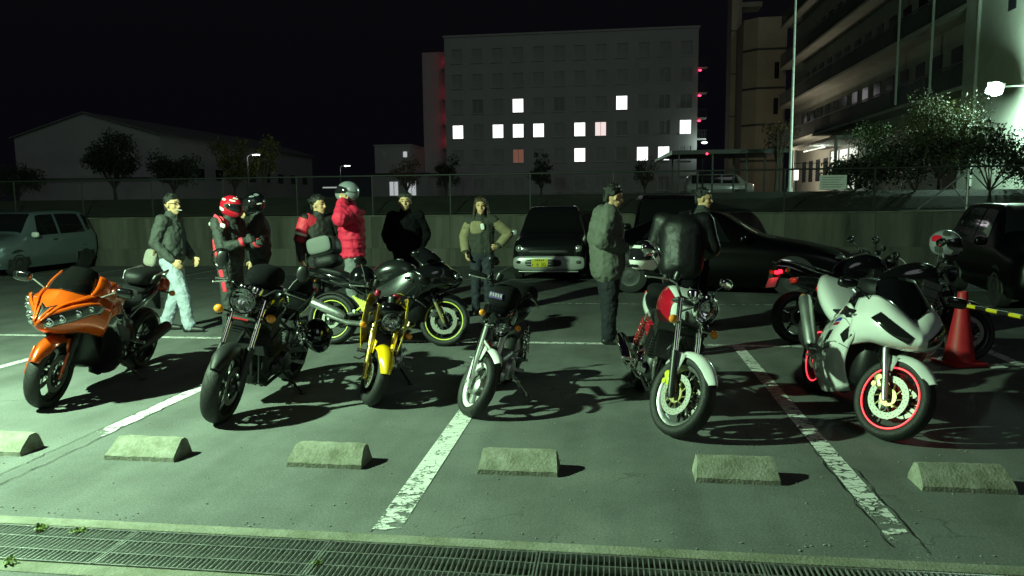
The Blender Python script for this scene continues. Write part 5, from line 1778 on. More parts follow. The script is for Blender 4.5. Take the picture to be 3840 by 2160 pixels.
Shell(secs((-.85, .70, .12, .66, .60), (-1.1, .75, .12, .70, .64), (-1.34, .79, .06, .76, .70))).body(b, "tail_cowl", YELLOW)
b.engine(-.52, .34, .30, ALUD, 6, ALU, .22, 65, .18, False)
b.headers(1, -.30, .42, ALUD, (-.75, -.08, .18), .1, .016, .18)
b.muffler((-.78, -.15, .26), (-1.22, -.18, .44), .048, BLK, ALU)
b.rear(BLK, twin=False, pivot=(-.74, .32)); b.pegs(-.66, .30, .2)
m = MB().tube([b.fk(.46, 0, -.05), (-.36, 0, .58), (-.66, 0, .52), (-.74, 0, .32)], .024, 8); m.tube([(-.66, .08, .55), (-1.2, .07, .7)], .012, 6); m.tube([(-.66, -.08, .55), (-1.2, -.07, .7)], .012, 6); b.part("frame", m, BLK)
b.stand(-.62, .24, (-.70, .26), lean=10)
for q_, z_ in ((b.fk(.70, -.14, .05), (.05, .05, .06)), (b.fk(.70, .02, .08), (.05, .07, .045))):
    m = MB(); bag_shape(m, q_, z_, 3); b.part("red_reservoir", m, M("red_anodised", (.45, .03, .08), .3, .4), st=True)

# 4 little bike with a white fork ---------------------------------------------
b = Bike("small black motorcycle with slim white fork and white wheel rim", (-1.07, 5.44), -97, 12, 0.98, 40, wb=1.08, Rf=.245, Rr=.245, rake=27)
WHF = M("white_fork_paint", (.8, .8, .78), .3, coat=.6)
b.wheel(True, .095, .178, WHF, 5, False, .08, discs=(), lip_mat=WHF, spoke_mat=ALU)
b.wheel(False, .105, .178, WHF, 5, False, .08, discs=(), hubw=.11, spoke_mat=ALU)
m = MB().lathe([(0, .045), (.055, .045), (.075, .03), (.078, -.03), (.055, -.045), (0, -.045)], b.A, 'Y', 24); b.part("drum_brake", m, ALU, st=True)
b.fork(.66, .085, .021, .024, .16, WHF, WHF, cal=())
m = MB().tube([b.fk(.02, -.1, .03), b.fk(.2, -.14, .08), b.fk(.42, -.13, .06), b.fk(.66, -.12, 0)], .005, 6); b.part("brake_cable", m, BLK, st=True)
b.fender(WHF, .11, 62, 135, .05, .035, y=.085)
m = MB(); bag_shape(m, b.fk(.31, .0, -.05), (.08, .10, .10), 3); b.part("red_horn_cover", m, REDP, st=True)
m = MB().tube([b.fk(.36, -.085, 0), b.fk(.30, -.03, .05), b.fk(.26, .06, .05), b.fk(.22, .085, 0)], .012, 8); b.part("fork_brace", m, WHF, st=True)
b.round_lamp(.062, .46, .10, BLKG, depth=.09)
b.bars(.68, .15, .32, .10, BLK)
for s in (1, -1):
    b.blinker(b.fk(.54, s * .09, .02), b.fk(.54, s * .15, .03), r=.026)
b.mirror(b.fk(.80, -.16, -.06), b.fk(1.00, -.17, -.05), (.035, .10, .07), True, CHROME, BLK)
Shell(secs((-.16, .80, .05, .77, .70), (-.24, .85, .12, .77, .66), (-.40, .86, .13, .76, .64), (-.55, .78, .10, .73, .65), (-.62, .74, .06, .70, .66))).body(b, "fuel_tank", BLKG)
Shell(secs((-.52, .73, .08, .71, .66), (-.72, .74, .12, .70, .64), (-.95, .76, .12, .72, .66), (-1.18, .78, .07, .75, .70))).body(b, "seat", VINYL)
BAGC = M("bag_cloth", (.006, .006, .007), .9, bump=.3, bscale=160, spec=.15)
m = MB(); bag_shape(m, (-.32, .02, .91), (.27, .25, .19), 2.8); hb = b.part("tank_bag", m, BAGC)
PRN = M("bag_patch_purple", (.10, .06, .22), .6); PRW = M("bag_patch_pale", (.40, .36, .42), .6)
m = MB().box((-.184, -.02, .93), (.006, .11, .045), rot=(0, R(-8), 0)); b.part("purple_patch", m, PRN, hb)
m = MB()
for k in range(5): m.box((-.181, -.062 + k * .021, .935), (.006, .013, .026), rot=(.2 * (k % 2), R(-8), 0))
b.part("patch_letters", m, PRW, hb, smooth=0)
m = MB(); bag_shape(m, (-.85, 0, .86), (.38, .34, .20), 2.8); b.part("seat_bag", m, BAGC)
m = MB(); bag_shape(m, (-1.24, 0, .70), (.06, .10, .07), 3); b.part("tail_light", m, REDL)
b.engine(-.46, .34, .28, ALUD, 6, ALU, .2, 75, .16, False)
b.headers(1, -.26, .40, CHROME, (-.65, -.08, .2), .1, .014, .2)
b.muffler((-.66, -.14, .30), (-1.12, -.17, .42), .042, CHROME, BLK)
b.rear(BLK, twin=True, pivot=(-.66, .32), top=(-.82, .62)); b.pegs(-.58, .28, .18)
m = MB().tube([b.fk(.48, 0, -.05), (-.30, 0, .56), (-.58, 0, .5), (-.66, 0, .32)], .026, 8); b.part("frame", m, BLK)
b.stand(-.55, .26, (-.62, .30), CHROME, lean=12)

# 5 red and white roadster -----------------------------------------------------
b = Bike("red and white naked motorcycle with chrome headlight and yellow brake caliper", (.41, 5.08), -83, 11, 0.945, 29, wb=1.41)
YCAL = M("yellow_caliper", (.62, .66, .04), .35)
b.wheel(True, .12, .222, ALU, 5, True, .15, carrier=GOLD, spoke_mat=BLK)
b.wheel(False, .165, .222, ALU, 5, True, .12, discs=(-1,), hubw=.14, spoke_mat=BLK)
b.fork(.72, .108, .0215, .027, .30, CHROME, ALUD, cal_mat=YCAL)
b.fender(WHITEP, .15, 34, 150, .020, .055, y=.108)
b.round_lamp(.100, .62, .17, CHROME, depth=.13)
b.bars(.75, .09, .36, .14, CHROME)
b.gauges(.76, .08, 2, CHROME, .05)
for s in (1, -1):
    b.blinker(b.fk(.52, s * .12, .03), b.fk(.52, s * .19, .05), r=.032, body=CHROME)
b.mirror(b.fk(.82, .22, -.08), b.fk(1.02, .42, -.06), (.05, .13, .085), True, CHROME, CHROME)
b.mirror(b.fk(.82, -.22, -.08), b.fk(1.02, -.42, -.06), (.05, .13, .085), True, CHROME, CHROME)
T = Shell(secs((-.29, .91, .06, .87, .79), (-.34, .985, .13, .90, .75), (-.50, 1.04, .172, .895, .71), (-.70, 1.0, .155, .865, .72), (-.84, .90, .10, .82, .74), (-.89, .85, .05, .80, .76)))
tk = T.body(b, "fuel_tank", WHITEP)
T.patch(b, "red_tank_panel", REDP, ((.14, .30), (.72, .26), (.62, .78), (.20, .74)), tk, .004, flip=-1)
c = MB().lathe([(0, .012), (.035, .012), (.042, .004), (.042, -.02)], (-.52, 0, 1.037), 'Z', 20); b.part("filler_cap", c, CHROME, tk)
Shell(secs((-.82, .84, .09, .82, .77), (-.98, .80, .14, .77, .71), (-1.18, .82, .145, .79, .73), (-1.43, .86, .12, .83, .77), (-1.60, .88, .06, .86, .80))).body(b, "seat", VINYL)
TL = Shell(secs((-1.05, .77, .155, .72, .65), (-1.35, .83, .145, .77, .69), (-1.6, .88, .10, .82, .75), (-1.76, .87, .05, .84, .80)))
tl = TL.body(b, "tail_cowl", WHITEP); TL.patch(b, "red_tail_stripe", REDP, ((.1, .4), (.9, .35), (.9, .6), (.1, .62)), tl, .004)
SC_ = Shell(secs((-.80, .70, .14, .64, .56), (-.92, .71, .155, .63, .50), (-1.06, .69, .14, .62, .52)))
SC_.patch(b, "side_cover", REDP, ((0, .25), (1, .25), (1, .85), (0, .85)), None, 0, solid=.01)
b.engine(-.60, .44, .48, ALUD, 7, CHROME)
b.headers(4, -.46, .62, CHROME)
b.muffler((-.98, -.21, .27), (-1.58, -.24, .40), .055, CHROME, BLK, [(-.78, -.06, .19), (-.92, -.14, .21)])
b.rear(ALU, spring=SUSR, shock_mat=ALU); b.frame(BLK); b.pegs(mat=CHROME); b.stand(mat=CHROME)
m = MB(); bag_shape(m, (-1.74, 0, .83), (.07, .15, .07), 3); b.part("tail_light", m, REDL)
m = MB(); bag_shape(m, (-1.22, 0, .91), (.38, .30, .14), 2.8); b.part("seat_bag", m, BAGC)

# 8 dark bike seen from its tail, brake lamp lit -------------------------------
TLON = M("tail_lamp_on", (1, .05, .06), .3, emit=(1.0, .012, .03), estr=5)
b = Bike("dark motorcycle seen from behind with its red tail light on", (2.06 + 1.27, 8.52 + .42), 17, 9, 0.95, -15, wb=1.40)
b.wheel(True, .12, .222, BLK, 5, True, .15)
b.wheel(False, .165, .222, BLK, 5, False, .12, discs=(-1,), hubw=.14)
b.fork(.72, .108, .0215, .027, .30, CHROME, ALUD); b.fender(BLKG, .14, 30, 140); b.round_lamp(.09, .62, .15, BLK); b.bars(.75, .09, .36, .14)
for s in (1, -1):
    b.mirror(b.fk(.82, s * .22, -.08), b.fk(1.02, s * .38, -.06), (.05, .13, .085))
Shell(secs((-.29, .91, .06, .87, .79), (-.34, .985, .13, .90, .75), (-.50, 1.02, .16, .895, .73), (-.70, .98, .145, .865, .73), (-.84, .90, .10, .82, .75), (-.89, .85, .05, .80, .76))).body(b, "fuel_tank", BLKG)
Shell(secs((-.82, .84, .09, .82, .77), (-.98, .80, .14, .77, .71), (-1.18, .84, .14, .80, .74), (-1.40, .93, .11, .89, .84), (-1.55, .97, .06, .94, .89))).body(b, "seat", VINYL)
tl = Shell(secs((-1.05, .77, .14, .72, .66), (-1.3, .86, .13, .80, .74), (-1.5, .94, .09, .88, .82), (-1.64, .95, .05, .91, .86))).body(b, "tail_cowl", BLKG)
m = MB(); bag_shape(m, (-1.60, 0, .845), (.06, .13, .055), 3.5); b.part("tail_light", m, TLON, tl)
d = bpy.data.lights.new("tail_glow", 'POINT'); d.energy = .5; d.color = (1, .04, .06); d.shadow_soft_size = .05
o = bpy.data.objects.new("tail_glow", d); COL.objects.link(o); o.parent = b.root; o.location = (-1.72, 0, .84)
for s in (1, -1):
    m = MB().tube([(-1.0, s * .15, .80), (-1.5, s * .14, .955), (-1.62, s * .10, .98)], .012, 6); b.part("grab_rail", m, CHROME)
for s in (1, -1): b.blinker((-1.56, s * .09, .84), (-1.58, s * .17, .85), st=False)
m = MB().box((-1.64, 0, .74), (.012, .15, .18), rot=(0, R(25), 0)); b.part("plate_hanger", m, PLAST, tl)
b.plate(-1.69, .72, 25)
b.engine(-.60, .44, .46, ALUD, 6, ALUD); b.headers(4, -.46, .62, ALUD); b.muffler((-.98, -.21, .30), (-1.45, -.24, .44), .05, ALUD, BLK)
b.rear(ALUD); b.frame(BLK); b.pegs(); b.stand(lean=9)

# 9 dark bike behind the white one ----------------------------------------------
b = Bike("dark motorcycle half hidden behind the white sport motorcycle, helmet on it", (3.47, 7.74), 4, 10, 0.95, 10, wb=1.40)
b.wheel(True, .12, .222, BLK, 5, True, .15)
b.wheel(False, .165, .222, BLK, 5, True, .12, discs=(-1,), hubw=.14)
b.fork(.70, .108, .0215, .027, .30, ALUD, ALUD); b.fender(BLKG, .14, 30, 140); b.round_lamp(.09, .60, .15, BLK); b.bars(.73, .06, .36, .14)
for s in (1, -1):
    b.mirror(b.fk(.80, s * .22, -.08), b.fk(.98, s * .38, -.06), (.05, .13, .085), True, ALU)
Shell(secs((-.29, .91, .06, .87, .79), (-.34, .985, .13, .90, .75), (-.50, 1.02, .16, .895, .73), (-.70, .98, .145, .865, .73), (-.84, .90, .10, .82, .75), (-.89, .85, .05, .80, .76))).body(b, "fuel_tank", BLKG)
Shell(secs((-.82, .84, .09, .82, .77), (-.98, .80, .14, .77, .71), (-1.18, .82, .145, .79, .73), (-1.43, .86, .12, .83, .77), (-1.60, .88, .06, .86, .80))).body(b, "seat", VINYL)
Shell(secs((-1.05, .77, .15, .72, .65), (-1.35, .83, .14, .77, .69), (-1.6, .88, .10, .82, .75), (-1.76, .87, .05, .84, .80))).body(b, "tail_cowl", BLKG)
m = MB(); bag_shape(m, (-1.74, 0, .84), (.07, .15, .07), 3); b.part("tail_light", m, REDL)
b.engine(-.60, .44, .46, ALUD, 6, ALUD); b.headers(4, -.46, .62, ALUD); b.muffler((-.98, -.21, .28), (-1.52, -.24, .40), .052, ALUD, BLK)
b.rear(ALUD); b.frame(BLK); b.pegs(); b.stand(lean=10)
# ================================================================ helmets
SILV = M("silver_shell", (.52, .55, .60), .22, .6, coat=1)
VISOR = M("visor_dark", (.012, .012, .014), .06, coat=1)
LINING = M("helmet_lining", (.02, .02, .02), .9)


def hpt(az, el, k=1.0):
    """point on a full-face shell; az 0 = front, el up"""
    ca, sa, ce, se = math.cos(az), math.sin(az), math.cos(el), math.sin(el)
    x, y, z = ca * ce, sa * ce, se
    fx = .142 if x > 0 else .138
    px, py, pz = x * fx, y * .122, z * .135
    if z < .15 and x > 0:                       # chin bar pushes forward and down
        t = min(1, (.15 - z) / .9)
        px += .040 * t * max(0, x) ** .7
        py *= 1 - .10 * t
    if z > 0 and x < 0:
        px -= .008 * z
    pz = max(pz, -.112)
    if pz <= -.1119:
        f = .86
        px *= f; py *= f
    return Vector((px * k, py * k, pz * k))


def helmet(Q, shell, parent=None, label=None, group=None, visor=VISOR, decals=(), trim=BLK, name="helmet", s=1.0):
    Q = Q @ Matrix.Scale(s, 4)
    n, r = 36, 22
    m = MB()
    vs, fs = [], []
    for i in range(r + 1):
        el = -PI / 2 + PI * i / r
        for k in range(n):
            vs.append(hpt(2 * PI * k / n, el))
    for i in range(r):
        for k in range(n):
            fs.append((i * n + k, i * n + (k + 1) % n, (i + 1) * n + (k + 1) % n, (i + 1) * n + k))
    m.add(vs, fs)
    def patch(a0, a1, e0, e1, off, bow=0.0, nn=14):
        p = MB(); pv = []; pf = []
        for i in range(9):
            for k in range(nn + 1):
                az = a0 + (a1 - a0) * k / nn
                u = abs(2 * k / nn - 1)
                el = e0 + (e1 - e0) * i / 8
                el = el * (1 - bow * u ** 3) + bow * u ** 3 * (e0 + e1) / 2
                pv.append(hpt(az, el, 1 + off))
        for i in range(8):
            for k in range(nn):
                a = i * (nn + 1) + k
                pf.append((a, a + 1, a + nn + 2, a + nn + 1))
        p.add(pv, pf)
        return p
    if parent is None:
        top = empty(name, Q.translation, 0, label, "helmet", group)
        inv = Matrix.Translation(-Q.translation)
        root = m.xf(inv @ Q).build("shell", shell, top, 60)
        Q2 = inv @ Q
        par = top
    else:
        Q2 = Q
        root = m.xf(Q2).build(name, shell, parent, 60)
        par = root
    patch(R(-82), R(82), R(-14), R(27), .022, .35).xf(Q2).build("visor", visor, par, 60, solid=.003)
    for s_ in (1, -1):
        c = hpt(s_ * R(80), R(8), 1.01)
        MB().lathe([(0, s_ * .012), (.016, s_ * .012), (.022, 0)], c, 'Y', 14).xf(Q2).build("pivot", trim, par)
    patch(R(-24), R(24), R(-42), R(-30), .012, .3, 8).xf(Q2).build("chin_vent", BLK, par, 60, solid=.004)
    rim = [hpt(2 * PI * k / 32, R(-55), 1.0) for k in range(33)]
    rim = [Vector((v.x * .96, v.y * .96, -.112)) for v in rim]
    MB().tube(rim, .008, 6, False).xf(Q2).build("bottom_trim", trim, par)
    for (a0, a1, e0, e1, mt, nm) in decals:
        patch(R(a0), R(a1), R(e0), R(e1), .012, .5, 8).xf(Q2).build(nm, mt, par, 60)
    return par


# ================================================================ people
SKIN = M("skin", (.58, .36, .20), .55, var=.08, vscale=20)
HAIR = M("hair_black", (.012, .011, .010), .45, bump=.5, bscale=140)
HAIRB = M("hair_brown", (.045, .028, .015), .5, bump=.5, bscale=140)
SHOE = M("shoe_black", (.015, .015, .015), .5)


def cloth(name, col, rough=.85, bump=.5, bscale=28, var=.15, **kw):
    return M(name, col, rough, bump=bump, bscale=bscale, var=var, vscale=9, **kw)


def remesh(mb, name, mat, parent, vox=.011, smooth_it=4, disp=0.0, dscale=.09):
    me = bpy.data.meshes.new(name)
    me.from_pydata(mb.v, [], mb.f)
    me.update()
    bm = bmesh.new(); bm.from_mesh(me)
    bmesh.ops.recalc_face_normals(bm, faces=bm.faces)
    bm.to_mesh(me); bm.free()
    me.materials.append(mat)
    o = bpy.data.objects.new(name, me); COL.objects.link(o); o.parent = parent
    md = o.modifiers.new("remesh", 'REMESH'); md.mode = 'VOXEL'; md.voxel_size = vox; md.use_smooth_shade = True
    if smooth_it:
        sm = o.modifiers.new("smooth", 'SMOOTH'); sm.factor = .5; sm.iterations = smooth_it
    if disp:
        tx = bpy.data.textures.get("folds%.2f" % dscale)
        if tx is None:
            tx = bpy.data.textures.new("folds%.2f" % dscale, 'CLOUDS'); tx.noise_scale = dscale; tx.noise_depth = 2
        dm = o.modifiers.new("folds", 'DISPLACE'); dm.texture = tx; dm.strength = disp; dm.mid_level = .5; dm.texture_coords = 'LOCAL'
    return o


def V3(*a): return Vector(a)


def hand(mb, wr, d, curl=.5, up=Vector((0, 0, 1)), thumb=1, r=1.0):
    """wr wrist, d pointing direction; palm, four fingers, thumb from the side of the palm"""
    d = d.normalized()
    side = d.cross(up)
    if side.length < .1: side = d.cross(Vector((0, 1, 0)))
    side.normalize()
    nrm = side.cross(d).normalized()
    for k in (-1.0, -.33, .33, 1.0):
        mb.caps(wr + d * .01 + side * k * .016, wr + d * .085 + side * k * .028, .019 * r, .0165 * r, 8)
    ln = (.062, .074, .080, .068)
    for k, l in zip((-1.0, -.33, .33, 1.0), ln):
        p0 = wr + d * .085 + side * k * .028
        p1 = p0 + (d * math.cos(curl * .9) - nrm * math.sin(curl * .9)) * l * .5
        p2 = p1 + (d * math.cos(curl * 2.0) - nrm * math.sin(curl * 2.0)) * l * .5
        mb.caps(p0, p1, .0105 * r, .0100 * r, 8); mb.caps(p1, p2, .0100 * r, .0085 * r, 8)
    t0 = wr + d * .03 + side * thumb * .034
    t1 = t0 + (d * .7 + side * thumb * .7).normalized() * .040
    t2 = t1 + (d * .9 - nrm * .4).normalized() * .032
    mb.caps(t0, t1, .0135 * r, .0115 * r, 8); mb.caps(t1, t2, .0115 * r, .009 * r, 8)


def person(label, loc, rz, J, wear, h=1.0, head_yaw=0.0, head_pitch=0.0, group="people standing among the motorcycles"):
    """J joints in metres for a 1.72 m figure facing +x; wear: materials and options"""
    root = empty("person", (loc[0], loc[1], 0), rz, label, "person", group)
    root.scale = (h, h, h)
    D = dict(pel=V3(0, 0, .93), che=V3(0, 0, 1.25), nec=V3(.005, 0, 1.46), hd=V3(.025, 0, 1.60),
             hipL=V3(0, .09, .90), kneL=V3(.02, .095, .49), ankL=V3(0, .10, .085), hipR=V3(0, -.09, .90), kneR=V3(.02, -.095, .49), ankR=V3(0, -.10, .085),
             shL=V3(-.01, .185, 1.41), elL=V3(-.03, .25, 1.13), wrL=V3(.06, .24, .88), shR=V3(-.01, -.185, 1.41), elR=V3(-.03, -.25, 1.13), wrR=V3(.06, -.24, .88))
    for k, v in J.items():
        D[k] = Vector(v)
    hdQ = Matrix.Translation(D['hd']) @ Matrix.Rotation(head_yaw, 4, 'Z') @ Matrix.Rotation(head_pitch, 4, 'Y')
    hx = lambda x, y, z: hdQ @ Vector((x, y, z))
    bm_ = MB()
    # torso and limbs, all one skin
    bm_.ell(D['pel'], (.105, .155, .11), 14, 10); bm_.ell(D['che'], (.105, .16, .17), 14, 10)
    bm_.caps(D['pel'], D['che'], .115, .12)
    for s in ('L', 'R'):
        bm_.caps(D['hip' + s], D['kne' + s], .082, .055); bm_.caps(D['kne' + s], D['ank' + s], .055, .036)
        tf = (Vector((1, 0, 0)) if ('toe' + s) not in D else D['toe' + s])
        bm_.caps(D['ank' + s] + Vector((-.02, 0, -.04)), D['ank' + s] + tf * .13 + Vector((0, 0, -.05)), .035, .028)
        bm_.caps(D['che'].lerp(D['sh' + s], .5), D['sh' + s], .07, .058); bm_.caps(D['sh' + s], D['el' + s], .050, .038); bm_.caps(D['el' + s], D['wr' + s], .038, .026)
        if wear.get('hand' + s, True):
            dr = D.get('hd' + s) or (D['wr' + s] - D['el' + s])
            hand(bm_, D['wr' + s], dr, wear.get('curl', .5), D.get('hup' + s, Vector((0, 1 if s == 'L' else -1, .05))), 1 if s == 'L' else -1)
    bm_.caps(D['nec'] + V3(0, 0, -.06), hx(-.02, 0, -.05), .058, .052)
    bm_.ell(hx(-.012, 0, .035), (.098, .078, .098), 18, 14); bm_.ell(hx(.028, 0, -.045), (.062, .056, .072), 16, 12)
    bm_.caps(hx(.055, 0, -.092), hx(.06, 0, -.088), .026, .024)
    bm_.caps(hx(.083, 0, .025), hx(.103, 0, -.018), .010, .015, 8)
    for s in (1, -1):
        bm_.caps(hx(.0, s * .078, .015), hx(-.005, s * .082, -.02), .016, .012, 8)
        bm_.caps(hx(.078, s * .022, .040), hx(.070, s * .045, .036), .010, .009, 8)
        bm_.ell(hx(.055, s * .04, -.02), .026, 10, 8)
    bm_.caps(hx(.080, .018, -.056), hx(.080, -.018, -.056), .009, .009, 8)
    body = remesh(bm_, "body", wear.get('skin', SKIN), root, .0085, 2)
    if not wear.get('helmet'):
        for s in (1, -1):
            MB().ell(hx(.080, s * .031, .018), (.008, .014, .0065), 10, 6).build("eye", M("eye_dark", (.015, .012, .01), .25), root)
            MB().caps(hx(.088, s * .018, .043), hx(.078, s * .048, .044), .0045, .0035, 6).build("eyebrow", HAIR, root)
        MB().caps(hx(.0885, .020, -.056), hx(.0885, -.020, -.056), .0042, .0042, 6).build("mouth", M("lip", (.30, .12, .10), .5), root)
    # hair
    if wear.get('hair'):
        hm = MB(); rnd = random.Random(len(label))
        hm.ell(hx(-.026, 0, .056), (.098, .083, .092), 16, 12)
        for k in range(60):
            a = rnd.uniform(0, 2 * PI); e = rnd.uniform(.15, 1.4)
            d = Vector((math.cos(a) * math.cos(e), math.sin(a) * math.cos(e), math.sin(e)))
            if d.x > .35 and d.z < .7: continue
            if d.z < .3 and d.x > -.2: continue
            p = Vector((-.022 + d.x * .10, d.y * .086, .05 + d.z * .095))
            hm.caps(hdQ @ p, hdQ @ (p + d * .012 + Vector((rnd.uniform(-.02, .02), rnd.uniform(-.02, .02), rnd.uniform(-.03, .0)))), .017, .010, 6)
        for k in range(9):   # fringe
            y = -.06 + .015 * k
            hm.caps(hx(.045, y, .112), hx(.078 - abs(y) * .35, y * 1.05, .085 + rnd.uniform(-.014, .008)), .015, .007, 6)
        for s in (1, -1):
            hm.caps(hx(-.03, s * .078, .06), hx(-.03, s * .080, .02), .016, .009, 6); hm.caps(hx(-.09, s * .03, .03), hx(-.085, s * .03, -.05), .03, .02, 8)
        if wear.get('long'):
            for k in range(14):
                a = R(75 + 210 * k / 13)
                p = Vector((-.022 + math.cos(a) * .095, math.sin(a) * .088, .03))
                q = Vector((-.03 + math.cos(a) * .10, math.sin(a) * .115, -.16 + rnd.uniform(-.03, .02)))
                hm.caps(hdQ @ p, hdQ @ q, .026, .018, 8)
        remesh(hm, "hair", wear['hair'], root, .009, 1)
    # trousers
    tm = MB()
    tm.ell(D['pel'] + V3(0, 0, -.01), (.128, .172, .12), 14, 10)
    for s in ('L', 'R'):
        tw = wear.get('tw', 1.0)
        tm.caps(D['hip' + s], D['kne' + s], .100 * tw, .076 * tw); tm.caps(D['kne' + s], D['ank' + s] + V3(0, 0, .015), .076 * tw, .064 * tw)
        # trouser hem gathers over the shoe
        tm.caps(D['ank' + s] + V3(0, 0, .05), D['ank' + s] + V3(.01, 0, .0), .062 * tw, .066 * tw)
    remesh(tm, "trousers", wear['trousers'], root, .012, 3, .030, .06)
    for s in ('L', 'R'):
        sm = MB()
        tf = (Vector((1, 0, 0)) if ('toe' + s) not in D else D['toe' + s])
        a = D['ank' + s]
        sm.caps(V3(a.x, a.y, a.z - .045) - tf * .035, V3(a.x, a.y, a.z - .048) + tf * .10, .044, .040); sm.caps(V3(a.x, a.y, a.z - .05) + tf * .10, V3(a.x, a.y, a.z - .055) + tf * .175, .042, .032)
        sm.caps(a + V3(0, 0, .03), a + V3(0, 0, -.03), .045, .045)
        sm.v = [(x, y, max(z, .002)) for x, y, z in sm.v]
        remesh(sm, "shoe", wear.get('shoe', SHOE), root, .010, 2)
    # jacket
    jm = MB(); jw = wear.get('jw', 1.0); hem = wear.get('hem', .86)
    jm.ell(D['che'] + V3(-.005, 0, .02), (.145 * jw, .195 * jw, .19), 16, 12)
    jm.caps(D['che'], D['pel'] + V3(0, 0, .03), .150 * jw, .145 * jw)
    for s in (1, -1):
        jm.caps(D['che'] + V3(0, s * .06, 0), D['pel'].lerp(V3(D['pel'].x, 0, hem), .9) + V3(0, s * .07, .10), .135 * jw, .125 * jw)
        if hem < .8:
            jm.caps(D['pel'] + V3(0, s * .06, 0), V3(D['pel'].x, s * .07, hem + .13), .135 * jw, .135 * jw)
    for s in ('L', 'R'):
        aw = wear.get('aw', 1.0)
        jm.caps(D['che'].lerp(D['sh' + s], .45) + V3(0, 0, .04), D['sh' + s], .095, .085 * aw)
        jm.caps(D['sh' + s], D['el' + s], .082 * aw, .066 * aw); jm.caps(D['el' + s], D['wr' + s].lerp(D['el' + s], .06), .066 * aw, .050 * aw)
        if wear.get('puff'):
            for t in (.15, .4, .65, .9):
                p = D['sh' + s].lerp(D['el' + s], t); jm.ell(p, .083 * aw, 12, 8)
                p = D['el' + s].lerp(D['wr' + s], t); jm.ell(p, (.070 * aw - .012 * t), 12, 8)
    if wear.get('puff'):
        for k in range(6):
            z = hem + .06 + k * .105
            jm.ell(V3(D['pel'].x, 0, z).lerp(V3(D['che'].x, 0, z), k / 5), (.160 * jw, .205 * jw, .062), 18, 8)
    jm.caps(D['nec'] + V3(-.01, 0, -.05), D['nec'] + V3(.0, 0, .015), .092, .080)
    if wear.get('hood'):
        for k in range(7):
            a = R(100 + 160 * k / 6)
            jm.caps(D['nec'] + V3(math.cos(a) * .09 - .01, math.sin(a) * .10, .0), D['nec'] + V3(math.cos(a) * .12 - .02, math.sin(a) * .12, -.06), .040, .045)
    jk = remesh(jm, "jacket", wear['jacket'], root, .012, wear.get('smooth', 3), wear.get('fold', .030), wear.get('fscale', .06))
    # coloured panels: slices of sleeve or chest a little proud of the jacket
    for (nm, kind, s, t0, t1, mt, rr) in wear.get('bands', ()):
        p = MB()
        if kind == 'upper': a, b2 = D['sh' + s], D['el' + s]
        elif kind == 'fore': a, b2 = D['el' + s], D['wr' + s]
        elif kind == 'thigh': a, b2 = D['hip' + s], D['kne' + s]
        elif kind == 'shin': a, b2 = D['kne' + s], D['ank' + s]
        else: a, b2 = D['che'].lerp(D['sh' + s], .3) + V3(0, 0, .05), D['sh' + s]
        p.tube([a.lerp(b2, t0), a.lerp(b2, (t0 + t1) / 2), a.lerp(b2, t1)], [rr, rr * 1.02, rr * .97], 16)
        p.build(nm, mt, root)
    for (nm, pts, w, mt) in wear.get('straps', ()):
        MB().tube([Vector(q) for q in pts], w, 6, True, .35).build(nm, mt, root)
    for (nm, c, s_, mt, rot) in wear.get('bits', ()):
        p = MB(); bag_shape(p, c, s_, 3.4, rot=rot); p.build(nm, mt, root)
    if wear.get('helmet'):
        hq = hdQ @ Matrix.Translation((.0, 0, .018))
        helmet(hq, wear['helmet'], root, decals=wear.get('hdecals', ()), visor=wear.get('visor', VISOR), name="helmet_worn")
    return root, hx


# 1 smoker walking to the right
JG = cloth("jacket_grey_green", (.058, .064, .058), .8)
DEN = cloth("pale_denim", (.40, .44, .52), .9, var=.2)
r, hx = person("man in dark grey jacket and pale jeans walking right, cigarette in mouth", (-5.52, 8.78), R(6),
       dict(hipL=(0, .09, .90), kneL=(-.02, .10, .49), ankL=(-.18, .10, .085), kneR=(.15, -.09, .50), ankR=(.20, -.09, .085),
            elR=(-.10, -.24, 1.14), wrR=(.11, -.22, .92), elL=(.02, .25, 1.13), wrL=(.16, .22, .93), che=(.0, 0, 1.25), nec=(.02, 0, 1.46), hd=(.05, 0, 1.60)),
       dict(jacket=JG, trousers=DEN, hair=HAIR, tw=1.15, jw=1.04, hem=.86,
            straps=[("bag_strap", [(.10, .08, 1.42), (.0, -.10, 1.40), (-.12, -.16, 1.15), (-.16, -.15, .98)], .014, M("strap_tan", (.25, .14, .06), .8))],
            bits=[("shoulder_bag", (-.22, -.10, .95), (.16, .10, .22), cloth("bag_pale", (.30, .28, .24)), (0, .3, 0))]), h=1.0, head_yaw=-.35)
MB().tube([hx(.088, -.02, -.056), hx(.175, -.035, -.062)], .0042, 6).build("cigarette", M("cigarette_white", (.7, .7, .66), .8), None).parent = r
m = MB()
for s in (1, -1):
    m.tube([hx(.098, s * .008, .026), hx(.092, s * .052, .030), hx(.092, s * .052, .004), hx(.098, s * .010, .0), hx(.098, s * .008, .026)], .003, 5)
    m.tube([hx(.090, s * .054, .026), hx(-.01, s * .084, .022)], .003, 5)
m.tube([hx(.099, .010, .020), hx(.099, -.010, .020)], .003, 5)
m.build("glasses", BLK, r)

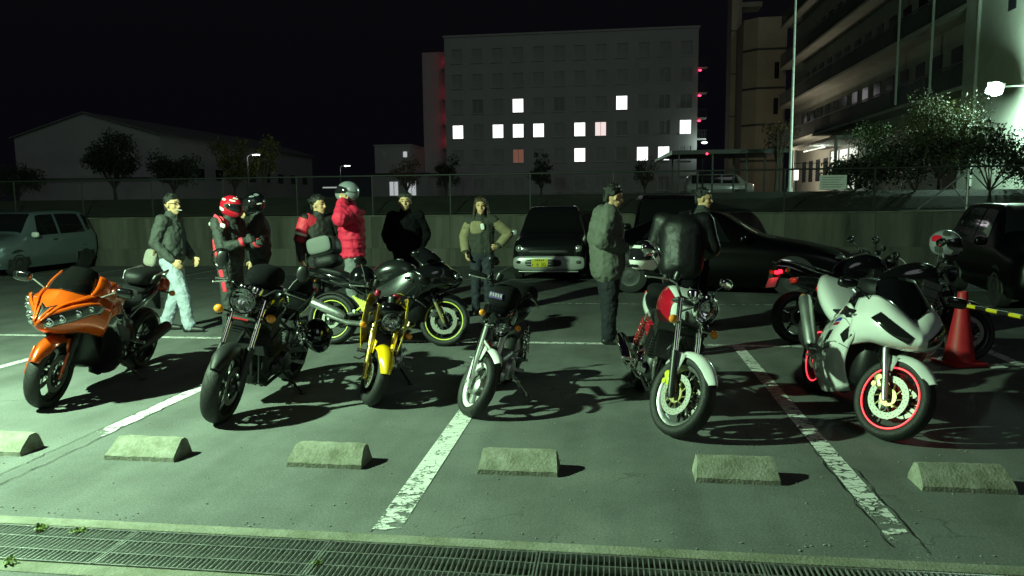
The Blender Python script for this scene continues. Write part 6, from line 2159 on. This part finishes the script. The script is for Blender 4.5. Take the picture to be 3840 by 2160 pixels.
# 2 rider in the red helmet looking at a phone
JB = cloth("rider_black", (.036, .040, .038), .7)
RED = cloth("rider_red", (.68, .035, .07), .6, var=.05)
REDH = M("helmet_red", (.55, .012, .03), .2, coat=1); WHD = M("helmet_white", (.75, .75, .72), .25, coat=1); GRD = M("helmet_grey", (.06, .065, .06), .3, coat=1)
person("rider in a red and white helmet and black jacket with red stripes", (-4.50, 8.32), R(-8),
       dict(elR=(.10, -.27, 1.12), wrR=(.33, -.15, 1.20), elL=(.10, .27, 1.12), wrL=(.34, .12, 1.17), nec=(.03, 0, 1.45), hd=(.06, 0, 1.585), hdR=(.9, .1, .25), hdL=(.9, -.2, .2)),
       dict(jacket=JB, trousers=JB, helmet=REDH, jw=1.06, curl=.9, skin=M("glove", (.02, .02, .02), .7),
            hdecals=[(-150, -100, 28, 40, WHD, "white_flash"), (-140, -95, -26, -8, WHD, "white_flash"), (-60, -10, 52, 66, WHD, "white_flash"), (-175, -150, 5, 30, WHD, "white_flash"), (-98, -70, -4, 16, GRD, "grey_panel"), (-80, -40, 36, 46, WHD, "white_flash")],
            bands=[("red_shoulder", 'sho', 'R', .35, 1.0, RED, .098), ("red_cuff", 'fore', 'L', .78, .95, RED, .056), ("red_cuff", 'fore', 'R', .80, .95, RED, .056)],
            straps=[("red_back_stripe", [(-.06, -.185, 1.22), (-.05, -.195, 1.10), (-.02, -.185, .98), (.0, -.17, .92)], .026, RED),
                    ("red_leg_stripe", [(.0, -.185, .86), (.02, -.175, .72), (.03, -.165, .60)], .030, RED),
                    ("red_chest_stripe", [(-.03, -.20, 1.50), (.05, -.215, 1.44), (.09, -.23, 1.36)], .028, RED)],
            bits=[("white_badge", (-.15, -.10, 1.40), (.03, .08, .05), WHD, None), ("white_badge", (.10, -.225, 1.385), (.07, .03, .05), WHD, (0, .4, 0)), ("belt_tab", (-.01, -.18, .92), (.12, .03, .03), WHD, None)]), h=.985, head_pitch=.28)
MB().box((-4.50 + .46, 8.32 - .09, 1.215), (.09, .065, .012), rot=(.2, -.5, -.2)).build("mobile_phone", BLKG, None, bevel=.004)
tag(bpy.data.objects["mobile_phone"], "dark mobile phone held by the rider in the red helmet", "phone")
# 2b rider behind him
person("rider in a black helmet standing behind the red helmet, hand at chin", (-4.45, 8.98), R(-150),
       dict(elL=(.16, .24, 1.18), wrL=(.20, .06, 1.40), hdL=(.2, -.2, .9)),
       dict(jacket=cloth("rider_dark", (.020, .021, .021), .75), trousers=cloth("trouser_dark", (.018, .019, .02)), helmet=BLKG,
            hdecals=[(40, 75, 35, 45, SILV, "pale_flash"), (75, 110, 40, 60, SILV, "pale_flash"), (60, 110, -8, 0, WHD, "white_flash")]), h=1.0, head_yaw=.3, head_pitch=.1)

# 3 man in the red-shouldered jacket
person("bare headed man in black jacket with red shoulder and white band", (-3.92, 9.65), R(-40),
       dict(elR=(-.05, -.27, 1.13), wrR=(-.02, -.26, .87), elL=(.02, .26, 1.13), wrL=(.10, .22, .90)),
       dict(jacket=cloth("jacket_black", (.014, .016, .014), .7), trousers=cloth("trouser_dark", (.018, .019, .02)), hair=HAIR,
            bands=[("red_sleeve", 'upper', 'R', -.05, .62, RED, .090), ("red_shoulder", 'sho', 'R', .2, 1.0, RED, .100), ("white_band", 'upper', 'R', .62, .74, WHD, .088), ("red_flash", 'upper', 'R', .80, 1.05, M("dark_red_cloth", (.22, .01, .03), .8), .077)]), h=.985, head_yaw=.5)
# 4 person pulling on the silver helmet
RDJ = cloth("red_down", (.64, .014, .060), .75, bump=.4, bscale=20)
person("person in a puffy red jacket pulling on a silver helmet with both hands", (-3.34, 9.32), R(198),
       dict(elL=(.13, .33, 1.36), wrL=(.09, .14, 1.55), elR=(.10, -.34, 1.36), wrR=(.09, -.14, 1.55), hdL=(0, -.25, .9), hdR=(0, .25, .9), hd=(.03, 0, 1.66), nec=(.01, 0, 1.49)),
       dict(jacket=RDJ, trousers=cloth("grey_denim", (.17, .18, .18)), helmet=SILV, aw=1.28, jw=1.08, puff=True, hem=.84, fold=.03, curl=.5,
            hdecals=[(88, 135, -2, 4, GRD, "grey_line"), (100, 150, -48, -40, WHD, "white_tab")]), h=1.04, head_pitch=-.12)
# 5 man in black
BLC = cloth("plain_black", (.004, .004, .005), .95, spec=.1)
person("man all in black standing with hands in pockets", (-2.88, 10.25), R(-78),
       dict(elL=(-.05, .29, 1.15), wrL=(.06, .20, .95), elR=(-.05, -.29, 1.15), wrR=(.06, -.20, .95)),
       dict(jacket=BLC, trousers=BLC, hair=HAIR, jw=1.08, hem=.80, handL=False, handR=False), h=1.0, head_yaw=.0)
# 6 woman in olive top
OLV = cloth("olive_cloth", (.24, .20, .115), .85); DKG = cloth("dark_green_cloth", (.032, .035, .028), .85)
person("smiling woman in olive and dark jacket, hand on hip", (-1.83, 10.42), R(-88),
       dict(elL=(-.08, .40, 1.20), wrL=(.04, .25, 1.02), hdL=(.3, -.9, -.3), elR=(-.02, -.27, 1.14), wrR=(.12, -.22, .93), shL=(-.01, .17, 1.40), shR=(-.01, -.17, 1.40)),
       dict(jacket=DKG, trousers=cloth("navy_denim", (.022, .026, .038)), hair=HAIRB, long=True, jw=.98, hem=.84,
            bands=[("olive_sleeve", 'upper', 'L', .05, 1.0, OLV, .080), ("olive_sleeve", 'fore', 'L', .0, .9, OLV, .070), ("olive_sleeve", 'upper', 'R', .15, 1.0, OLV, .080), ("olive_sleeve", 'fore', 'R', .0, .95, OLV, .070)],
            bits=[("olive_yoke", (.10, -.055, 1.30), (.10, .20, .20), OLV, None), ("white_patch", (.150, .035, 1.315), (.02, .055, .095), WHD, (.15, 0, 0))]), h=.955, head_yaw=.1, head_pitch=.0)
# 7 man in the long padded coat
GCO = cloth("coat_green", (.105, .115, .095), .85, bump=.45, bscale=16); NAV = cloth("navy_trouser", (.010, .012, .017))
person("man in a padded grey green hooded coat and navy trousers, hands pocketed", (-.06, 8.40), R(12),
       dict(elR=(-.11, -.29, 1.14), wrR=(.15, -.19, 1.06), elL=(-.08, .29, 1.14), wrL=(.14, .19, 1.03), kneL=(.03, .09, .49), ankL=(.05, .10, .085), hipR=(0, -.085, .9), nec=(.03, 0, 1.46), hd=(.075, 0, 1.59), toeR=(.93, -.35, 0)),
       dict(jacket=GCO, trousers=NAV, hair=HAIR, jw=1.30, aw=1.36, hood=True, hem=.70, tw=1.2, fold=.026, fscale=.05, handL=False, handR=False,
            bits=[("coat_front", (.155, 0, 1.10), (.07, .14, .62), cloth("coat_lining", (.03, .034, .03)), (0, -.06, 0))]), h=1.025, head_yaw=.10, head_pitch=.22)
# 8 man behind the red and white bike
person("dark haired man in black jacket with grey sleeves looking right", (1.12, 9.72), R(-12),
       dict(elL=(-.05, .28, 1.15), wrL=(.12, .2, .98), elR=(-.04, -.28, 1.14), wrR=(.13, -.2, 1.0), shR=(.04, -.185, 1.41)),
       dict(jacket=cloth("jacket_blackgrey", (.035, .040, .040), .8), trousers=BLC, hair=HAIR, jw=1.03, hem=.84), h=1.0, head_yaw=-.1, head_pitch=.1)

# 9 person with back turned, bent over, in a glossy black jacket
person("person in a plain black jacket with rounded back turned, head bent down", (.70, 7.78), R(78),
       dict(pel=(-.02, 0, .93), che=(.07, 0, 1.23), nec=(.24, 0, 1.37), hd=(.36, 0, 1.30), shL=(.10, .21, 1.36), shR=(.10, -.21, 1.36), elL=(.12, .30, 1.08), wrL=(.34, .22, 1.0), elR=(.12, -.30, 1.08), wrR=(.34, -.22, 1.0)),
       dict(jacket=cloth("glossy_black_jacket", (.0035, .0035, .0042), .5, bump=.2, var=.1), trousers=BLC, hair=HAIR, jw=1.22, aw=1.15, hem=.80, fold=.012, fscale=.16, smooth=26), h=1.02, head_pitch=.9)

# ---------------------------------------------------------------- loose helmets on the machines
def HQ(x, y, z, yaw, pitch=0, roll=0):
    return Matrix.Translation((x, y, z)) @ Matrix.Rotation(R(yaw), 4, 'Z') @ Matrix.Rotation(R(pitch), 4, 'Y') @ Matrix.Rotation(R(roll), 4, 'X')


helmet(HQ(-2.58, 6.22, .46, -40, 60, 20), BLKG, None, "black helmet hanging on the side of the black naked motorcycle", "helmets left on the motorcycles")
helmet(HQ(-2.42, 7.02, .86, 30, 40, 20), BLKG, None, "glossy black helmet hung between the yellow bike and black sport bike", "helmets left on the motorcycles")
helmet(HQ(.27, 6.22, 1.145, -130, -6), WHD, None, "white and black helmet resting on the red and white motorcycle", "helmets left on the motorcycles",
       decals=[(-60, 60, 40, 75, BLKG, "black_crown"), (95, 170, -5, 60, BLKG, "black_panel"), (-170, -95, -5, 60, BLKG, "black_panel"), (60, 110, -50, -15, WHD, "white_cheek")])
helmet(HQ(3.22, 7.78, 1.15, -25, 0), SILV, None, "silver green and red helmet on the motorcycle behind the traffic cone", "helmets left on the motorcycles",
       decals=[(-150, -100, 10, 40, REDH, "red_panel"), (-100, -60, 35, 70, GRD, "dark_panel"), (-130, -95, -40, -5, GRD, "dark_panel"), (60, 120, 20, 60, GRD, "dark_panel")])
# ================================================================ cars
GLASSD = M("car_glass", (.008, .009, .010), .04, coat=1)
TRIM = M("car_trim", (.015, .015, .016), .5)
CLAMP = M("car_lamp", (.62, .64, .62), .12, .7, coat=1)
PYEL = M("plate_yellow", (.62, .56, .01), .5); PTXT = M("plate_ink", (.03, .03, .02), .6)
TYRC = M("car_tyre", (.02, .02, .02), .8)


class Car:
    """st = [(x, half width, z sill, z belt, half width at roof, z shoulder, z centre)] nose to tail, x forward"""
    def __init__(self, label, loc, rz, st, paint, group="cars parked along the wall", name="parked_car", wheel_r=.28, axles=(1.05, -1.15), sub=None):
        self.root = empty(name, loc, rz, label, "car", group)
        self.st = st
        rows = [[], [], [], [], [], [], []]
        for (x, w, zs, zb, wr, zsh, zc) in st:
            pr = [(w * .90, zs), (w, zs + (zb - zs) * .35), (w * .995, zs + (zb - zs) * .72), (w * .965, zb), (wr, zsh), (wr * .62, zc - (zc - zsh) * .12), (0, zc)]
            for j, (y, z) in enumerate(pr): rows[j].append((x, y, z))
        self.S = Surf(rows)
        nu, nv = 44, 20
        m = MB(); self.S.panel(m, nu=nu, nv=nv); m.mir()
        n = (nu + 1) * (nv + 1)
        for col in (0, nu):
            ring = [j * (nu + 1) + col for j in range(nv + 1)]
            m.f.append(tuple(ring + [n + j for j in ring[::-1]]))
        m.f.append(tuple(range(0, nu + 1)) + tuple(n + k for k in range(nu, -1, -1)))
        self.body = m.build("body", paint, self.root, 40, weld=True)
        W = max(s[1] for s in st)
        for ax in axles:
            for s in (1, -1):
                c = Vector((ax, s * (W - .095), wheel_r))
                a = MB().lathe([(wheel_r + .055, s * .10), (wheel_r + .055, s * .12)], (ax, s * (W - .115), wheel_r), 'Y', 28, R(-4), R(184))
                a = MB().lathe([(0, s * .006), (wheel_r + .05, s * .006), (wheel_r + .06, s * -.02)], (ax, s * (W - .004), wheel_r + .01), 'Y', 28, R(-8), R(188))
                wl = MB().lathe([(wheel_r * .62, s * .085), (wheel_r * .8, s * .092), (wheel_r * .97, s * .07), (wheel_r, 0), (wheel_r * .97, -s * .08), (wheel_r * .6, -s * .09)], c + Vector((0, s * .012, 0)), 'Y', 28)
                a.build("wheel_arch", TRIM, self.root)
                w_ = wl.build("wheel", TYRC, self.root)
                h = MB().lathe([(0, s * .088), (wheel_r * .2, s * .095), (wheel_r * .4, s * .078), (wheel_r * .60, s * .09), (wheel_r * .64, s * .08)], c + Vector((0, s * .012, 0)), 'Y', 24)
                h.build("hub_cap", M("hub_silver", (.05, .052, .052), .5, .5), w_)
        self.W = W

    def u(self, x):
        xs = [s[0] for s in self.st]
        for i in range(len(xs) - 1):
            if xs[i] >= x >= xs[i + 1]:
                return (i + (xs[i] - x) / (xs[i] - xs[i + 1])) / (len(xs) - 1)
        return 0.0 if x > xs[0] else 1.0

    def pane(self, name, mat, q, off=.006, nu=10, nv=6, sides=(1, -1), par=None):
        for s in sides:
            m = MB(); self.S.panel(m, [(self.u(x), v) for x, v in q], nu, nv, off, self.flip if hasattr(self, 'flip') else 1)
            if s < 0: m.v = [(x, -y, z) for x, y, z in m.v]
            m.build(name, mat, par or self.root, 45)

    def full(self, name, mat, q, off=.006, nu=10, nv=8):
        m = MB(); self.S.panel(m, [(self.u(x), v) for x, v in q], nu, nv, off, self.flip if hasattr(self, 'flip') else 1); m.mir()
        m.build(name, mat, self.root, 45, weld=True)

    def box(self, name, mat, c, s, rot=None, p=4):
        m = MB(); bag_shape(m, c, s, p, rot=rot); return m.build(name, mat, self.root)

    def mirrors(self, x, z, mat, W=None):
        for s in (1, -1):
            self.box("door_mirror", mat, (x, s * ((W or self.W) + .09), z), (.10, .17, .13), p=3)


V2 = .5  # belt row index 3/6
KEI = [(1.70, .50, .36, .50, .42, .60, .63), (1.66, .66, .24, .62, .58, .72, .75), (1.50, .73, .20, .72, .62, .82, .86), (1.05, .738, .18, .80, .60, .90, .94), (.80, .738, .18, .84, .60, .98, 1.02),
       (.35, .738, .18, .86, .53, 1.36, 1.42), (-.2, .738, .18, .87, .52, 1.42, 1.48), (-1.0, .738, .18, .88, .52, 1.42, 1.47), (-1.45, .735, .20, .89, .52, 1.36, 1.41), (-1.62, .70, .26, .86, .50, .98, 1.02), (-1.69, .60, .34, .62, .42, .72, .74)]


def hatch(label, loc, rz, paint, bumper, stn=KEI, lamps=True, plate=None, sc=1.0, glass=GLASSD):
    c = Car(label, loc, rz, stn, paint)
    c.root.scale = (sc, sc, sc)
    c.flip = 1
    c.full("windscreen", glass, [(.80, .66), (.36, .70), (.36, 1.0), (.80, 1.0)][0:4], .008)
    c.pane("side_window", glass, [(.42, .52), (-.28, .52), (-.28, .655), (.26, .655)])
    c.pane("side_window", glass, [(-.36, .52), (-1.18, .52), (-1.10, .655), (-.36, .655)])
    c.pane("rear_quarter_glass", glass, [(-1.26, .53), (-1.44, .54), (-1.40, .64), (-1.22, .65)], nu=5)
    c.box("front_bumper", bumper, (1.60, 0, .38), (.26, 1.43, .30), p=5)
    c.box("grille", TRIM, (1.685, 0, .60), (.08, .80, .09))
    for s in (1, -1):
        h = c.box("headlight", CLAMP, (1.585, s * .545, .655), (.20, .25, .17), (0, 0, -s * .45), 2.6)
        c.box("parking_lamp", CLAMP, (1.655, s * .375, .615), (.08, .12, .11), p=2.6)
        c.box("fog_lamp", TRIM, (1.70, s * .56, .40), (.05, .16, .07), (0, 0, -s * .3), 3)
        c.box("door_handle", TRIM, (-.12, s * .745, .80), (.14, .03, .035))
        c.box("wiper", TRIM, (.80, s * .2 + .1, .965), (.03, .46, .02), (0, 0, .12))
    c.mirrors(.62, .94, bumper)
    c.box("lower_grille", TRIM, (1.735, -.10, .385), (.02, .72, .145))
    for k in range(2): c.box("grille_slat", bumper, (1.747, -.20, .36 + k * .05), (.014, .52, .012))
    c.box("lip", bumper, (1.70, 0, .215), (.06, 1.2, .03))
    if plate:
        p = c.box("number_plate", PYEL, (1.752, plate, .385), (.012, .33, .165), p=8)
        cu = bpy.data.curves.new("plate_digits", 'FONT'); cu.body = "6 30"; cu.size = .105; cu.extrude = .001; cu.align_x = 'CENTER'
        cu.materials.append(PTXT)
        tmp = bpy.data.objects.new("tmp", cu); COL.objects.link(tmp); bpy.context.view_layer.update()
        me_ = bpy.data.meshes.new_from_object(tmp.evaluated_get(bpy.context.evaluated_depsgraph_get())); bpy.data.objects.remove(tmp)
        o = bpy.data.objects.new("plate_digits", me_); COL.objects.link(o); o.parent = p
        o.rotation_euler = (R(90), 0, R(90)); o.location = (1.7595, plate + .028, .322)
        m = MB()
        for k in range(5): m.box((1.7595, plate - .07 + k * .036, .442), (.002, .022, .028))
        m.box((1.7595, plate - .135, .352), (.002, .02, .03))
        m.build("plate_print", PTXT, p, 0)
    return c


SILC = M("car_silver", (.52, .54, .52), .32, .35, coat=.8)
DKC = M("car_dark_grey", (.012, .013, .014), .16, .3, coat=1)
c = hatch("small car with pale silver bumper and yellow number plate facing the camera", (-1.24, 16.30, 0), R(-90), DKC, SILC, plate=-.17)
c.box("inner_mirror", M("mirror_dim", (.2, .2, .2), .4), (.46, 0, 1.30), (.03, .20, .05))
BLUC = M("car_blue_grey", (.15, .19, .21), .3, .4, coat=.9)
c = hatch("blue grey hatchback with a yellow number plate at far left", (-14.15, 16.42, 0), R(-90), BLUC, SILC, plate=.0)
for nm in list(c.root.children):
    if nm.name.startswith("door_mirror"): nm.data.materials[0] = WHITEP

# black box van facing the camera
VAN = [(1.86, .60, .36, .56, .52, .72, .76), (1.80, .78, .24, .70, .68, .86, .90), (1.62, .82, .20, .82, .70, .98, 1.02), (1.35, .83, .18, .90, .69, 1.10, 1.14), (.95, .83, .18, .92, .64, 1.56, 1.62),
       (.2, .83, .18, .93, .63, 1.63, 1.69), (-1.2, .83, .18, .93, .63, 1.63, 1.68), (-1.72, .82, .2, .93, .62, 1.58, 1.62), (-1.84, .78, .26, .88, .58, 1.0, 1.04), (-1.90, .7, .34, .64, .5, .74, .76)]
BLC_ = M("car_black", (.0012, .0012, .0015), .3, .0, spec=.25)
c = Car("black box shaped van facing the camera behind the coated man", (1.22, 16.75, 0), R(-90), VAN, BLC_)
c.flip = 1
c.full("windscreen", GLASSD, [(1.34, .66), (.97, .68), (.97, 1.0), (1.34, 1.0)], .008)
c.pane("side_window", GLASSD, [(1.0, .52), (.1, .52), (.1, .655), (.86, .655)])
c.pane("side_window", GLASSD, [(.0, .52), (-1.5, .52), (-1.45, .655), (.0, .655)])
for s in (1, -1):
    c.box("headlight", M("car_lamp_dim", (.2, .21, .21), .15, .6, coat=1), (1.74, s * .62, .76), (.18, .26, .2), (0, 0, -s * .4), 2.6)
c.box("front_bumper", BLC_, (1.74, 0, .40), (.30, 1.62, .32), p=5)
c.mirrors(1.05, 1.05, BLC_)
c.box("roof_edge_glint", CHROME, (.98, 0, 1.635), (.02, 1.15, .012))  # added bright strip, stands in for light catching the roof's front edge

# black coupe standing across, nose to the right
CPE = [(2.15, .50, .34, .48, .42, .56, .58), (2.08, .76, .22, .58, .64, .66, .69), (1.7, .85, .18, .70, .70, .78, .83), (1.1, .87, .17, .78, .70, .88, .94), (.75, .87, .17, .81, .66, .99, 1.03),
       (.15, .87, .17, .83, .56, 1.30, 1.36), (-.45, .87, .17, .84, .54, 1.34, 1.40), (-1.05, .87, .17, .86, .56, 1.16, 1.24), (-1.6, .86, .2, .86, .62, .96, 1.02), (-2.05, .80, .26, .80, .62, .88, .93), (-2.14, .66, .36, .60, .50, .66, .70)]
c = Car("black coupe standing across the lane behind the red and white motorcycle", (1.75, 13.5, 0), R(-12), CPE, BLC_, wheel_r=.31, axles=(1.32, -1.30))
c.flip = 1
c.full("windscreen", GLASSD, [(.76, .67), (.17, .70), (.17, 1.0), (.76, 1.0)], .008)
c.pane("side_window", GLASSD, [(.35, .53), (-.42, .53), (-.42, .655), (.08, .655)])
c.pane("rear_side_window", GLASSD, [(-.50, .53), (-1.10, .55), (-.92, .65), (-.50, .655)])
for s in (1, -1):
    c.box("headlight", M("car_lamp_dim", (.2, .21, .21), .15, .6, coat=1), (1.96, s * .66, .63), (.26, .2, .12), (0, 0, -s * .5), 2.6)
    c.box("door_handle", BLC_, (-.35, s * .875, .72), (.16, .03, .035))
c.mirrors(.55, .95, BLC_)
# black car at the right edge
c = hatch("black car cut off by the right edge of the picture", (6.45, 12.4, 0), R(-100), BLC_, BLC_, stn=[(x * 1.15, w * 1.12, a, b_, r_ * 1.12, s_, z) for x, w, a, b_, r_, s_, z in KEI], sc=1.0)
# white people carrier behind the fence
WHC = M("car_white", (.34, .35, .33), .35, coat=.6)
c = Car("white people carrier parked behind the fence", (7.9, 58, 1.78), R(0), [(x * .95, w, a, b_ - .1, r_, s_ - .12, z - .12) for x, w, a, b_, r_, s_, z in VAN], WHC, group="vehicles behind the fence")
c.root.scale = (1.38, 1.1, 1.0)
c.flip = 1
c.full("windscreen", GLASSD, [(1.27, .66), (.92, .68), (.92, 1.0), (1.27, 1.0)], .008)
c.pane("side_window", GLASSD, [(.95, .52), (.1, .52), (.1, .66), (.80, .66)])
c.pane("side_window", GLASSD, [(.0, .52), (-1.45, .52), (-1.4, .66), (.0, .66)])
c.box("headlight", CLAMP, (1.66, -.62, .66), (.18, .24, .18), (0, 0, .4), 2.6); c.box("headlight", CLAMP, (1.66, .62, .66), (.18, .24, .18), (0, 0, -.4), 2.6)
c.mirrors(1.0, .95, WHC)

# ---------------------------------------------------------------- traffic cones with a striped bar
CONE = M("cone_red", (.42, .014, .022), .5, var=.12, vscale=12)
def cone(x, y, lb):
    r = empty("traffic_cone", (x, y, 0), .3, lb, "traffic cone", "red traffic cones")
    MB().lathe([(.030, .68), (.034, .70), (.040, .69), (.048, .60), (.135, .035), (.15, .030)], axis='Z', seg=28).build("cone_body", CONE, r, solid=.006)
    m = MB(); bag_shape(m, (0, 0, .016), (.38, .38, .032), 8); m.build("base_plate", CONE, r)
    MB().lathe([(.047, .635), (.051, .615), (.060, .56), (.058, .55)], axis='Z', seg=28).build("collar", CONE, r)
cone(3.33, 7.60, "red traffic cone standing right of the white sport motorcycle")
cone(3.76, 5.55, "second red traffic cone holding the near end of the striped bar")
bar = empty("striped_bar", (3.33, 7.60, .575), 0, "yellow and black striped bar running right from the traffic cone", "barrier bar")
d_ = Vector((3.76 - 3.33, 5.55 - 7.60, 0))
L_ = d_.length; d_.normalize()
YB = M("bar_yellow", (.72, .58, .02), .45); BB = M("bar_black", (.012, .012, .012), .45)
for k in range(14):
    a0 = .06 + k * (L_ - .12) / 14; a1 = .06 + (k + 1) * (L_ - .12) / 14
    MB().tube([d_ * a0, d_ * a1], .019 if k % 2 else .0185, 12).build("yellow_band" if k % 2 == 0 else "black_band", YB if k % 2 == 0 else BB, bar)
for a in (0, L_):
    m = MB().lathe([(.056, -.018), (.072, -.018), (.072, .018), (.056, .018)], d_ * a, 'Z', 24, close=True); m.build("end_ring", M("bar_end", (.6, .6, .58), .5), bar)
# crushed white sheet of paper by the cone
m = MB(); m.add([(0, 0, .006), (.16, .02, .012), (.10, .12, .03), (.02, .10, .008), (.20, .10, .007)], [(0, 1, 2, 3), (1, 4, 2)])
o = m.build("paper_scrap", WHITEP, smooth=0); o.location = (3.52, 7.38, 0); tag(o, "white scrap lying at the foot of the traffic cone", "paper")
